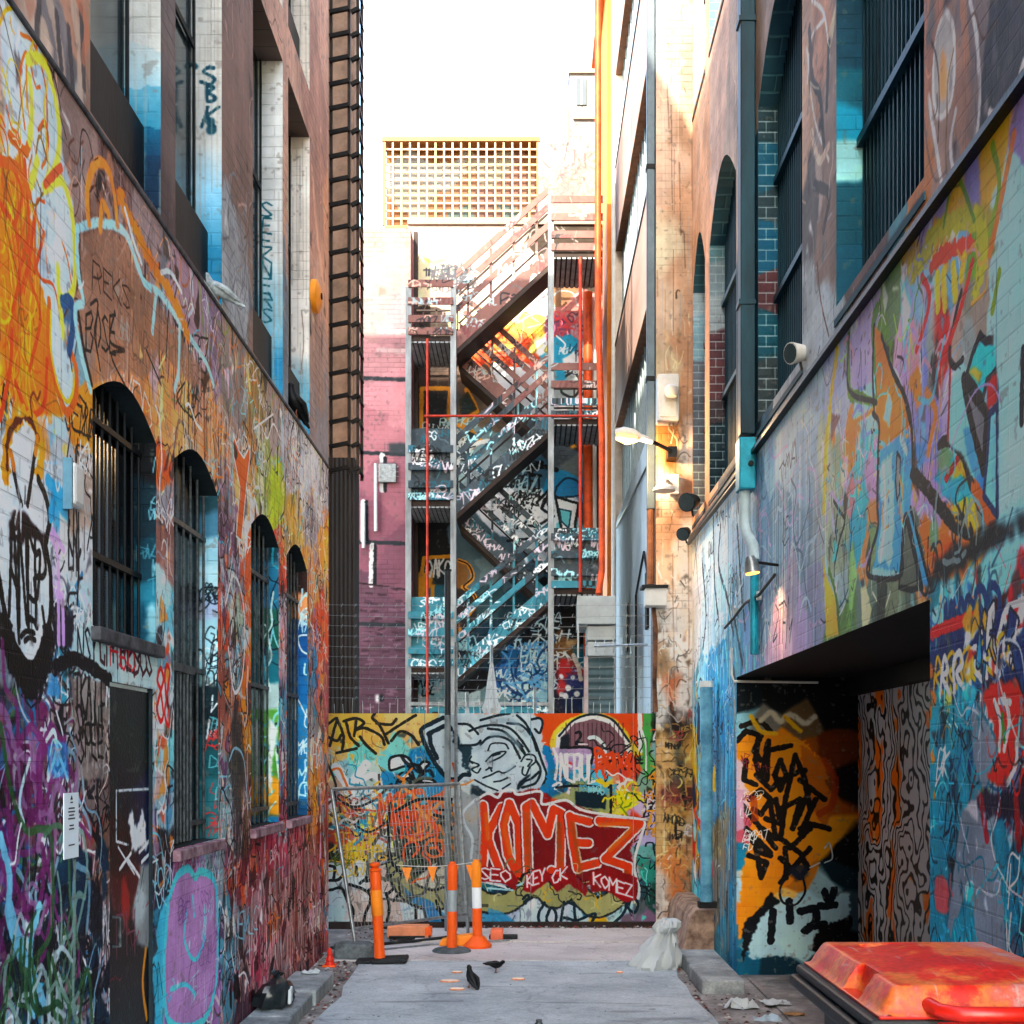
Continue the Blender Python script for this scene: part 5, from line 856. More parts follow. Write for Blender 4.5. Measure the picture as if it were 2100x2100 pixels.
# ================================================================== PAINTED HOARDING across the lane
HY, HX0, HX1, HZ0, HZ1 = 13.9, -2.42, 1.50, .08, 2.435
def hoardfn(c):
    c.patches([(690,1480,'#f3b054'),(760,1480,'#f5b862'),(830,1480,'#f4c080'),(700,1520,'#f2aa44'),(780,1520,'#f0b468'),(850,1510,'#f0b878'),(690,1550,'#e8b070'),(740,1560,'#7fd0c8'),(820,1540,'#8fd4cc'),(880,1530,'#5fb4c0'),(860,1550,'#1c7ca8'),(700,1580,'#8fb8c0'),(760,1590,'#b8c8c0'),(800,1560,'#7fc4c4'),(690,1610,'#c8a890'),(740,1620,'#c4d4d4'),(800,1600,'#2f86b0'),(850,1610,'#5fa4b8'),(890,1600,'#2a7fa8'),(780,1630,'#a8ccd0'),
     (690,1650,'#d0c8cc'),(710,1660,'#f0a820'),(740,1650,'#d8d0cc'),(700,1690,'#3a8aa0'),(740,1690,'#2f90b0'),(720,1680,'#e0641c'),(770,1690,'#e8b430'),(700,1720,'#b04a34'),(740,1730,'#c07060'),(760,1720,'#e0a43c'),(790,1710,'#c8ccd4'),(720,1750,'#e8a030'),(690,1750,'#3a2c28'),(780,1740,'#c4c8d0'),(830,1650,'#3c5a50'),(860,1680,'#5a5048'),(840,1720,'#343430'),(890,1700,'#5c5a50'),(880,1750,'#48443a'),(850,1780,'#3c4a34'),(910,1650,'#7a8488'),(915,1740,'#707468'),
     (690,1790,'#c8d2da'),(740,1790,'#c6d0dc'),(770,1790,'#d8c4bc'),(690,1840,'#c8d8e0'),(690,1880,'#bcd4e0'),(740,1850,'#cdbcb4'),(800,1830,'#d0beb6'),(790,1880,'#d4bfb6'),(850,1870,'#c8d8e4'),(870,1850,'#2f7fae'),(900,1880,'#5f9fc4'),(880,1810,'#c4c0b0'),(920,1870,'#a8b4bc'),(955,1660,'#c0b0ac'),(955,1720,'#9ca0a0'),(960,1800,'#8f9494'),(955,1860,'#9a9ea0'),
     (960,1480,'#c4d4dc'),(1000,1475,'#e08868'),(1050,1470,'#c8c0c4'),(960,1530,'#bccbd3'),(1020,1530,'#b8c8d0'),(1080,1530,'#bccad2'),(1000,1590,'#bccbd3'),(1060,1590,'#b8c7cf'),(1100,1590,'#b4c4cc'),(920,1530,'#c0ced6'),(940,1620,'#c8d0d0'),(1000,1630,'#2a3c44'),
     (1130,1480,'#ee5a1c'),(1160,1470,'#f0802c'),(1220,1466,'#f2a040'),(1270,1470,'#ec5418'),(1300,1490,'#e03c1c'),(1310,1530,'#c8401c'),(1130,1520,'#ea6028'),(1125,1550,'#c0a8cc'),(1140,1580,'#1c86b4'),(1130,1610,'#1878a4'),(1170,1560,'#b8a0c8'),(1190,1580,'#3f98b4'),(1200,1550,'#bca4cc'),(1230,1600,'#5fb4cc'),(1250,1570,'#e8582c'),(1290,1580,'#e46040'),(1280,1610,'#ec9070'),(1240,1620,'#e8b430'),(1280,1640,'#ecd030'),(1260,1650,'#d8cc40'),(1200,1640,'#1c3840'),(1160,1640,'#a8a878'),(1180,1625,'#90986c'),(1150,1620,'#1c6a8c'),
     (1330,1500,'#5fa85c'),(1328,1560,'#6fa868'),(1326,1600,'#8fb0a0'),(1345,1500,'#1c2028'),(1350,1550,'#8fb4b8'),(1350,1600,'#e8a02c'),(1345,1640,'#d0b8c8'),(1310,1665,'#c8b8dc'),(1330,1700,'#b4acd4'),(1340,1750,'#6fa8a4'),(1330,1780,'#3c8c80'),(1340,1850,'#2a5a50'),(1320,1880,'#8a7088'),(1290,1880,'#7a6a7c'),
     (1020,1650,'#a02c28'),(1100,1640,'#98241f'),(1150,1665,'#c04428'),(1250,1700,'#8a1c24'),(1200,1740,'#701820'),(1300,1680,'#e05030'),(1010,1800,'#c8d4d8'),(1060,1800,'#c8d0d4'),(1110,1790,'#d4ccd0'),(1160,1790,'#d8c8cc'),(1220,1790,'#d0c4c8'),(1280,1800,'#c8b4bc'),
     (1010,1810,'#1c6a74'),(1030,1830,'#1c3c50'),(1060,1820,'#5f8a94'),(1050,1860,'#b8c4d8'),(1090,1870,'#c0d0e0'),(1010,1870,'#5fa4c4'),(1020,1890,'#3f8cb0'),(1150,1870,'#c8d0dc'),(1180,1880,'#b8ccd8'),(1240,1820,'#1c4a60'),(1260,1840,'#2a6a80'),(1280,1860,'#a8ccd8'),(1250,1880,'#b4d4e0'),(1230,1890,'#e8a830'),(1300,1830,'#3c5860'),(1300,1860,'#606c70')], .05)
    K = '#1d2226'; c.detail(500, (-2.4, -.95, .1, 2.2), (.02, .08)); c.detail(250, (-.9, 1.5, .1, .9), (.02, .07)); c.detail(200, (.2, 1.5, 1.3, 2.4), (.02, .07))
    c.lines([[(672,1486),(690,1474),(684,1500),(676,1530)],[(692,1478),(704,1510),(701,1542)],[(710,1484),(718,1512),(735,1530)],[(704,1480),(730,1474),(746,1484),(728,1498),(748,1494),(780,1510),(788,1528)],[(730,1480),(726,1510)],[(772,1484),(800,1487),(812,1476)],[(792,1506),(822,1486),(852,1468)],[(768,1464),(764,1474),(778,1488),(796,1525)],[(738,1512),(752,1530),(770,1546)],[(802,1520),(820,1501),(842,1508),(858,1528)],[(672,1512),(690,1520),(700,1508)],[(690,1545),(730,1536)]], .034, '#2a2614')
    c.lines([[(688,1574),(704,1600),(720,1626)],[(750,1568),(735,1590),(712,1622)]], .1, '#e0e6e4'); c.lines([[(742,1600),(765,1590),(778,1608),(762,1625),(744,1618)]], .07, '#e4eaea', smooth=True)
    for P4 in ([(797,1570),(800,1556),(818,1550),(836,1555),(848,1576),(832,1572),(802,1580)],[(814,1602),(820,1588),(836,1586),(852,1602),(838,1596),(820,1604)],[(858,1572),(868,1563),(880,1566),(872,1576),(864,1590)],[(856,1606),(868,1598),(886,1600),(892,1608),(872,1606)]): c.poly(P4, '#d4d8de', smooth=True, out=K, ow=.03)
    c.lines([[(845,1585),(852,1608),(850,1630)],[(715,1640),(728,1665),(736,1690)]], .03, K)
    # grey hooded figure
    c.poly([(866,1494),(905,1474),(935,1468),(1000,1464),(1060,1463),(1100,1470),(1114,1480),(1110,1500),(1116,1560),(1122,1600),(1108,1618),(1050,1622),(1000,1630),(975,1612),(945,1602),(920,1596),(890,1560),(872,1520)], '#bccad2', rough=.02)
    c.poly([(940,1482),(985,1480),(980,1500),(960,1524),(945,1528),(936,1500)], '#c6d2da'); c.poly([(926,1500),(936,1502),(945,1530),(968,1530),(962,1560),(964,1592),(950,1570),(945,1550),(930,1530)], '#2c424c', rough=.03)
    c.lines([[(908,1473),(885,1484),(864,1497),(868,1520),(884,1552),(900,1578),(920,1597),(938,1600)],[(878,1506),(900,1495),(916,1488),(924,1496)],[(880,1508),(884,1530),(896,1556)],[(938,1600),(950,1590),(962,1590)]], .05, '#1f2f38')
    H = '#1c2a32'
    c.lines([[(985,1478),(1020,1468),(1045,1464)],[(940,1485),(962,1488),(980,1506)],[(945,1530),(975,1528),(985,1520)],[(962,1500),(990,1490),(1018,1488),(1044,1494),(1066,1515),(1084,1542)],[(985,1528),(1000,1514),(1022,1511),(1046,1520),(1056,1536),(1066,1556)],[(1060,1468),(1078,1486),(1096,1520),(1110,1560),(1120,1590),(1112,1612)],[(1090,1476),(1106,1474),(1112,1484),(1106,1504),(1096,1496)],[(1040,1484),(1068,1488),(1090,1512),(1100,1540)],[(1000,1495),(1030,1500),(1056,1522),(1076,1548)],[(1098,1560),(1108,1580),(1098,1606),(1070,1616)],[(1070,1604),(1088,1598),(1104,1584)]], .028, H)
    c.lines([[(996,1562),(1012,1547),(1036,1542),(1028,1552),(1004,1564)],[(1000,1540),(1008,1526),(1034,1526),(1042,1536)],[(966,1563),(982,1570),(967,1578),(978,1586),(985,1577)],[(996,1580),(1004,1576),(1008,1582)],[(990,1596),(1004,1591),(1021,1583),(1030,1586),(1040,1583),(1056,1572)],[(1068,1562),(1078,1549),(1094,1550),(1098,1562),(1086,1574),(1078,1590),(1070,1586),(1072,1574)],[(973,1600),(995,1612),(1020,1622)],[(1012,1604),(1026,1602),(1040,1596)],[(1030,1618),(1046,1608)],[(1080,1558),(1090,1560),(1082,1572)],[(1002,1575),(1008,1576)],[(968,1566),(962,1560),(966,1552)],[(1054,1524),(1066,1530),(1076,1545)],[(1060,1520),(1072,1532)]], .02, H)
    c.poly([(1058,1618),(1064,1604),(1080,1590),(1088,1588),(1074,1608),(1062,1622)], H); c.lines([[(1002,1560),(1010,1565)],[(1040,1582),(1052,1572)],[(972,1540),(985,1532)]], .05, '#9fb0ba', soft=1.5, a=.6); c.lines([[(1010,1550),(1024,1546)]], .03, H); c.lines([[(1008,1508),(1040,1508),(1062,1530)],[(1010,1480),(1050,1480),(1080,1510)]], .05, '#93a6b0', soft=1.5, a=.6)
    # orange arch with brick inside
    c.poly([(1112,1463),(1305,1463),(1322,1500),(1318,1540),(1290,1560),(1140,1540),(1116,1520),(1118,1490)], '#ea5a1e', rough=.02); c.poly([(1128,1550),(1130,1510),(1160,1478),(1215,1462),(1262,1476),(1296,1520),(1310,1550)], '#f4c24c', smooth=True)
    c.poly([(1140,1550),(1146,1510),(1176,1480),(1216,1470),(1254,1482),(1284,1518),(1290,1552)], '#82656c', out='#e4ecec', ow=.05); c.lines([[(1146,1510),(1176,1478),(1216,1466),(1256,1478),(1290,1522)]], .026, '#1f3038')
    for x in range(1160, 1280, 9): c.stroke([(x, 1484), (x, 1548)], .012, '#5c4048', smooth=False)
    c.poly([(1144,1545),(1150,1512),(1166,1504),(1168,1532),(1160,1548)], '#2a3038'); c.lines([[(1180,1504),(1188,1502),(1190,1512),(1180,1526),(1192,1524)]], .03, K); c.lines([[(1186,1527),(1204,1527)]], .014, '#e4e4e4'); c.lines([[(1208,1514),(1222,1514),(1238,1530),(1240,1548)]], .04, '#d0e8ec')
    c.poly([(1115,1534),(1210,1534),(1212,1566),(1190,1572),(1160,1560),(1116,1540)], '#bca6cc', a=.8); c.lines([[(1120,1538),(1130,1570),(1126,1610),(1114,1618)]], .09, '#1d80ae', rough=.5); c.lines([[(1134,1536),(1142,1560),(1138,1598)],[(1134,1612),(1146,1606),(1150,1612),(1138,1618)]], .03, '#e8f4f8')
    c.text('NEBUL', (1148,1600), (1222,1606), .3, .03, '#eef6f8', seed=5, jit=.05); c.lines([[(1150,1534),(1212,1536),(1212,1566)],[(1140,1616),(1180,1612),(1252,1616)]], .03, K)
    c.swirls(26, ['#1a1c20'], (.04,.12), (.012,.02), (.9,1.3,1.85,2.15)); c.text('ROXA', (1222,1590), (1306,1586), .22, .035, '#e8502a', jit=.12, smooth=True); c.text('POLA', (1222,1574), (1300,1576), .16, .03, '#ea5428', jit=.14, smooth=True); c.text('VI', (1268,1606), (1290,1606), .14, .02, '#e8504c')
    c.poly([(1168,1618),(1252,1618),(1250,1668),(1200,1662),(1168,1650)], '#97a074', a=.9); c.poly([(1178,1624),(1244,1624),(1240,1660),(1180,1654)], '#17303a'); c.tags(6, ['#8fc8d4','#5fa0b4'], (.05,.1), (.01,.015), (.55,.85,1.5,1.6)); c.lines([[(1252,1612),(1252,1668)]], .03, K)
    c.swirls(18, ['#f0d828','#6a8a2c','#e8f0f0','#e8a030'], (.05,.12), (.015,.03), (.98,1.26,1.42,1.6)); c.lines([[(1232,1600),(1240,1612)],[(1224,1602),(1244,1610)]], .04, '#e8b430'); c.lines([[(1311,1462),(1313,1540)]], .05, '#e8ecec'); c.poly([(1318,1463),(1334,1463),(1332,1590),(1322,1600),(1316,1540)], '#57a05a'); c.lines([[(1316,1500),(1324,1530),(1324,1580)]], .02, '#dfe8e0')
    c.swirls(26, [K], (.05,.14), (.012,.02), (1.24,1.42,.3,2.3)); c.tags(12, ['#e4e8e8','#e8a030','#1c2028'], (.08,.16), (.012,.02), (1.3,1.46,.3,2.3))
    # orange letters
    RED, WH = '#dd4a1c', '#eee6e0'
    c.poly([(978,1640),(1000,1630),(1108,1622),(1112,1652),(1160,1644),(1225,1668),(1330,1680),(1290,1738),(1300,1780),(1296,1832),(1240,1812),(1190,1816),(1080,1808),(1060,1800),(984,1796)], '#7c1c24', rough=.02)
    LT = [[(992,1656),(1000,1700),(990,1786)],[(1026,1652),(1006,1712),(1020,1790)],[(1044,1648),(1032,1690),(1040,1750),(1060,1796)],[(1044,1648),(1062,1690),(1066,1800),(1040,1752)],
          [(1084,1812),(1078,1655),(1090,1648),(1122,1712),(1134,1660),(1150,1668),(1148,1790),(1130,1786)],[(1168,1674),(1174,1730),(1184,1782)],[(1168,1676),(1208,1686)],[(1174,1728),(1206,1730)],[(1184,1780),(1224,1770)],[(1228,1684),(1312,1690),(1240,1762),(1288,1778),(1286,1800)]]
    for LTR in ([[(990,1652),(994,1700),(988,1790)],[(1028,1656),(1002,1706),(1000,1722),(1024,1786)]], LT[2:4], [LT[4]], LT[5:9], [LT[9]]):
        for w, col in ((.15, '#6c1820'), (.125, WH), (.088, RED)): c.lines(LTR, w, col, smooth=False, rough=.1)
    c.lines([[(1080,1670),(1084,1800)],[(1146,1690),(1148,1780)],[(1174,1690),(1190,1790)],[(1284,1790),(1284,1815)]], .06, '#8a5a28', soft=1.5, a=.6); c.lines([[(1040,1670),(1034,1700),(1046,1750)],[(1230,1692),(1296,1694),(1250,1744)],[(996,1670),(1000,1720)]], .05, '#f26a1c', soft=1.2, a=.8)
    c.lines([[(980,1806),(1030,1818),(1060,1832)],[(1066,1830),(1090,1826),(1126,1798),(1142,1826),(1166,1806),(1206,1832),(1240,1822),(1290,1852),(1310,1830),(1300,1770),(1322,1690)]], .03, '#e8eef0'); c.lines([[(978,1640),(1000,1628),(1020,1636),(1030,1624),(1050,1620),(1062,1630),(1108,1624),(1112,1650),(1160,1642),(1200,1664),(1326,1682)]], .03, '#e0e8e8')
    # olive ribbon and outlines along the foot
    OL = [(812,1775),(826,1812),(850,1836),(890,1846),(930,1836)], [(968,1836),(1000,1852),(1040,1852),(1076,1826),(1088,1810)], [(1088,1810),(1114,1826),(1136,1842),(1160,1828),(1172,1818),(1200,1848),(1222,1862),(1252,1850),(1284,1818)]
    for w, col in ((.25, K), (.2, '#a3a274')): c.lines(OL, w, col, rough=.1)
    c.swirls(22, ['#7c7c50','#c8a838','#5a5c40','#c0c094'], (.04,.1), (.01,.02), (-.6,1.1,.3,.6)); c.swirls(12, [K], (.04,.12), (.01,.018), (-.2,1.1,.35,.62))
    c.lines([[(1210,1806),(1240,1798),(1270,1810)],[(1214,1816),(1240,1808),(1264,1818)],[(1218,1826),(1240,1820),(1262,1832)],[(1020,1812),(1060,1816),(1078,1806)],[(1000,1822),(1050,1826)]], .022, '#a8d0dc'); c.lines([[(1212,1811),(1240,1803),(1268,1815)],[(1216,1821),(1240,1814),(1262,1824)]], .02, '#123c50')
    c.lines([[(1116,1852),(1104,1875),(1106,1897)],[(1120,1880),(1130,1862),(1140,1876),(1136,1894),(1122,1892),(1120,1880)],[(1156,1850),(1148,1895)],[(1176,1852),(1180,1896)],[(1164,1850),(1180,1858)],[(1156,1882),(1176,1888)],[(1184,1888),(1220,1874),(1210,1896)],[(1284,1842),(1280,1870),(1256,1896)],[(1072,1844),(1080,1836),(1084,1842),(1074,1850)],[(1300,1840),(1308,1856),(1300,1872),(1288,1862),(1292,1846)]], .032, '#16323c')
    c.lines([[(1040,1858),(1064,1862),(1066,1896)]], .01, '#5a6468'); c.poly([(1000,1862),(1030,1872),(1064,1896),(1000,1896)], '#4f9cc4', a=.8)
    c.poly([(980,1782),(1050,1786),(1062,1806),(1056,1826),(1030,1812),(984,1808)], '#8c1424'); c.poly([(1072,1826),(1078,1800),(1118,1782),(1132,1800),(1150,1788),(1176,1792),(1206,1822),(1200,1838),(1166,1812),(1142,1830),(1126,1806),(1090,1832)], '#8c1424'); c.poly([(1206,1800),(1240,1776),(1306,1800),(1304,1846),(1282,1852),(1244,1828),(1212,1830)], '#8c1424')
    for p, q, t in (((984,1804),(1048,1810),'SEO'),((1080,1820),(1118,1806),'KEY'),((1132,1812),(1164,1802),'CK'),((1216,1814),(1298,1842),'KOMEZ')): c.text(t, p, q, .14, .04, '#b01c2c', seed=3, jit=.03, gap=.1); c.text(t, p, q, .14, .018, '#f4ecec', seed=3, jit=.03, gap=.1)
    # left foot: outlined letters, blue wedge
    c.lines([[(676,1762),(700,1764),(706,1786),(694,1804),(676,1806)],[(676,1776),(686,1780),(684,1800)],[(714,1770),(736,1758),(752,1770),(752,1798),(738,1812)],[(730,1778),(732,1796)],[(760,1776),(790,1758),(812,1752)],[(676,1826),(700,1822),(712,1848),(724,1868),(720,1895)],[(716,1814),(748,1826),(760,1844),(748,1876),(746,1893)],[(750,1808),(762,1806),(766,1818),(756,1826)],[(790,1806),(812,1786),(816,1778)],[(792,1836),(808,1822)],[(792,1832),(798,1862),(792,1895)],[(806,1848),(822,1830)],[(852,1856),(852,1884),(846,1896)],[(866,1856),(876,1896)],[(894,1848),(910,1896)]], .034, K)
    c.poly([(824,1818),(850,1838),(890,1850),(904,1894),(884,1894),(866,1860),(840,1850)], '#2d7db0', rough=.02, a=.9); c.poly([(836,1782),(846,1784),(840,1806)], '#f2a02c'); c.poly([(884,1786),(894,1786),(890,1802)], '#f2a02c')
    c.tags(9, ['#5a6a2c','#e8b430'], (.1,.2), (.014,.02), (-2.3,-1.8,.45,.9)); c.swirls(60, ['#e0641c','#f0b02c','#2a8aa8','#d8d4d0','#3a2c28','#b04a3c'], (.05,.16), (.015,.03), (-2.3,-1.6,1.05,1.6))
    c.swirls(30, [K,'#4a4c48','#6a6c60'], (.1,.3), (.02,.04), (-1.6,-.9,.7,1.75)); c.text('MREF', (780,1690), (870,1680), .3, .04, '#e8581c', jit=.1); c.text('TRVS', (800,1722), (900,1714), .28, .036, '#e2541c', jit=.1, smooth=True); c.swirls(24, ['#e8601c','#e88a3c'], (.08,.22), (.02,.035), (-1.5,-.9,.75,1.6)); c.lines([[(870,1735),(885,1722),(905,1728),(908,1748),(890,1758),(874,1750),(870,1735)],[(882,1740),(896,1738)]], .03, '#e0702c')
    c.lines([[(800,1648),(796,1700),(800,1760),(820,1790)],[(925,1640),(860,1640),(810,1665)],[(900,1660),(925,1664)],[(890,1672),(925,1680)],[(905,1690),(925,1700)]], .035, K)
    c.poly([(934,1618),(985,1636),(986,1770),(975,1896),(938,1896)], '#9ba1a3', a=.85, rough=.02); c.lines([[(975,1640),(950,1665),(952,1690),(968,1720),(965,1760)]], .03, '#c0c8d0'); c.poly([(672,1892),(925,1892),(925,1900),(672,1900)], '#20262a')
    c.drips(60, ['#8a8c8c','#3a3c40'], a=.4, ln=(.05,.25)); c.weather(.1, .04)
cH = Canvas('F', HY, HX0, HX1, HZ0, HZ1, 230, '#9aa4a8', 31); hoardfn(cH); M_hoard = painted("hoarding_paint", cH, brick=False, rough=.5, gain=.6, con=1.25, corr=24)
M_steel = mat("galvanised_steel", '#9aa2a6', .4, .7, var=.25, scale=15); M_frame = mat("dark_timber", '#3a2e2a', .8, var=.3, scale=6)
ho = thing("hoarding", "wide graffiti painted hoarding closing the lane, grey hooded face above orange KOMEZ letters", "hoarding")
mb = MB(); xs = [HX0, -1.18, .02, 1.5 - .32, HX1]
for a, b in zip(xs[:-1], xs[1:]):
    quad_uv(mb, cH, [(a + .003, HY, HZ0), (b - .003, HY, HZ0), (b - .003, HY, HZ1), (a + .003, HY, HZ1)]); mb.face([(a+.003, HY + .03, HZ0), (b-.003, HY + .03, HZ0), (b-.003, HY + .03, HZ1), (a+.003, HY + .03, HZ1)], 1); mb.face([(a+.003, HY, HZ1), (b-.003, HY, HZ1), (b-.003, HY + .03, HZ1), (a+.003, HY + .03, HZ1)], 1)
mb.build("panel", [M_hoard, M_frame], ho); MB().box((HX0, HY - .02, -.003), (HX1, HY + .06, HZ0 - .003)).build("base_rail", M_frame, ho, bevel=.004)
for x in (-2.3, -1.1, .1, 1.4): MB().box((x, HY + .034, 0), (x + .07, HY + .1, HZ1 + .02)).build("post", M_frame, ho)
mb = MB(); r_ = random.Random(4); x = -2.2
while x < 1.45: mb.tube([(x, HY + .01, HZ1 - .02), (x + r_.uniform(-.01, .01), HY + .01, HZ1 + r_.uniform(.1, .19))], .0035, 5); x += r_.uniform(.07, .14)
mb.build("spikes", M_steel, ho)
wr = thing("wire_fence", "thin barbed wires strung in rows above the painted hoarding", "wire fence")
for x in (-2.38, 1.44): MB().bar((x, HY + .14, 0), (x, HY + .14, 3.75), .05, .05).build("post", M_bar_dark, wr)
M_wire = mat("wire_zinc", '#7c8284', .5, .5, var=.1, bump=0)
for k in range(10):
    z = 2.62 + k * .118; mb = MB(); mb.tube([(-2.38 + i * .382, HY + .14, z - .012 * math.sin(math.pi * i / 10) * (1 + k % 3)) for i in range(11)], .0022, 5)
    for i in range(24): xx = -2.3 + i * .155; mb.bar((xx, HY + .125, z - .025), (xx + .015, HY + .155, z + .015), .004)
    mb.build("wire", M_wire, wr)

# ================================================================== DARK BUILDING with cage, behind left wall
def cmat(name, col, col2, freq, axis='X', rough=.6):
    m = mat(name, col, rough, .1, col2=col2, scale=3, stretch=(1, 1, .25), bump=0); nt = m.node_tree; b = nt.nodes["Principled BSDF"]; tc = node(nt, "ShaderNodeTexCoord")
    w = node(nt, "ShaderNodeTexWave", wave_type='BANDS', bands_direction=axis); w.inputs['Scale'].default_value = freq; nt.links.new(tc.outputs['Object'], w.inputs['Vector'])
    bp = node(nt, "ShaderNodeBump"); bp.inputs['Strength'].default_value = .8; bp.inputs['Distance'].default_value = .03; nt.links.new(w.outputs['Fac'], bp.inputs['Height']); nt.links.new(bp.outputs[0], b.inputs['Normal']); return m
db = thing("dark_building", "narrow dark brown ribbed building with an open steel cage, next to the pink wall", "building")
MB().box((-7, 15.0, 0), (-2.13, 15.4, 5.6)).build("wall", cmat("brown_cladding", '#2c211c', '#18110e', 6), db)  # cladding colour darkened to hold the shade on this wall
MB().box((-7, 15.05, 5.602), (-2.16, 15.4, 13.5)).build("wall", mat("peach_render", '#b08a70', .8, var=.2), db)
cg = MB()
for px in (679, 716, 734): cg.bar((xat(px, 14.8), 14.8, 5.35), (xat(px, 14.8), 14.8, 13.6), .035)
for px in (679, 734): cg.bar((xat(px, 14.8), 15.15, 5.35), (xat(px, 14.8), 15.15, 13.6), .035)
cg.build("cage", mat("cage_steel", '#3c2e24', .45, .5, var=.3), db)
rg = MB(); z = 5.38
while z < 13.6:
    for x0, x1 in ((675, 716), (720, 737)): rg.bar((xat(x0, 14.76), 14.76, z), (xat(x1, 14.76), 14.76, z + .05), .04, .045)
    rg.bar((xat(735, 14.8), 14.78, z + .05), (xat(735, 14.8), 15.2, z + .03), .03); z += .29
rg.build("rung", mat("rung_steel", '#1c1814', .45, .5, var=.3), db)

# ================================================================== PINK WALL
def pinkfn(c):
    c.patches([(760,500,'#b0887c'),(800,560,'#b4847c'),(760,640,'#b47c7c'),(810,680,'#b87880'),(770,740,'#c88088'),(800,820,'#dc8490'),(770,900,'#cc7482'),(800,1000,'#b86478'),(770,1080,'#a85a72'),(800,1150,'#96536c'),(770,1250,'#825068'),(800,1330,'#74475e'),(770,1420,'#6c4258')], .3, stretch=.7)  # upper patch colours adjusted for the sunlight, so the top reads pale pink
    for y in (776, 929, 1112, 1280): c.stroke([(728, y), (842, y + 4)], .07, '#3a424c', smooth=False)
    c.lines([[(744,1030),(744,1108)],[(762,1120),(760,1200)],[(782,935),(782,1006)]], .1, '#e6eaec', smooth=False); c.lines([[(750,1030),(751,1108)],[(768,1120),(767,1200)],[(788,940),(788,1008)]], .06, '#222e38', smooth=False)
    c.lines([[(728,1196),(790,1204),(842,1212)]], .03, '#4a2c38'); c.poly([(776,950),(812,950),(812,988),(776,988)], '#6a545c'); c.lines([[(774,958),(814,958)],[(774,968),(814,968)],[(774,978),(814,978)]], .02, '#cfc4c8', smooth=False)
    c.poly([(795,910),(842,908),(842,932),(795,934)], '#4c565e'); c.lines([[(775,680),(835,682)],[(775,718),(835,722)]], .09, '#c8a8a8', smooth=False, a=.7); c.lines([[(765,520),(765,575),(800,575)],[(842,472),(842,560)]], .05, '#dfae9e', smooth=False); c.poly([(775,592),(790,592),(790,606),(775,606)], '#9a6a60')
    for _ in range(90): y = c.r.uniform(1205, 1460); x = c.r.uniform(735, 835); c.stroke([(x, y), (x + 12, y + c.r.uniform(-4, 4))], .04, ['#4a2a3a','#9c6a84','#5c3a4c'][c.r.randint(3)], a=.6)
    c.poly([(768,1425),(776,1425),(776,1440),(768,1440)], '#e8ecee'); c.poly([(776,1425),(784,1425),(784,1440),(776,1440)], '#15181c')
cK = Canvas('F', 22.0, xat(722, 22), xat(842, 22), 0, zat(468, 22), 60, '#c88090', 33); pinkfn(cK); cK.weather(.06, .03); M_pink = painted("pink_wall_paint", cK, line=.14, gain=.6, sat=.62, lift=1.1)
pk = thing("pink_building", "tall pink painted brick wall, its upper colours set for sunlight, left of the fire escape", "building"); x0, x1, z1 = xat(722, 22), xat(842, 22), zat(468, 22)
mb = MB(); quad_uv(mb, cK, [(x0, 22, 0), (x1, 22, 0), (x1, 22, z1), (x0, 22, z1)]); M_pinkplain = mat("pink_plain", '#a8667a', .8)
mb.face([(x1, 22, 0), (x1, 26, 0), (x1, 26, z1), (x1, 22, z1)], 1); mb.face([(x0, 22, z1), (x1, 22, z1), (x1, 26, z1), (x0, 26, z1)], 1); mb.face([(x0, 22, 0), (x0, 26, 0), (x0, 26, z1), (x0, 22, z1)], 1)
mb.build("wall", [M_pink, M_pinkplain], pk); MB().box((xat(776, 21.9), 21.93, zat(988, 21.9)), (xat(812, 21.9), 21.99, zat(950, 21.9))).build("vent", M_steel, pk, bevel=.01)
MB().tube([(xat(770, 21.9), 21.93, 6.0), (xat(770, 21.9), 21.93, 7.2)], .03, 8).tube([(xat(745, 21.9), 21.93, 5.7), (xat(745, 21.9), 21.93, 6.5)], .03, 8).build("pipe", mat("white_pipe", '#d8dcdc', .5), pk)

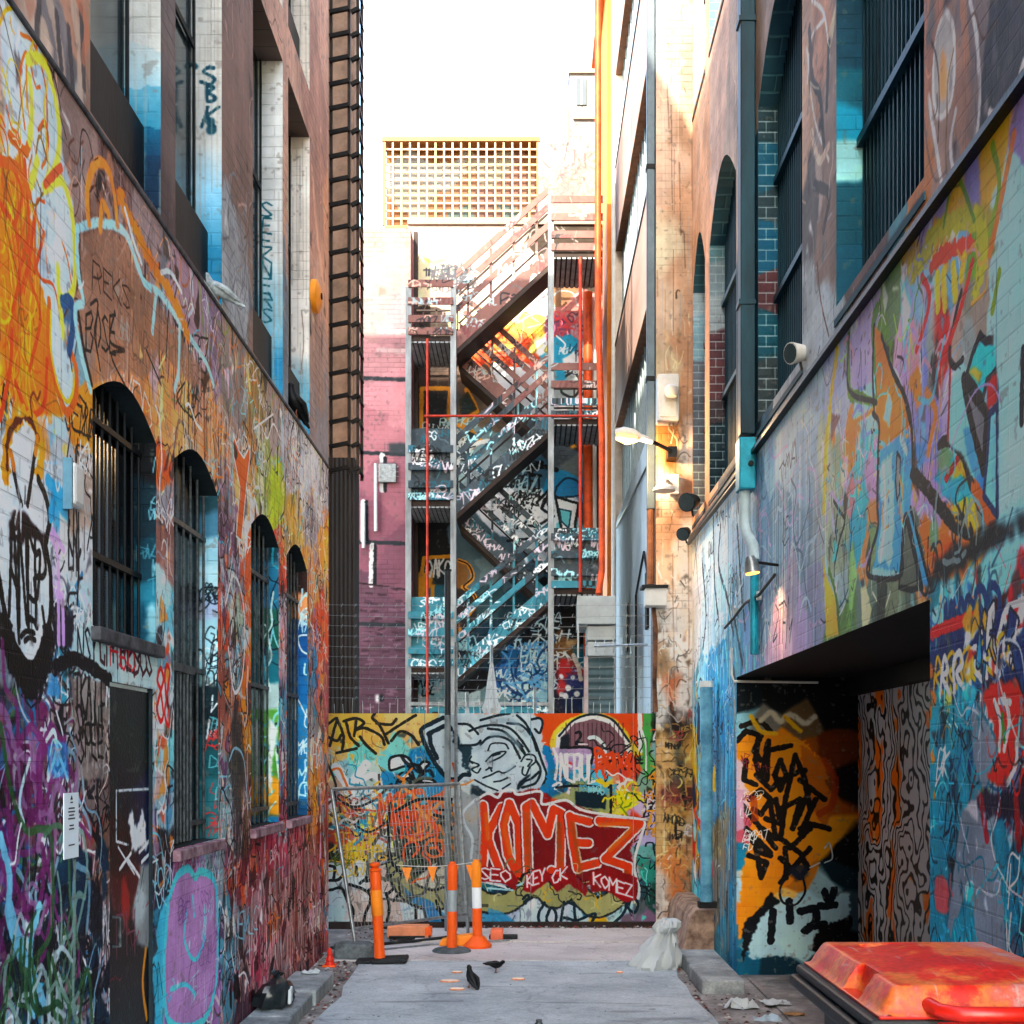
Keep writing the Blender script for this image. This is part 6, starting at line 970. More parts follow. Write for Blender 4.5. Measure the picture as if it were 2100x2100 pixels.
# ================================================================== BACK BUILDING with mural
def muralfn(c):
    c.patches([(860,480,'#a8968a'),(950,480,'#a89488'),(870,540,'#e8d4a8'),(940,560,'#ac9890'),(1020,620,'#b8a4a0'),(1060,640,'#f0d4cc'),(1100,620,'#e8ccc8'),(980,680,'#e0d8a0'),(1010,660,'#e8d070'),(1090,680,'#ecc84c'),(1000,700,'#ea6a34'),(1040,710,'#e85c28'),(1075,725,'#e4561f'),(1100,720,'#eceaea'),(1060,750,'#ece4e4'),(1100,780,'#d4dce0'),(1110,740,'#3aa0bc'),(1120,850,'#e0d8dc'),(1150,600,'#8a6448'),(1180,560,'#3c3024'),(1170,640,'#b07068'),(1160,700,'#2a9cbc'),(1150,680,'#8a4a64'),(1190,740,'#dce8ec'),(1160,800,'#9aa4a4'),(1190,800,'#b8bcbc'),(1180,680,'#b88a90'),
      (880,720,'#3a2e26'),(890,800,'#4a3a30'),(880,860,'#353438'),(960,780,'#5c4a40'),(970,830,'#6a5e54'),(1000,850,'#7a6a5c'),(930,820,'#4a4e50'),(930,900,'#5f7478'),(970,900,'#7a949c'),(880,920,'#8fb0b4'),(890,960,'#9fc0c0'),(1100,900,'#5a6c74'),(1050,930,'#7a8c94'),(1010,980,'#8c9ca4'),(1080,960,'#3f6478'),(1180,900,'#24221f'),(1160,930,'#48545c'),(1180,960,'#5f6a6c'),(1160,1000,'#2286b0'),(1190,1010,'#1d7ba8'),(1040,1040,'#d8d8dc'),(1080,1050,'#dce4e8'),(1100,1090,'#cdd8dc'),(1160,1040,'#cdd4d8'),(1170,1080,'#5fb0bc'),(1200,1060,'#2a4450'),(1180,1130,'#2d5f74'),(1210,1150,'#3a7a94'),
      (880,1060,'#141416'),(890,1120,'#1d1f22'),(960,1110,'#4f6670'),(990,1170,'#6d848c'),(1040,1170,'#546c78'),(960,1180,'#58707a'),(880,1160,'#1c2428'),(890,1230,'#2a6a80'),(940,1180,'#8a6030'),(950,1230,'#3a3434'),(1000,1220,'#36545c'),(870,1200,'#d8901c'),(870,1240,'#e0941c'),(890,1270,'#c88838'),(1060,1240,'#24414c'),(1120,1260,'#1c2428'),(1180,1260,'#101214'),(1190,1320,'#13171a'),(1080,1310,'#1c2a30'),(1000,1330,'#1d3c4c'),(1060,1350,'#1f5f8c'),(1100,1370,'#2a74a8'),(1040,1390,'#2a6ca8'),(1090,1420,'#8fc0cc'),(960,1400,'#1c1c20'),(960,1440,'#b0c8cc'),(1020,1440,'#6f8f94'),(1160,1340,'#6a4a30'),(1190,1330,'#1a6a80'),(1150,1380,'#44242c'),(1170,1400,'#c02c30'),(1180,1420,'#1c3864'),(1160,1440,'#2c2c40'),(870,1330,'#5fa8b8'),(870,1400,'#8fc4c8'),(860,1440,'#a8c4c8')], .1)  # dark patches beneath the landings paint in the shade under them
    c.shards(70, ['#e8642c','#ea7a3c','#e05020','#c8441c'], (.08,.22), (xat(985,22.8), xat(1095,22.8), zat(745,22.8), zat(685,22.8)), out='#c03c1c', ow=.02); c.shards(16, ['#f0d058','#ece4a0','#e8d870'], (.08,.18), (xat(1020,22.8), xat(1125,22.8), zat(720,22.8), zat(650,22.8)), out='#a89040', ow=.02)
    c.text('WILS', (1046,745), (1098,772), .22, .04, '#e0605c'); c.swirls(50, ['#c8b8c0','#b8a8b4','#e8b0a8','#a8b4bc'], (.1,.3), (.015,.03), (xat(850,22.8), xat(1240,22.8), zat(700,22.8), zat(470,22.8)), a=.6); c.tags(14, ['#5a6a70','#4c4c54'], (.12,.2), (.02,.03), (xat(850,22.8), xat(930,22.8), zat(600,22.8), zat(560,22.8)))
    c.lines([[(885,530),(920,525),(960,545)]], .04, '#c8b0a0'); c.lines([[(870,530),(890,540),(915,530)]], .08, '#f0dc70')
    c.swirls(30, ['#d8484c','#c86068','#5a3a4c'], (.05,.12), (.02,.03), (xat(1140,22.8), xat(1190,22.8), zat(680,22.8), zat(640,22.8))); c.lines([[(1150,780),(1175,765),(1190,790),(1175,815),(1150,805),(1160,785),(1175,790)]], .05, '#1f2a28'); c.lines([[(1145,770),(1185,758),(1200,795),(1180,828)]], .035, '#20303a'); c.poly([(1140,690),(1155,700),(1150,730),(1160,780),(1138,790)], '#2796b8'); c.lines([[(1140,690),(1158,708),(1148,722)]], .03, '#e8f0f0'); c.tags(12, ['#1c5a78','#3a3c44','#e0e8ec'], (.1,.2), (.02,.03), (.5,1.3,zat(800,22.8), zat(720,22.8)))
    # orange-edged dark letters
    c.lines([[(864,800),(862,960)],[(864,798),(926,798)],[(922,800),(918,860)],[(948,866),(978,845),(970,825),(955,800)],[(930,870),(960,880),(985,905),(950,930)]], .08, '#d8902c', smooth=False); c.poly([(870,806),(916,806),(914,860),(905,900),(870,900)], '#2f3234'); c.poly([(942,820),(958,806),(976,840),(946,858)], '#2c3a3c', out='#4a3a20', ow=.03); c.poly([(948,878),(985,895),(958,925),(946,905)], '#22343a', out='#c88c34', ow=.03); c.lines([[(948,932),(975,912),(1000,905)]], .08, '#e4ecec')
    c.tags(26, ['#e8f0f0','#1a2426','#b8d8d8'], (.12,.2), (.02,.03), (xat(845,22.8), xat(925,22.8), zat(1010,22.8), zat(870,22.8))); c.text('SCARLET', (1020,1000), (1112,1002), .22, .04, '#1a1e22', jit=.05)
    c.lines([[(1050,975),(1070,955),(1090,975)],[(1060,950),(1080,965),(1110,950)],[(1090,965),(1110,958),(1140,965)]], .09, '#14161a'); c.poly([(1140,1000),(1160,982),(1185,990),(1190,1015),(1140,1020)], '#2080b0', smooth=True, out='#12384c', ow=.04); c.poly([(1170,905),(1180,905),(1182,920),(1168,920)], '#c88a2c')
    c.poly([(1030,1045),(1050,1030),(1062,1050),(1060,1085),(1040,1090)], '#e4e4e8', out='#15181c', ow=.05); c.poly([(1066,1030),(1095,1036),(1130,1000),(1110,1045),(1134,1060),(1100,1080),(1070,1080),(1090,1055)], '#e0e6ea', out='#15181c', ow=.05); c.poly([(1138,1020),(1185,1034),(1178,1080),(1185,1108),(1150,1085)], '#dce8ea', out='#12181c', ow=.05); c.poly([(1146,1045),(1170,1050),(1165,1085),(1150,1070)], '#5fb4bc', out='#12384c', ow=.03); c.lines([[(1095,1085),(1140,1090),(1180,1105)],[(1040,1110),(1100,1105)]], .05, '#14181c')
    c.tags(20, ['#dfe8ea','#14181c','#9fc0c8'], (.14,.24), (.02,.03), (xat(1010,22.8), xat(1060,22.8), zat(1110,22.8), zat(960,22.8)))
    c.lines([[(868,1150),(866,1180),(885,1182),(885,1260)],[(868,1145),(925,1142)],[(870,1200),(870,1262)],[(940,1150),(960,1160),(968,1185),(950,1205)],[(948,1205),(970,1220),(975,1240),(960,1262)]], .07, '#dd951f'); c.lines([[(940,1150),(960,1160),(968,1185),(950,1205),(972,1222),(975,1240)]], .03, '#3a2410'); c.poly([(895,1150),(925,1150),(925,1200),(885,1200)], '#1c2c34'); c.text('OAKO', (875,1185), (925,1180), .3, .035, '#e4ecee', smooth=True); c.text('F', (895,1255), (912,1255), .2, .05, '#e8a02c')
    c.lines([[(1030,1330),(1045,1312),(1062,1330),(1075,1336)],[(1000,1360),(1030,1330),(1040,1310)],[(1075,1335),(1090,1325),(1115,1330)]], .03, '#b8c8cc'); c.tags(34, ['#bfe0f0','#dff0f4','#101418','#4f9cd0'], (.14,.26), (.02,.035), (xat(1000,22.8), xat(1130,22.8), 2.5, 4.4)); c.swirls(20, ['#5fa8d8','#123a64'], (.1,.3), (.03,.05), (xat(1020,22.8), xat(1120,22.8), 2.7, 3.8))
    c.blob(1158,1325,.22,.16,'#8a6034',.9); c.blob(1168,1320,.12,.1,'#c8a070',.9); c.blob(1160,1380,.18,.28,'#c42c2e',.95); c.blob(1178,1400,.2,.28,'#27407c',.9); c.blob(1150,1415,.12,.14,'#c83a3c',.9); c.blob(1170,1435,.2,.2,'#1c2c50',.8); [c.blob(x, y, .05, .05, '#e4e8ec', 1) for x, y in ((1150,1388),(1174,1390),(1164,1412),(1182,1424),(1150,1425),(1158,1428))]; c.lines([[(1175,1345),(1185,1370),(1190,1395)]], .08, '#d8c8b8')
    c.tags(60, ['#dfeced','#9cc8cc','#15191c','#1f6a74'], (.1,.2), (.018,.03), (xat(842,22.8), xat(930,22.8), 1.9, 4.2)); c.weather(.08, .04)
BYW = 22.8; cM = Canvas('F', BYW, xat(836, BYW), xat(1236, BYW), 0, zat(462, BYW), 75, '#8c9298', 34); muralfn(cM); M_mural = painted("back_mural_paint", cM, line=.1, gain=.66, sat=.95)
bb = thing("back_building", "tall mural covered building at the lane's end, behind the fire escape", "building")
x0, x1, z1 = xat(836, BYW), xat(1236, BYW), zat(462, BYW); mb = MB(); quad_uv(mb, cM, [(x0, BYW, 0), (x1, BYW, 0), (x1, BYW, z1), (x0, BYW, z1)]); M_cream = mat("cream_render", '#8a786a', .85, var=.12, scale=2)
mb.face([(x0, BYW, z1), (x1, BYW, z1), (x1, 26, z1), (x0, 26, z1)], 1); mb.face([(x1, BYW, 0), (x1, 26, 0), (x1, 26, z1), (x1, BYW, z1)], 1); mb.build("wall", [M_mural, M_cream], bb)
MB().box((x0, BYW - .05, z1), (x1 - .01, BYW + .2, z1 + .12)).build("coping", M_cream, bb, bevel=.01)
# rooftop room behind a white grid
rt = thing("rooftop_room", "rooftop room behind a white square grid screen, above the fire escape", "building"); GY = 26.0
gx0, gx1, gz0, gz1 = xat(788, GY), xat(1103, GY), zat(462, GY), zat(288, GY)
MB().box((gx0 - .5, GY + .5, 11.0), (gx1 + 1.2, GY + 5, gz0 - .02)).box((xat(722, GY), GY + .3, 9), (gx0 - .52, GY + 5, zat(462, GY))).build("wall", M_cream, rt)
def roomfn(c):
    c.patches([(800,300,'#d8964c'),(900,300,'#b8824c'),(1000,300,'#b07c54'),(1090,300,'#b88050'),(820,360,'#f6ece2'),(900,360,'#f6e8dc'),(1000,350,'#f0d0bc'),(850,410,'#f0d4c0'),(950,400,'#e8a888'),(1000,400,'#c89c90'),(1060,380,'#d0a090'),(900,440,'#dc9a70'),(1000,440,'#b08c80'),(1080,430,'#d8a890'),(960,455,'#8fa8a4'),(1050,455,'#90a8a4'),(810,450,'#c88850')], .25)
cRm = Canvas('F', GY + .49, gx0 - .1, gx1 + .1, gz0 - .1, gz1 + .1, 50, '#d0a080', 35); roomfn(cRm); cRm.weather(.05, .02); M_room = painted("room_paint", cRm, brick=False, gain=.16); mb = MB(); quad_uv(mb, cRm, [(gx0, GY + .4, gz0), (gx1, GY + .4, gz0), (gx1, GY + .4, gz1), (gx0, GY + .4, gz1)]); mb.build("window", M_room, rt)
MB().box((gx0, GY + .42, gz0), (gx1, GY + 4, gz1 - .01)).build("room_body", M_cream, rt)
M_gridm = mat('grid_enamel', '#a8896a', .5, var=.1); M_ochre = mat("ochre_frame", '#8a5a28', .5, var=.2); M_white = mat("white_enamel", '#cfcfcb', .5, var=.08)
MB().box((gx0 - .05, GY - .02, gz1 - .02), (gx1 + .05, GY + .45, gz1 + .07)).box((gx0 - .04, GY, gz0), (gx0 + .03, GY + .06, gz1)).box((gx1 - .03, GY, gz0), (gx1 + .05, GY + .06, gz1)).box((gx0, GY, gz0 - .06), (gx1, GY + .06, gz0)).build("frame", M_ochre, rt)
g = MB(); n = 18
for i in range(1, n): x = gx0 + (gx1 - gx0) * i / n; g.box((x - .018, GY + .01, gz0), (x + .018, GY + .04, gz1 - .03))
for i in range(1, 11): z = gz0 + (gz1 - gz0) * i / 11; g.box((gx0 + .03, GY + .042, z - .018), (gx1 - .03, GY + .07, z + .018))
g.build("grid_screen", M_gridm, rt)
# pale stair tower at the right of the grid
st = thing("stair_tower", "pale rendered tower with pink scrawl beside the grid screen", "building"); TY = 24.6
def towfn(c):
    c.patches([(1120,300,'#f2eae4'),(1140,340,'#ecd4cc'),(1130,400,'#e8b8ac'),(1150,420,'#e4b0a8'),(1180,300,'#f4f0ea'),(1210,350,'#e8d4bc'),(1130,450,'#f0e0dc'),(1200,450,'#eeccb4')], .2); c.tags(14, ['#8a8084','#b89494','#e09a9a'], (.2,.4), (.02,.04), (xat(1108,TY), xat(1160,TY), zat(450,TY), zat(290,TY)), a=.7); c.lines([[(1150,258),(1165,275),(1160,310)],[(1110,330),(1125,345)]], .04, '#7a7074', a=.7)
cT = Canvas('F', TY, xat(1104,TY), xat(1232,TY), 8, zat(150,TY), 50, '#f0e8e0', 36); towfn(cT); cT.weather(.05, .02); M_tow = painted("tower_paint", cT, brick=False, gain=.2, con=1.5); mb = MB()
for a, b, t in ((1104, 1168, 292), (1168, 1222, 158)):
    X0, X1, Z1 = xat(a, TY), xat(b, TY), zat(t, TY); yy = TY if a == 1104 else TY - .1; quad_uv(mb, cT, [(X0, yy, 8), (X1, yy, 8), (X1, yy, Z1), (X0, yy, Z1)]); mb.face([(X0, yy, Z1), (X1, yy, Z1), (X1, yy + 2, Z1), (X0, yy + 2, Z1)], 1); mb.face([(X0, yy, 8), (X0, yy + 2, 8), (X0, yy + 2, Z1), (X0, yy, Z1)], 1)
mb.build("wall", [M_tow, M_cream], st); wn = MB().box((xat(1182,TY), TY - .13, zat(222,TY)), (xat(1202,TY), TY - .11, zat(168,TY))).build("window", M_upglass, st); MB().box((xat(1191,TY), TY - .15, zat(222,TY)), (xat(1193,TY), TY - .13, zat(168,TY))).build("frame", M_white, wn)
MB().box((xat(1166,TY), TY - .16, zat(158,TY)), (xat(1224,TY), TY + .3, zat(158,TY) + .08)).build("cornice", M_cream, st); MB().box((xat(1175,TY), TY - .16, zat(252,TY)), (xat(1224,TY), TY - .11, zat(252,TY) + .06)).build("string_course", M_cream, st)
# orange building beyond, at the right
ob = thing("orange_building", "tall orange sunlit building glimpsed between the red pipe and the white downpipe", "building")
MB().box((1.78, 28, 0), (4, 35, 19.8)).build("wall", mat("orange_render", '#e08428', .7, var=.25, scale=1.2, col2='#b8601c', stretch=(1, .4, 1)), ob); MB().box((1.62, 28, 19.8), (4, 35, 20.0)).build("eave", mat("eave_paint", '#c86a20', .6), ob)
# grey building with sloping window bands on the right, beyond the pier
gb = thing("grey_building", "pale grey building with beige sill bands and ribbed windows, beyond the rusty pier", "building")
M_lgrey = mat("pale_blue_render", '#a8b8c0', .8, var=.15, scale=1.5, col2='#93a2ac'); M_beige = mat("beige_band", '#a88c80', .75, var=.12, scale=2, stretch=(1, .3, 1)); M_soff = mat("brown_soffit", '#8a6248', .7, var=.2)
MB().box((1.9, 16.5, 0), (5, 27.6, 7.1)).build("wall", M_lgrey, gb); w = MB()
MB().box((2.15, 16.5, 7.1), (5, 27.5, 20)).build("wall", mat("grey_core", '#8f9a9e', .8), gb)
for z0, z1 in ((9.2, 11.05), (13.05, 14.95), (16.9, 18.8)):
    b = MB().box((1.9, 16.5, z0 + .03), (2.16, 27.55, z1)).build("band", M_beige, gb); MB().box((1.895, 16.5, z0), (2.16, 27.55, z0 + .028)).build("soffit", M_soff, b); MB().box((1.88, 16.5, z1 - .06), (1.899, 27.55, z1 - .01)).build("drip_line", M_black, b)
for z0, z1 in ((7.15, 9.2), (11.05, 13.05), (14.95, 16.9)):
    w = MB().box((2.1, 16.5, z0), (2.14, 26.9, z1)).build("window", mat("strip_glass", '#5a6e76', .25, var=.3), gb); f = MB(); y = 16.6
    while y < 26.8: f.box((2.03, y, z0), (2.098, y + .07, z1)); y += .42
    f.build("mullions", mat("mullion", '#7a8a90', .5, .3), w)
MB().box((1.9, 26.9, 0), (2.16, 27.56, 20)).build("end_pier", mat("end_pier", '#dcd2c8', .8, var=.15, scale=3), gb)
MB().tube([(1.86, 27.0, 0), (1.86, 27.0, 20)], .055, 10).build("downpipe", mat("white_downpipe", '#e8e8e6', .5, var=.08), gb)
MB().tube([(1.87, 18.2, 6.5), (1.87, 26.4, 6.9)], .02, 6).tube([(1.87, 20, 5.3), (1.87, 21.5, 4.8), (1.87, 21.5, 2.5)], .02, 6).tube([(1.87, 20, 5.3), (1.87, 18.5, 4.2), (1.87, 18.5, 2.5)], .02, 6).build("cable", M_black, gb)
for y in (19.4, 23.4): MB().box((1.86, y, 4.0), (1.895, y + .35, 4.9)).build("vent", M_bar_dark, gb)

# ================================================================== UNSEEN SIDE WALLS BEHIND THE CAMERA (left one added tall to shade the lane)
for sx, nm, ht, y0 in ((-1, "unseen tall side wall added on the left, behind the viewer, to shade the lane", 16, -14), (1, "plain side wall running on to the right, behind the viewer", 12, 0.5)):
    o = MB().box((sx * (2.0 if sx < 0 else 1.84), y0, 0), (sx * 6, (YL0 if sx < 0 else YR0) - .01, ht)).build("side_building", M_brown); tag(o, nm, "building")

# ================================================================== FIRE ESCAPE
FY, FB = 21.0, 22.3
def tagfn(c, cols=('#e8ecec', '#141a1c', '#9fd0d4', '#2a5f6c', '#c8b8c0'), n=70, s=(.09, .2)):
    c.tags(n, list(cols), s, (.016, .03)); c.detail(260, size=(.02, .09)); c.weather(.1, .04)
cA = Canvas('F', FY, -2.2, 1.4, 2.2, 4.9, 70, '#3f7884', 81); tagfn(cA, n=190)
cB = Canvas('F', FY, -2.2, 1.4, 4.9, 8.0, 70, '#3c464c', 82); tagfn(cB, n=210)
cC = Canvas('F', FY, -2.2, 1.4, 8.0, 12.2, 70, '#84625c', 83); tagfn(cC, ('#f0ece8', '#2a2a30', '#e8c0b0', '#7a4a4c', '#a8c0c4'), 190)
MT = [painted("tagged_steel_low", cA, brick=False, rough=.45, gain=.8), painted("tagged_steel_mid", cB, brick=False, rough=.45), painted("tagged_steel_high", cC, brick=False, rough=.45, gain=.55)]; CT = [cA, cB, cC]
def lvl(z): return 0 if z < 4.9 else (1 if z < 8.0 else 2)
def fquad(mb, pts, li):
    c = CT[li]; mb.face(pts, li, [((p[0] - c.u0) / (c.u1 - c.u0), (p[2] - c.v0) / (c.v1 - c.v0)) for p in pts])
def fboard(mb, x0, z0, x1, z1, h, y, t=.03):
    """flat painted board from (x0,z0) to (x1,z1), height h, split at paint zones"""
    n = 8
    for i in range(n):
        a, b = i / n, (i + 1) / n; xa, xb, za, zb = x0 + (x1-x0)*a, x0 + (x1-x0)*b, z0 + (z1-z0)*a, z0 + (z1-z0)*b; li = lvl((za + zb) / 2)
        fquad(mb, [(xa, y, za), (xb, y, zb), (xb, y, zb + h), (xa, y, za + h)], li); fquad(mb, [(xb, y + t, zb), (xa, y + t, za), (xa, y + t, za + h), (xb, y + t, zb + h)], li)
        fquad(mb, [(xa, y, za + h), (xb, y, zb + h), (xb, y + t, zb + h), (xa, y + t, za + h)], li); fquad(mb, [(xa, y + t, za), (xb, y + t, zb), (xb, y, zb), (xa, y, za)], li)
fe = thing("fire_escape", "grey steel zigzag fire escape covered in tags, in front of the mural building", "fire escape")
M_fgrey = mat("grey_painted_steel", '#8d9294', .5, .3, var=.25, scale=6, stretch=(1, 1, .3)); M_fdark = mat("rusty_dark_steel", '#33251f', .6, .3, var=.4, scale=5, col2='#1c1614')
PX = [xat(838, FY), xat(930, FY), xat(1130, FY)]; ZB = [9.16, 10.5, 11.4]
for x, zt in zip(PX, (zat(590, FY), zat(590, FY), zat(425, FY))): MB().box((x - .05, FY - .05, 0), (x + .05, FY + .05, zt)).build("post", M_fgrey, fe, bevel=.006)
for x in (PX[0], PX[2], 1.27): MB().box((x - .04, FB, 0), (x + .04, FB + .08, 11.5)).build("post", M_fdark, fe)
LL = [zat(1368, FY), zat(1028, FY), zat(690, FY)]; RL = [zat(1208, FY), zat(860, FY), zat(518, FY)]
def landing(xa, xb, z):
    d = MB().box((xa, FY - .02, z - .09), (xb, FB, z)).build("landing", M_fdark, fe); mb = MB()
    for k in range(10): x = xa + (xb - xa) * (k + .5) / 10; mb.box((x - .03, FY - .03, z - .12), (x + .03, FB - .02, z - .095))
    mb.build("joist", M_fgrey, d)
    for h in (.01, .22, .52, .82): r = MB(); fboard(r, xa, z + h, xb, z + h, .12, FY - .08); r.build("rail_board", MT, fe)
    b = MB()
    for h in (.25, .55, .9): b.bar((xa, FB - .05, z + h), (xb, FB - .05, z + h), .03)
    for x in (xa, (xa + xb) / 2, xb): b.bar((x, FB - .05, z), (x, FB - .05, z + .92), .03)
    b.build("back_railing", M_fdark, fe)
for z in LL: landing(PX[0], PX[1], z)
for z in RL: landing(PX[2], xat(1236, FY), z)
# tagged infill sheets on the two lower left landings and a low enclosure
mb = MB(); z = LL[1]; fboard(mb, PX[0] + .03, z + .1, PX[1] - .03, z + .1, 1.15, FY + .02, .01); mb.build("mesh_panel", MT, fe); mb = MB(); fboard(mb, PX[0] + .03, LL[0] + .1, PX[1] - .03, LL[0] + .1, 1.1, FY + .02, .01); mb.build("mesh_panel", MT, fe)
mb = MB(); z = RL[0]; fboard(mb, PX[2] + .03, z + .1, xat(1232, FY), z + .1, .95, FY + .02, .01); mb.build("mesh_panel", MT, fe)
mb = MB(); fboard(mb, PX[0], 2.2, PX[2], 2.2, .62, FY - .02, .04); mb.build("kick_panel", MT, fe); MB().box((PX[0], FY - .06, 2.84), (PX[2], FY, 2.9)).box((PX[0], FY - .06, 2.1), (PX[2], FY, 2.18)).build("rail", M_fgrey, fe)
def flight(xa, za, xb, zb, y):
    st_ = MB(); fboard(st_, xa, za - .2, xb, zb - .2, .3, y); s = st_.build("stringer", MT, fe)
    MB().prism([(xa, za - .3), (xb, zb - .3), (xb, zb - .205), (xa, za - .205)], 'y', y, y + .75).build("underside", M_fdark, s)
    MB().prism([(xa, za - .2), (xb, zb - .2), (xb, zb + .1), (xa, za + .1)], 'y', y + .72, y + .75).build("stringer", M_fdark, fe)
    for h in (.42, .74, 1.02): r = MB(); fboard(r, xa, za + h, xb, zb + h, .13, y); r.build("handrail", MT, fe)
    r = MB()
    for k in range(4): t = (k + .5) / 4; x = xa + (xb - xa) * t; z = za + (zb - za) * t; fboard(r, x - .02, z, x + .02, z, 1.0, y + .035, .02)
    r.build("baluster", MT, fe); tr = MB(); n = 8
    for k in range(n): t = (k + .5) / n; x = xa + (xb - xa) * t; z = za + (zb - za) * t; tr.box((x - .14, y + .035, z - .02), (x + .14, y + .71, z + .005))
    tr.build("tread", M_fdark, fe)
    b = MB()
    for h in (.5, 1.0): b.bar((xa, y + .73, za + h), (xb, y + .73, zb + h), .03)
    b.build("back_handrail", M_fdark, fe)
for i in range(3): flight(PX[1] + .05, LL[i], PX[2] - .05, RL[i], FY + .04)
for i in range(2): flight(PX[1] + .05, LL[i + 1], PX[2] - .05, RL[i], FY + .85)
# red pipes and ladder
M_red = mat("red_oxide_paint", '#b8341c', .5, .1, var=.25, scale=8); M_orange = mat("orange_pipe_paint", '#d8501c', .45, .1, var=.25, scale=5)
def pipe(name, label, pts, r, m, cat="pipe", group=None, n=10): return tag(MB().tube(pts, r, n).build(name, m, smooth=True), label, cat, group)
pipe("red_pipe", "thin red pipe down the left bay of the fire escape, branching right", [(xat(877, 20.9), 20.85, 2.2), (xat(877, 20.9), 20.85, zat(695, 20.85))], .022, M_red)
pipe("red_pipe", "thin level red pipe crossing the middle of the fire escape", [(xat(870, 20.8), 20.8, zat(853, 20.8)), (xat(1235, 20.8), 20.8, zat(853, 20.8))], .02, M_red)
pipe("red_pipe", "thin upright red pipe in the right bay of the fire escape", [(xat(1190, 20.85), 20.82, zat(1215, 20.85)), (xat(1190, 20.85), 20.82, zat(530, 20.85))], .03, M_red)
pipe("orange_pipe", "fat orange pipe against the wall behind the right landings", [(xat(1206, 22.5), 22.5, 1.5), (xat(1206, 22.5), 22.5, zat(600, 22.5))], .085, M_orange, n=14)
pipe("orange_pipe", "tall bright orange riser pipe bending out at its foot, right of the fire escape", [(xat(1226, 20.8), 20.6, zat(1222, 20.8)), (xat(1234, 20.8), 20.75, zat(1170, 20.8)), (xat(1234, 20.8), 20.75, zat(900, 20.8)), (xat(1226, 20.8), 20.75, zat(640, 20.8)), (xat(1226, 20.8), 20.75, zat(-60, 20.8))], .055, M_orange, n=12)
pipe("white_drainpipe", "pale drainpipe between two orange pipes behind the right landings", [(xat(1220, 22.6), 22.6, 3), (xat(1220, 22.6), 22.6, zat(610, 22.6))], .05, M_white)
# loading hood with roller door
M_wmetal = mat("white_painted_metal", '#9ca2a2', .5, .1, var=.12, scale=3)
ld = thing("loading_hood", "off white sheet metal hood above a grey roller door, foot of the right building", "hood", loc=(0, 0, 0)); HYY = 20.2
x0, x1 = xat(1186, HYY), xat(1263, HYY)
MB().prism([(HYY, zat(1222, HYY)), (HYY + 1.0, zat(1222, HYY)), (HYY + 1.0, zat(1285, HYY)), (HYY - .02, zat(1280, HYY))], 'x', x0, x1).build("hood", M_wmetal, ld, bevel=.01)
MB().box((x0 + .15, HYY + .06, zat(1312, HYY)), (x1, HYY + .8, zat(1283, HYY))).box((x0 + .15, HYY + .02, zat(1345, HYY)), (x1, HYY + .8, zat(1316, HYY))).build("box", M_wmetal, ld, bevel=.01)
MB().box((x0 + .17, HYY + .12, 0), (x1 - .02, HYY + .16, zat(1346, HYY))).build("roller_door", cmat("roller_slats", '#4f6468', '#3a4c50', 2.5, 'Z'), ld)
MB().box((x0 + .1, HYY + .03, 0), (x0 + .165, HYY + .12, zat(1346, HYY))).build("frame", mat("pinkish_frame", '#a89490', .7), ld); MB().box((x0 - .02, HYY - .03, zat(1350, HYY)), (x0 + .01, HYY, zat(1222, HYY))).build("conduit", M_wmetal, ld)
ant = thing("antenna", "thin pale metal aerial arm sticking out over the roller door", "antenna")
MB().tube([P(1218, 1325, 19.5), P(1305, 1322, 19.5)], .02, 6).build("boom", M_steel, ant); mb = MB()
for k in range(5): mb.tube([P(1222 + k * 18, 1312 - k, 19.5), P(1222 + k * 18, 1338 + k, 19.5)], .01, 5)
mb.build("element", M_steel, ant); MB().tube([(1.88, 19.5, P(0, 1322, 19.5).z), P(1300, 1322, 19.5)], .02, 6).build("bracket", M_steel, ant)

# ================================================================== THINGS ON THE RIGHT PIER AND WALL
dp = thing("downpipe", "dark grey square downpipe on the side of the rusty pier", "downpipe"); MB().box((1.335, 13.9, 4.75), (1.425, 14.0, 12)).build("pipe", mat("slate_pipe", '#55646e', .45, .3, var=.15), dp, bevel=.008)
for z in (6.2, 8.6, 10.9): MB().box((1.325, 13.89, z), (1.435, 14.01, z + .05)).build("bracket", M_bar_dark, dp)
MB().tube([(1.38, 13.95, 4.75), (1.38, 13.95, 3.9)], .045, 10).build("lower_pipe", mat("brown_pipe", '#8a5a3c', .6, var=.3), dp)
bx = thing("meter_box", "white electrical box with a round lamp, high on the rusty pier", "electrical box"); b0, b1 = P(1349, 862, 13.6), P(1393, 766, 13.6)
MB().box((b0.x, 13.6, b0.z), (b1.x, 13.835, b1.z)).build("cabinet", M_white, bx, bevel=.015); MB().box((b0.x + .03, 13.585, b0.z + .04), (b1.x - .03, 13.6, b1.z - .04)).build("door", M_white, bx, bevel=.005)
c_ = P(1378, 804, 13.5); s = MB(); s.lathe([(.01, -.06), (.055, -.05), (.08, -.01), (.082, .04), (.05, .075), (.01, .085)], (c_.x, 13.5, c_.z), 16); s.build("lamp", M_white, bx, smooth=True)
MB().tube([P(1374, 862, 13.7), P(1372, 880, 13.75), P(1388, 900, 13.78), P(1390, 925, 13.8)], .012, 6).tube([P(1380, 862, 13.7), P(1382, 885, 13.75), P(1376, 910, 13.8)], .01, 6).build("cable", mat("cream_cable", '#c8b088', .6), bx)
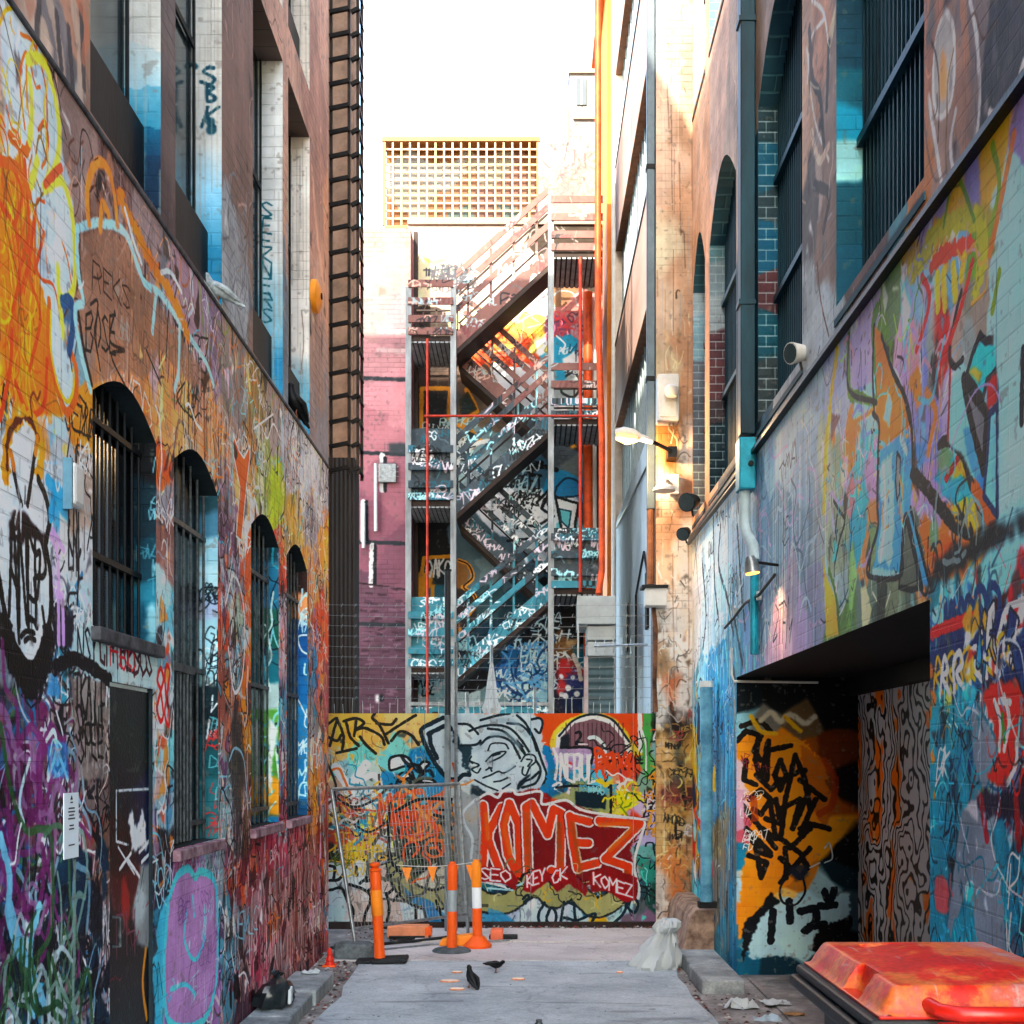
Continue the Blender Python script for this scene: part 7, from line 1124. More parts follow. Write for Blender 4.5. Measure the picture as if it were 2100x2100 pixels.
# lit street lamp
lp = thing("street_lamp", "lit orange glowing lamp on a white and black arm from the pier", "street lamp"); a0, a1, a2 = P(1378, 925, 13.6), P(1338, 906, 13.55), P(1262, 888, 13.5)
MB().tube([a0, P(1355, 914, 13.6), a1], .022, 8).build("arm", M_black, lp, smooth=True); MB().tube([a1, P(1316, 898, 13.52), P(1300, 893, 13.5)], [.03, .04, .045], 10).build("neck", M_white, lp, smooth=True)
hd = MB(); hd.tube([P(1312, 893, 13.5), P(1300, 890, 13.5), P(1278, 886, 13.5), P(1262, 886, 13.5)], [.03, .055, .06, .03], 12).build("hood", M_white, lp, smooth=True)
M_glow = mat("lamp_glow", '#ffc070', .4, emit='#ff9a38', es=.8, bump=0); MB().tube([P(1306, 901, 13.47), P(1286, 902, 13.46), P(1264, 896, 13.46)], [.03, .052, .03], 12).build("bulb", M_glow, lp, smooth=True)
MB().box((a0.x - .04, 13.62, a0.z - .06), (a0.x + .06, 13.835, a0.z + .06)).build("bracket", M_black, lp)
def lampl(name, loc, e, col=(1, .62, .28), r=.05):
    d = bpy.data.lights.new(name, 'POINT'); d.energy = e; d.color = col; d.shadow_soft_size = r; o = bpy.data.objects.new(name, d); COL.objects.link(o); o.location = loc; return o
lampl("lamp_light", P(1284, 918, 13.42), 15)
d2 = thing("dome_lamp", "white dome lamp on a short bracket, below the glowing street lamp", "lamp"); q = P(1362, 1008, 13.45)
MB().lathe([(.10, 0), (.125, .005), (.12, .03), (.09, .06), (.04, .08), (.02, .1)], tuple(q), 20).build("shade", M_white, d2, smooth=True); MB().tube([(q.x, q.y, q.z + .09), (q.x + .02, q.y + .05, q.z + .14), (q.x + .14, 13.82, q.z + .15)], .02, 8).build("arm", M_white, d2, smooth=True)
MB().box((q.x + .1, 13.74, q.z + .04), (q.x + .2, 13.835, q.z + .26)).build("bracket", M_white, d2, bevel=.006)
sb = thing("junction_box", "small white hooded box low on the pier beside the dark pipe", "junction box"); b0, b1 = P(1322, 1244, 13.7), P(1366, 1208, 13.7)
MB().box((b0.x, 13.6, b0.z), (b1.x, 13.83, b1.z)).build("box", M_white, sb, bevel=.01); MB().box((b0.x - .04, 13.56, b1.z), (b1.x + .01, 13.834, b1.z + .03)).build("lid", M_bar_dark, sb)
MB().tube([P(1340, 1246, 13.78), P(1345, 1290, 13.8), P(1342, 1400, 13.8), P(1345, 1460, 13.8)], .025, 8).build("conduit", mat("rust_conduit", '#7a5038', .7, var=.4), sb)
# floodlights
def flood(label, loc, to, m, s=1.0):
    t = thing("floodlight", label, "floodlight"); loc = Vector(loc); d = (Vector(to) - loc).normalized(); b = MB(); b.tube([loc - d * .10 * s, loc - d * .08 * s, loc + d * .07 * s, loc + d * .09 * s], [.03 * s, .06 * s, .09 * s, .09 * s], 14); b.build("housing", m, t, smooth=True)
    MB().tube([loc + d * .085 * s, loc + d * .095 * s], .08 * s, 14).build("lens", M_upglass, t); MB().bar(loc - Vector((0, 0, .02)), loc - Vector((-.02, 0, .14 * s)), .02 * s).build("bracket", M_bar_dark, t); return t
flood("black floodlight on the ledge beside the peach pier, above the drippy white wall", (1.70, 12.9, 4.62), (1.2, 12.2, 4.4), mat("teal_black", '#1c3038', .4, .3), 1.1)
flood("small white floodlight on the right ledge between two grilled windows", (1.80, 8.2, 4.62), (1.2, 7.9, 4.5), M_white, .8)
dt = flood("dark floodlight hanging just under the right ledge, next to the pier", (1.66, 13.1, 4.33), (1.3, 12.4, 4.0), M_black, .8)
# blue square downpipe with hopper and white swan neck
bd = thing("downpipe", "teal square downpipe with bright blue box and white swan neck, on the right wall", "downpipe")
MB().box((1.715, 9.96, 4.55), (1.835, 10.10, 12)).build("pipe", M_teal, bd, bevel=.008); MB().box((1.70, 9.93, 4.10), (1.835, 10.13, 4.52)).build("hopper", M_tealbright, bd, bevel=.012)
MB().tube([(1.76, 10.03, 4.10), (1.76, 10.03, 3.85), (1.77, 10.0, 3.75), (1.80, 9.85, 3.62), (1.80, 9.82, 3.5)], .045, 12).build("swan_neck", mat("pale_blue_pipe", '#b4ccd4', .5, var=.15), bd, smooth=True); MB().tube([(1.80, 9.82, 3.5), (1.80, 9.82, 2.75)], .035, 10).build("lower_pipe", M_tealbright, bd)
for z in (5.6, 7.9, 10.2): MB().box((1.70, 9.95, z), (1.84, 10.11, z + .04)).build("bracket", M_teal, bd)
b2 = thing("downpipe", "light blue lower pipe standing in the corner beside the brown and blue pillar", "downpipe"); MB().tube([(1.74, 12.05, .5), (1.74, 12.05, 2.62)], .06, 12).build("pipe", mat("sky_pipe", '#6fb0c8', .5, var=.4, scale=4, col2='#2a5f7c'), b2, smooth=True)
MB().tube([(1.74, 12.05, 2.62), (1.74, 12.05, 2.68)], .07, 12).build("cap", M_white, b2); MB().box((1.66, 11.98, .46), (1.83, 12.12, .52)).build("shoe", M_bar_dark, b2)
pipe("conduit", "black conduit pipe rising along the drippy wall under the ledge", [(1.79, 9.9, 4.30), (1.79, 13.8, 4.34)], .022, M_black, "conduit")
cl = thing("cable", "black cable running along the right wall to the glowing spotlight", "cable"); MB().tube([(1.81, 9.05, 3.27), (1.80, 9.6, 3.2), (1.81, 10.3, 3.22), (1.81, 10.9, 3.16), (1.80, 11.3, 3.12)], .013, 6).build("run", M_black, cl)
for y in (9.7, 10.8): MB().box((1.80, y, 3.17), (1.835, y + .04, 3.24)).build("clip", M_steel, cl)
# glowing spotlight on the right wall
sp = thing("spotlight", "small lit spotlight washing warm light down the lilac grey wall", "spotlight"); q = Vector((1.64, 9.02, 3.30))
MB().tube([q + Vector((-.02, 0, .10)), q + Vector((-.01, 0, .06)), q + Vector((0, 0, -.02))], [.03, .05, .06], 14).build("housing", M_steel, sp, smooth=True); MB().tube([q + Vector((0, 0, -.018)), q + Vector((.002, 0, -.03))], .05, 14).build("lens", M_glow, sp)
MB().tube([q + Vector((0, 0, .06)), (1.835, 9.05, 3.34)], .012, 6).build("arm", M_bar_dark, sp)
sd = bpy.data.lights.new("spot_glow", 'SPOT'); sd.energy = 3.5; sd.spot_size = R(120); sd.spot_blend = 1.0; sd.color = (1, .5, .22); sd.shadow_soft_size = .03; so = bpy.data.objects.new("spot_glow", sd); COL.objects.link(so); so.location = q + Vector((0, 0, -.04)); so.rotation_euler = (Vector((-.22, -.02, 1))).to_track_quat('Z', 'Y').to_euler()
pipe("conduit", "thin white conduit bent under the bay ceiling at the blue pillar", [(1.79, 10.86, 2.9), (1.79, 10.86, 2.66), (1.81, 10.84, 2.6), (2.55, 10.84, 2.59)], .011, M_white, "conduit")

# ================================================================== THINGS ON THE LEFT WALL
wl = thing("wall_light", "small white wall box beside the first arched window", "wall light"); MB().box((XL + .001, 5.28, 3.0), (XL + .05, 5.40, 3.19)).build("body", M_white, wl, bevel=.02); MB().box((XL + .002, 5.265, 2.98), (XL + .04, 5.282, 3.2)).build("backplate", mat("blue_edge", '#5f8ca0', .5), wl)
nt_ = thing("notice", "white paper notice with printed lines, taped beside the doorway", "notice"); MB().box((XL + .002, 5.27, 1.475), (XL + .006, 5.44, 1.76)).build("paper", mat("paper", '#dfe8ec', .7, var=.04), nt_); mb = MB()
for i, (z, w) in enumerate(((1.715, .03), (1.69, .07), (1.675, .08), (1.66, .06), (1.645, .08), (1.615, .05), (1.6, .06), (1.53, .07))): mb.box((XL + .0065, 5.355 - w / 2, z), (XL + .007, 5.355 + w / 2, z + .006))
mb.prism([(5.34, 1.73), (5.37, 1.73), (5.355, 1.75)], 'x', XL + .0065, XL + .007); mb.build("print", M_black, nt_)
bl = thing("alarm_bell", "round orange disc fixed high on the left wall near its far end", "alarm bell"); mb = MB(); n = 20; q = (XL, 11.35, zat(595, 11.2))
mb.tube([(XL + .002, q[1], q[2]), (XL + .05, q[1], q[2]), (XL + .08, q[1], q[2])], [.15, .15, .08], 20); mb.build("dome", mat("orange_enamel", '#f09420', .4), bl, smooth=True); MB().tube([(XL + .08, q[1], q[2]), (XL + .09, q[1], q[2])], .03, 12).build("boss", M_bar_dark, bl)
# birds
M_feather = mat("black_feathers", '#15171a', .5, var=.4, scale=30); M_pale = mat("pale_feathers", '#b8c4c8', .6, var=.3, scale=30); M_beak = mat("beak", '#c8902c', .5); M_legm = mat("bird_leg", '#7a4a30', .6)
def bird(label, loc, yaw, s=1.0, m=None, pitch=25, legs=True, name="bird", walk=0, cat="bird", group=None):
    t = thing(name, label, cat, group); t.location = loc; t.rotation_euler = (0, 0, R(yaw)); b = MB(); m = m or M_feather; a = R(pitch)
    def q(x, z): return (x * math.cos(a) - z * math.sin(a), 0, .085 + x * math.sin(a) + z * math.cos(a))
    b.tube([q(-.15, -.012), q(-.11, -.012), q(-.07, -.006), q(-.035, 0), q(0, 0), q(.035, .004), q(.058, .014), q(.072, .03), q(.084, .04), q(.097, .04), q(.106, .036)], [.006, .014, .018, .034, .042, .037, .027, .02, .022, .017, .006], 12)
    o = b.build("body", m, t, smooth=True); o.scale = (1, 1, 1)
    for sy in (-1, 1):
        w = MB(); w.tube([(q(.03, .01)[0], sy * .032, q(.03, .01)[2]), (q(-.02, .008)[0], sy * .04, q(-.02, .008)[2]), (q(-.08, 0)[0], sy * .026, q(-.08, 0)[2]), (q(-.12, -.004)[0], sy * .012, q(-.12, -.004)[2])], [.012, .02, .014, .004], 8); w.build("wing", m, t, smooth=True)
        if legs: l = MB(); fx = .02 * walk * sy; l.tube([(0, sy * .016, .06), (.008 + fx * .5, sy * .016, .032), (fx, sy * .016, .002)], .004, 6); l.tube([(fx - .012, sy * .016, .003), (fx + .022, sy * .018, .003)], .0028, 5); l.build("leg", M_legm, t)
        e = MB(); ex = q(.09, .044); e.lathe([(.001, -.003), (.003, 0), (.001, .003)], (ex[0], sy * .014, ex[2]), 6); e.build("eye", M_beak, t)
    k = MB(); k.tube([q(.103, .036), q(.125, .032)], [.006, .001], 6); k.build("beak", M_beak, t); t.scale = (s, s, s); return t
g1 = P(968, 2028, 10.2)
bird("small black bird striding among the crusts, seen from behind", (-.475, 10.2, .012), 125, 1.0, pitch=38, walk=1)
bird("smaller black bird bent low to peck, right of the striding one", (-.30, 10.95, .012), 30, .85, pitch=-14, walk=.5)
bird("pale and black pigeon perched on the left ledge above the brown letters", (XL - .02, 8.0, ZLEDGE + .022), 205, 1.25, M_pale, 20, name="pigeon", cat="bird")
bird("dark pigeon perched at the far end of the left ledge", (XL - .02, 10.62, ZLEDGE + .022), 230, 1.6, M_feather, 45, name="pigeon")

# ================================================================== POLE, TEMPORARY FENCE, BOLLARDS
pl = thing("pole", "slim dark steel pole standing before the hoarding, painted pale below", "pole"); x = xat(918, 13.5)
MB().tube([(x, 13.5, 2.40), (x, 13.5, 3.98)], .034, 12).build("upper_pole", mat("dark_pole", '#2a2c32', .5, .3, var=.2), pl, smooth=True); MB().tube([(x, 13.5, 0), (x, 13.5, 2.40)], .034, 12).build("lower_pole", mat("pale_pole", '#7a8488', .5, .2, var=.3, scale=5), pl, smooth=True); MB().tube([(x, 13.5, 3.98), (x, 13.5, 4.0)], .043, 12).build("cap", M_bar_dark, pl); MB().tube([(x + .09, 13.52, 0), (x + .09, 13.52, 3.2)], .018, 8).build("conduit", M_steel, pl)
tf = thing("temporary_fence", "low leaning wire mesh barrier with its foot in a concrete block", "fence"); A, B = Vector((-1.93, 12.0, 1.62)), Vector((-.76, 13.3, 1.65)); A0, B0 = Vector((-1.68, 11.85, .16)), Vector((-.66, 13.3, .02))
MB().tube([A0, A], .019, 10).build("leg", M_steel, tf, smooth=True); MB().tube([B0, B], .019, 10).build("leg", M_steel, tf, smooth=True); MB().tube([A, B], .019, 10).build("top_rail", M_steel, tf, smooth=True); MB().tube([A0 + Vector((0, 0, .12)), B0 + Vector((0, 0, .22))], .016, 8).build("bottom_rail", M_steel, tf)
mb = MB(); C0, D0 = A0 + Vector((0, 0, .12)), B0 + Vector((0, 0, .22))
for i in range(1, 36): t = i / 36; mb.bar(C0.lerp(D0, t), A.lerp(B, t), .0032)
for j in range(1, 11): t = j / 11; mb.bar(C0.lerp(A, t), D0.lerp(B, t), .0032)
mb.build("mesh", M_steel, tf)
blk = MB(); r_ = random.Random(9)
prof = [(-.17, -.10), (.13, -.14), (.20, -.02), (.15, .12), (-.12, .14), (-.2, .02)]
blk.prism([(-1.68 + a, 11.78 + b) for a, b in prof], 'z', 0, .16); o = tag(blk.build("concrete_block", mat("rough_concrete", '#6f787c', .9, var=.3, scale=12, bump=.6, bscale=14), bevel=.03), "rough grey concrete block holding the fence leg", "concrete block")
M_or = mat("safety_orange", '#ee5a14', .4, var=.08, scale=3, bump=.02); M_or2 = mat("faded_orange", '#f58a1e', .45, var=.08, bump=.02); M_refl = mat("reflective_grey", '#9aa6ac', .35, .2, var=.1); M_reflw = mat("reflective_white", '#dfe6ea', .35, var=.05); M_rub = mat("black_rubber", '#25292b', .7, var=.3, scale=10); M_rubg = mat("grey_rubber", '#5a6468', .7, var=.3, scale=10)
def bollard(label, x, y, kind, lean=0.0):
    t = thing("bollard", label, "bollard", "orange traffic bollards by the fence"); t.location = (x, y, .012); t.rotation_euler = (0, R(lean), 0)
    body = MB().lathe([(.052, .03), (.05, .12), (.047, .2), (.049, .24), (.049, .44)] if kind == 0 else [(.05, .03), (.048, .40)], n=20); body.build("body", M_or, t, smooth=True)
    if kind == 0: MB().lathe([(.0495, .44), (.056, .45), (.056, .67), (.052, .68)], n=20).build("sleeve", M_or2, t, smooth=True)
    else: MB().lathe([(.0475, .40), (.0475, .40), (.0475, .61), (.0475, .61)], n=20).build("sleeve", M_refl if kind == 1 else M_reflw, t, smooth=True)
    MB().lathe([(.052, .68), (.052, .84), (.046, .85), (.056, .86), (.056, .875), (.03, .89), (.05, .91), (.05, .93), (.02, .94)] if kind == 0 else [(.048, .61), (.05, .62), (.05, .84), (.046, .86), (.03, .87), (.03, .89)], n=20).build("head", M_or if kind != 2 else M_or2, t, smooth=True)
    if kind == 0: MB().box((-.07, -.13, 0), (.26, .13, .045)).box((-.22, -.10, 0), (-.072, .10, .04)).build("base", M_rub, t, bevel=.015)
    elif kind == 1: MB().lathe([(.19, 0), (.195, .012), (.17, .03), (.08, .042), (.05, .045)], n=28).build("base", M_rubg, t, smooth=True)
    else: MB().lathe([(.14, 0), (.145, .03), (.11, .06), (.07, .10), (.052, .12)], n=28).build("base", M_or, t, smooth=True)
    return t
bollard("nearest orange bollard with a yellow orange middle band and black base", -1.395, 11.5, 0, -3.0)
bollard("orange bollard with a grey band on a round grey rubber base", -.765, 12.15, 1, .5)
bollard("orange bollard with a white band on a round orange base", -.52, 12.42, 2, -1)
bn = thing("bunting", "thin line of small orange flags strung between the fence and bollards", "bunting"); q0, q1 = Vector((-1.36, 12.6, .83)), Vector((-.53, 12.4, .88)); MB().tube([q0 + (q1 - q0) * i / 6 - Vector((0, 0, .03 * math.sin(math.pi * i / 6))) for i in range(7)], .004, 5).build("cord", M_white, bn)
for t in (.13, .45, .72, .93): p = q0 + (q1 - q0) * t - Vector((0, 0, .03)); MB().prism([(p.x - .05, p.z), (p.x + .05, p.z), (p.x + .005, p.z - .16)], 'y', p.y, p.y + .004).build("flag", M_or2, bn)
fb = thing("barrier_foot", "long pale orange plastic barrier foot lying behind the nearest bollard", "barrier"); MB().box((-1.5, 12.98, .02), (-1.06, 13.16, .155)).build("body", mat("pale_orange", '#ee9468', .5, var=.15, scale=5), fb, bevel=.02); MB().box((-1.10, 12.972, .05), (-1.03, 13.1, .14)).build("end_cap", M_or, fb, bevel=.008); MB().box((-1.48, 12.968, .02), (-1.1, 12.978, .05)).build("rib", M_rub, fb)
fb = thing("barrier_foot", "bright orange plastic barrier foot between the two banded bollards", "barrier"); MB().prism([(-.92, .014), (-.42, .014), (-.44, .09), (-.6, .13), (-.8, .10), (-.9, .07)], 'y', 12.48, 12.66).build("body", M_or2, fb, bevel=.015); MB().box((-.40, 12.75, .02), (-.27, 12.9, .15)).build("end_cap", mat("pink_orange", '#e8704c', .5), fb, bevel=.015)
cn = thing("traffic_cone", "tiny bright red squashed cone at the foot of the left wall", "traffic cone"); cn.location = (-1.84, 11.35, 0); cn.scale = (.8, .8, .85); MB().lathe([(.07, .0), (.06, .02), (.045, .06), (.05, .07), (.03, .12), (.035, .13), (.02, .19), (.008, .2)], n=14).build("body", mat("red_plastic", '#e0301c', .4), cn, smooth=True); MB().box((-.08, -.07, -.002), (.07, .08, .018)).build("base", M_or, cn, bevel=.006)
tag(MB().tube([(-2.0, 12.35, .02), (-1.6, 12.45, .035), (-1.2, 12.7, .035), (-.9, 12.85, .05), (-.75, 12.95, .06)], .016, 6).build("cable", M_rub), "black hose lying on the ground in front of the hoarding", "hose")
tag(MB().tube([(-2.0, 11.9, .03), (-1.5, 12.15, .03), (-1.0, 12.5, .03), (-.2, 12.75, .04)], .01, 6).build("cable", M_steel), "thin grey cable trailing across the pale slab past the bollards", "cable")
tag(MB().box((-.42, 12.85, .03), (-.12, 12.98, .07)).build("rubber_foot", M_rub, bevel=.01), "flat black rubber block right of the orange bollards", "rubber block")

from mathutils import noise as mnoise
# ================================================================== WHITE BAG, UMBRELLAS, LITTER
M_plast = mat("white_plastic", '#b4bcbe', .35, var=.05, scale=6, bump=.35, bscale=9)
bg = MB(); prof = [(.20, 0), (.205, .03), (.19, .10), (.165, .18), (.13, .25), (.10, .31), (.085, .335), (.10, .36), (.115, .40), (.10, .45), (.05, .48), (.012, .485)]
n = 72; base = len(bg.v)
for i, (r, z) in enumerate(prof):
    for k in range(n):
        t = 2 * math.pi * k / n; f = 1 + .09 * math.sin(5 * t + i * .4) + .06 * math.sin(13 * t - i * .7) + .3 * mnoise.noise(Vector((2.2 * math.cos(t), 2.2 * math.sin(t), 7 * z))) + (.18 * max(0, math.cos(t - 3.6)) if z < .1 else 0); bg.v.append((1.17 + r * f * math.cos(t) + .22 * z + .03 * mnoise.noise(Vector((5 * math.cos(t), 5 * math.sin(t), 9 * z))), 11.25 + r * f * math.sin(t) + .03 * mnoise.noise(Vector((5 * math.cos(t) + 7, 5 * math.sin(t), 9 * z))), .012 + z * .93))
for i in range(len(prof) - 1):
    for k in range(n): k2 = (k + 1) % n; bg.f.append((i*n+k, i*n+k2, (i+1)*n+k2, (i+1)*n+k)); bg.m.append(0); bg.uv.append(None)
bg.f.append(tuple((len(prof)-1)*n + k for k in range(n))); bg.m.append(0); bg.uv.append(None)
tag(bg.build("rubbish_bag", M_plast, smooth=True), "white plastic bag tied at the neck, slumped by the right plinth", "bag")
def paper(label, x, y, s, z=.02, seed=1, m=None, name="paper_scrap", h=.35, cat="litter"):
    r = random.Random(seed); mb = MB(); n = 6; g = [[(x + (i / n - .5) * s * 1.5 + r.uniform(-.08, .08) * s, y + (j / n - .5) * s + r.uniform(-.08, .08) * s, z + .004 + r.random() ** 2 * s * h * (1 if 0 < i < n and 0 < j < n else .35)) for j in range(n + 1)] for i in range(n + 1)]
    for i in range(n):
        for j in range(n):
            if (i + j) % (2 * n) == 0 and r.random() < .5: continue
            mb.face([g[i][j], g[i+1][j], g[i+1][j+1]]); mb.face([g[i][j], g[i+1][j+1], g[i][j+1]])
    o = mb.build(name, m or M_plast); md = o.modifiers.new("thick", 'SOLIDIFY'); md.thickness = .002; return tag(o, label, cat)
paper("crumpled white paper on the paving left of the red bin", xat(1520, 9.35), 9.35, .16, seed=3, h=.5)
paper("flattened white packet on the paving nearest the red bin", xat(1590, 9.5), 9.5, .14, seed=5)
paper("torn pale blue wrapper lying in front of the bay", xat(1575, 8.9), 8.9, .13, seed=7, m=mat("pale_wrapper", '#a8bcc8', .5))
paper("small brown cardboard scrap on the paving by the bin", xat(1630, 9.1), 9.1, .1, seed=8, m=mat("cardboard", '#a07850', .8), h=.2)
paper("white paper scrap on top of the left kerb near the cone", -1.83, 10.25, .10, z=.125, seed=9)
M_bread = mat("bread_crust", '#d89c74', .8, var=.15, scale=20, col2='#b8704c'); M_crumb = mat("bread_crumb", '#f0dcc8', .9, var=.1)
for i, (px, py, s, lab) in enumerate([(937, 1998, .05, "small round bread crust behind the striding bird"), (922, 2016, .085, "long pale bread crust left of the striding bird"), (937, 2033, .065, "oval bread crust nearest the viewer, left of the bird"), (1062, 2012, .06, "oval bread crust lying alone right of the birds"), (1271, 1998, .03, "tiny reddish crust far over by the white bag")]):
    Y = EYE * F / (py - CY); t = thing("bread_crust", lab, "bread", "bread crusts on the concrete"); t.location = (xat(px, Y), Y, .013); b = MB().lathe([(s, 0), (s * 1.05, .005), (s * .95, .012)], n=14).build("crust", M_bread, t, smooth=True); b.scale = (1, .6, 1); c2 = MB().lathe([(s * .93, .0125), (s * .8, .016), (s * .2, .017)], n=14).build("crumb", M_crumb, t, smooth=True); c2.scale = (1, .6, 1)
tag(MB().lathe([(.02, 0), (.03, .01), (.028, .05), (.02, .06), (.022, .075)], (xat(1105, 8.6), 8.6, .013), 12).build("bottle_cap", mat("dull_can", '#5a6468', .4, .5), smooth=True), "tiny crushed can standing on the road near the picture's foot", "can")
bb_ = thing("rubbish_bag", "black and white bag slumped against the left wall at the kerb", "bag"); bb_.location = (-1.86, 8.95, .115); bm_ = MB(); pr = [(.10, 0), (.135, .02), (.14, .07), (.12, .13), (.08, .18), (.04, .20), (.025, .225), (.045, .25), (.02, .26)]; n = 24
for q_, (r, z) in enumerate(pr):
    for k in range(n): t = 2 * math.pi * k / n; v = Vector((math.cos(t), math.sin(t), z * 8)); f = 1 + .35 * mnoise.noise(v * 1.7) + .12 * math.sin(7 * t + q_); bm_.v.append((r * f * math.cos(t) + .15 * z, r * f * 1.3 * math.sin(t) - .2 * z, z * (1 + .15 * mnoise.noise(v + Vector((3, 1, 0))))))
for q_ in range(len(pr) - 1):
    for k in range(n): k2 = (k + 1) % n; bm_.f.append((q_*n+k, q_*n+k2, (q_+1)*n+k2, (q_+1)*n+k)); bm_.m.append(0); bm_.uv.append(None)
bm_.build("body", mat("black_bag", '#1c2428', .3, bump=.6, bscale=12), bb_, smooth=True); MB().prism([(-.10, .03), (.02, .05), (-.02, .15), (-.08, .13)], 'x', .12, .145).build("patch", M_plast, bb_, bevel=.006)
# folded umbrellas behind the hoarding
M_canvas = mat("white_canvas", '#a8b0b2', .8, var=.1, bump=.3, bscale=12)
def umbrella(label, x, y, zt, h, w):
    t = thing("folded_umbrella", label, "umbrella", "folded white umbrellas behind the hoarding"); n = 24; b = MB(); prof = [(0, .015), (.06, .03), (.3, .35), (.5, .55), (.56, .8), (.62, .62), (.75, .9), (.82, .7), (.9, 1.0), (1.0, .85)]
    for i, (d, r) in enumerate(prof):
        for k in range(n): a = 2 * math.pi * k / n; f = 1 + .22 * math.cos(8 * a + i * .6); b.v.append((x + w * r * f * math.cos(a), y + w * r * f * math.sin(a), zt - h * d))
    for i in range(len(prof) - 1):
        for k in range(n): k2 = (k + 1) % n; b.f.append((i*n+k, i*n+k2, (i+1)*n+k2, (i+1)*n+k)); b.m.append(0); b.uv.append(None)
    b.build("canopy", M_canvas, t, smooth=True); MB().tube([(x, y, 0), (x, y, zt + .04)], .022, 8).build("pole", M_steel, t); MB().lathe([(.25, 0), (.25, .05), (.06, .08), (.03, .3)], (x, y, 0), 16).build("base", M_rub, t); return t
umbrella("tall folded white umbrella with stepped folds, left of centre above the hoarding", xat(1008, 17), 17, zat(1328, 17), 1.5, .15)
umbrella("slim white folded umbrella just showing above the hoarding", xat(1097, 17), 17, zat(1415, 17), 1.1, .05)
umbrella("broad white folded umbrella low behind the hoarding beside the pole", xat(958, 16.5), 16.5, zat(1425, 16.5), 1.0, .11)

# ================================================================== RED WHEELIE BIN
bn = thing("wheelie_bin", "big bin with a scuffed bright red lid and dark grey body, lower right", "bin"); X0, X1, Y0, Y1, ZL = 1.06, 1.80, 3.72, 4.74, 1.16
M_binred = mat("red_lid_plastic", '#d8200f', .32, var=.10, scale=4, bump=.06, bscale=60); M_binbody = mat("bin_grey", '#34383b', .5, var=.2, scale=8)
def lidmat():
    m, nt, b = new_mat("scuffed_red_lid"); L = nt.links.new; tc = node(nt, "ShaderNodeTexCoord"); n1 = node(nt, "ShaderNodeTexNoise"); n1.inputs['Scale'].default_value = 2.6; n1.inputs['Detail'].default_value = 9; n1.inputs['Roughness'].default_value = .7; L(tc.outputs['Object'], n1.inputs['Vector'])
    r = node(nt, "ShaderNodeValToRGB"); e = r.color_ramp.elements; e[0].position = .36; e[0].color = (*lin('#cc1408'), 1); e[1].position = .72; e[1].color = (*lin('#b8a4a8'), 1)
    for p, h in ((.46, '#d8240f'), (.52, '#e4742c'), (.57, '#d85844'), (.64, '#c89a94')): k = e.new(p); k.color = (*lin(h), 1)
    L(n1.outputs['Fac'], r.inputs[0]); n2 = node(nt, "ShaderNodeTexNoise"); n2.inputs['Scale'].default_value = 45; n2.inputs['Detail'].default_value = 6; L(tc.outputs['Object'], n2.inputs['Vector']); mr = node(nt, "ShaderNodeMapRange"); mr.inputs['From Min'].default_value = .35; mr.inputs['From Max'].default_value = .6; mr.inputs['To Min'].default_value = .75; mr.inputs['To Max'].default_value = 1.05; L(n2.outputs['Fac'], mr.inputs[0])
    mx = node(nt, "ShaderNodeMix", data_type='RGBA', blend_type='MULTIPLY'); mx.inputs[0].default_value = 1; L(r.outputs[0], mx.inputs[6]); L(mr.outputs[0], mx.inputs[7]); mp = node(nt, "ShaderNodeMapping"); mp.inputs['Scale'].default_value = (60, 5, 5); mp.inputs['Rotation'].default_value = (0, 0, .5); L(tc.outputs['Object'], mp.inputs[0]); n4 = node(nt, "ShaderNodeTexNoise"); n4.inputs['Scale'].default_value = 1.0; n4.inputs['Detail'].default_value = 4; L(mp.outputs[0], n4.inputs['Vector']); m4 = node(nt, "ShaderNodeMapRange"); m4.inputs['From Min'].default_value = .64; m4.inputs['From Max'].default_value = .7; m4.inputs['To Max'].default_value = .5; L(n4.outputs['Fac'], m4.inputs[0]); x4 = node(nt, "ShaderNodeMix", data_type='RGBA'); x4.inputs[7].default_value = (.5, .38, .36, 1); L(m4.outputs[0], x4.inputs[0]); L(mx.outputs[2], x4.inputs[6]); L(x4.outputs[2], b.inputs['Base Color']); b.inputs['Roughness'].default_value = .42
    bp = node(nt, "ShaderNodeBump"); bp.inputs['Strength'].default_value = .12; bp.inputs['Distance'].default_value = .004; L(n2.outputs['Fac'], bp.inputs['Height']); L(bp.outputs[0], b.inputs['Normal']); return m
M_lid = lidmat()
MB().prism([(X0 + .06, Y0 + .08), (X1 - .06, Y0 + .08), (X1 - .06, Y1 - .05), (X0 + .06, Y1 - .05)], 'z', .16, ZL - .12).build("body", M_binbody, bn, bevel=.03)
rim = MB().box((X0 - .05, Y0 - .03, ZL - .13), (X1 + .02, Y1 + .03, ZL - .085)).box((X0 - .03, Y0 - .01, ZL - .08), (X1, Y1 + .01, ZL - .045)).build("rim", M_binbody, bn, bevel=.012)
for (x, y) in ((X0 + .12, Y0 + .14), (X1 - .12, Y0 + .14), (X0 + .12, Y1 - .14), (X1 - .12, Y1 - .14)):
    w = MB().tube([(x - .025, y, .08), (x + .025, y, .08)], .08, 18).build("wheel", M_rub, bn, smooth=True); MB().box((x - .035, y - .03, .07), (x + .035, y + .03, .165)).build("fork", M_steel, w)
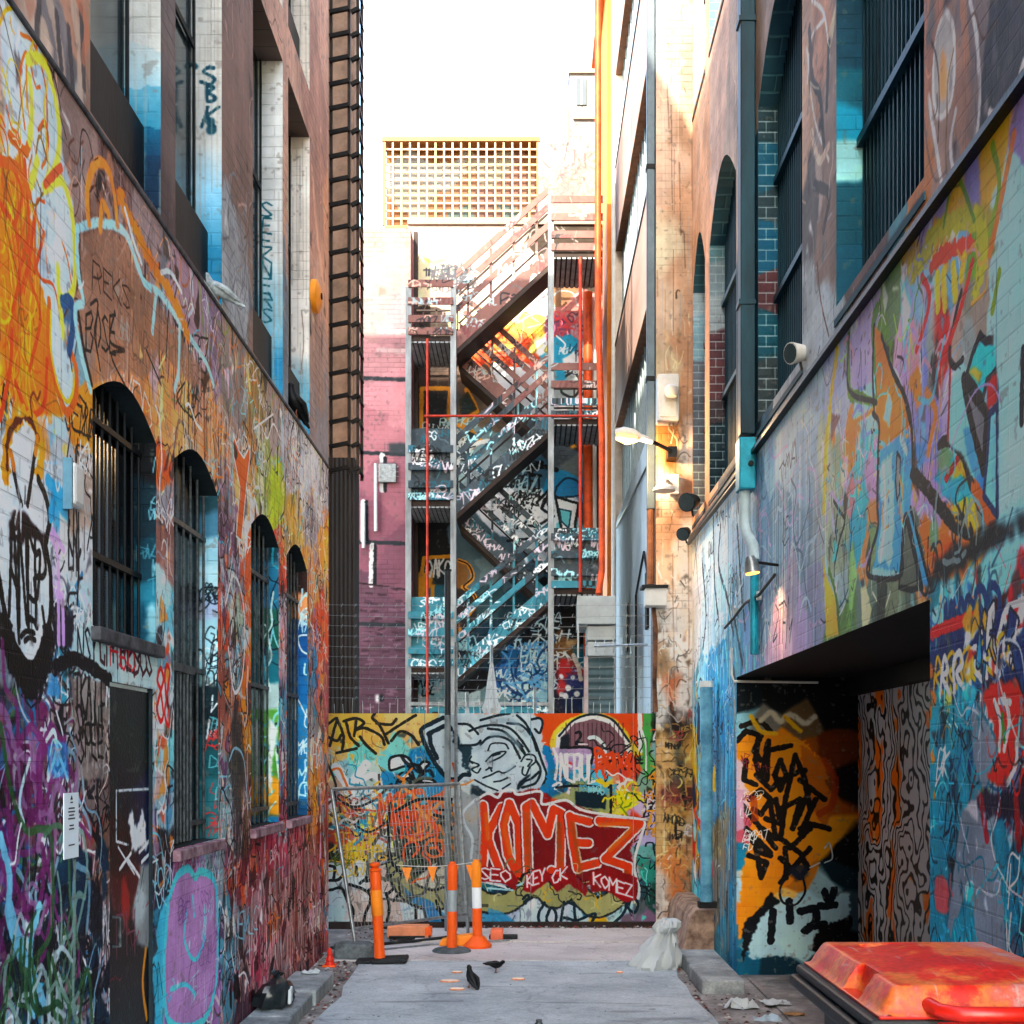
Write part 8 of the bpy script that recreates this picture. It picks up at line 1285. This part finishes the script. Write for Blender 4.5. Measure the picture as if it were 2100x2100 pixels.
# lid: crowned surface built as a height grid with a grip recess, a handle trough and a flange
nx, ny = 72, 96; V = []; Fc = []
def sst(a, b, x): t = min(max((x - a) / (b - a), 0), 1); return t * t * (3 - 2 * t)
def lidz(x, y):
    dx = min(x - X0, X1 - x); dy = min(y - Y0, Y1 - y); z = ZL - .035 + .085 * sst(0, .07, dx) * sst(0, .06, dy) + .03 * sst(.05, .32, dx) * sst(.05, .3, dy)
    z -= .055 * sst(.16, .185, x - X0) * sst(.36, .335, x - X0) * sst(.74, .77, y - Y0) * sst(.88, .85, y - Y0)          # finger recess in the top
    z -= .07 * sst(.27, .29, y - Y0) * sst(.47, .45, y - Y0) * sst(.085, .06, x - X0) * (1 if x - X0 > .0 else 0)         # side notch
    z += .006 * sst(.018, .028, dx) * sst(.04, .03, dx)
    return z
V = [(X0 + (X1 - X0) * i / nx, Y0 + (Y1 - Y0) * j / ny) for i in range(nx + 1) for j in range(ny + 1)]
lid = MB(); lid.v = [(x, y, lidz(x, y)) for x, y in V]
for i in range(nx):
    for j in range(ny): a = i * (ny + 1) + j; lid.f.append((a, a + ny + 1, a + ny + 2, a + 1)); lid.m.append(0); lid.uv.append(None)
lidob = lid.build("lid", M_lid, bn, smooth=True, merge=False); lidob.data.polygons.foreach_set("use_smooth", [True] * len(lidob.data.polygons)); MB().box((X0, Y0, ZL - .045), (X1, Y1, ZL - .034)).build("lid_edge", M_binred, lidob, bevel=.004)
hx0, hx1 = X0 + .16, X1 - .16; hz = ZL - .0
h = MB(); h.tube([(hx0, Y0 + .03, hz - .005), (hx0 + .01, Y0 - .045, hz - .01), (hx0 + .06, Y0 - .085, hz - .012), (hx1 - .06, Y0 - .085, hz - .012), (hx1 - .01, Y0 - .045, hz - .01), (hx1, Y0 + .03, hz - .005)], .024, 14)
h.build("handle", M_binred, bn, smooth=True); MB().box((hx0 + .01, Y0 - .02, ZL - .12), (hx1 - .01, Y0 + .012, ZL - .05)).build("handle_plate", M_binred, bn, bevel=.012)
MB().tube([(X0 + .05, Y1 + .035, ZL - .03), (X1 - .05, Y1 + .035, ZL - .03)], .018, 10).build("hinge", M_binbody, bn)
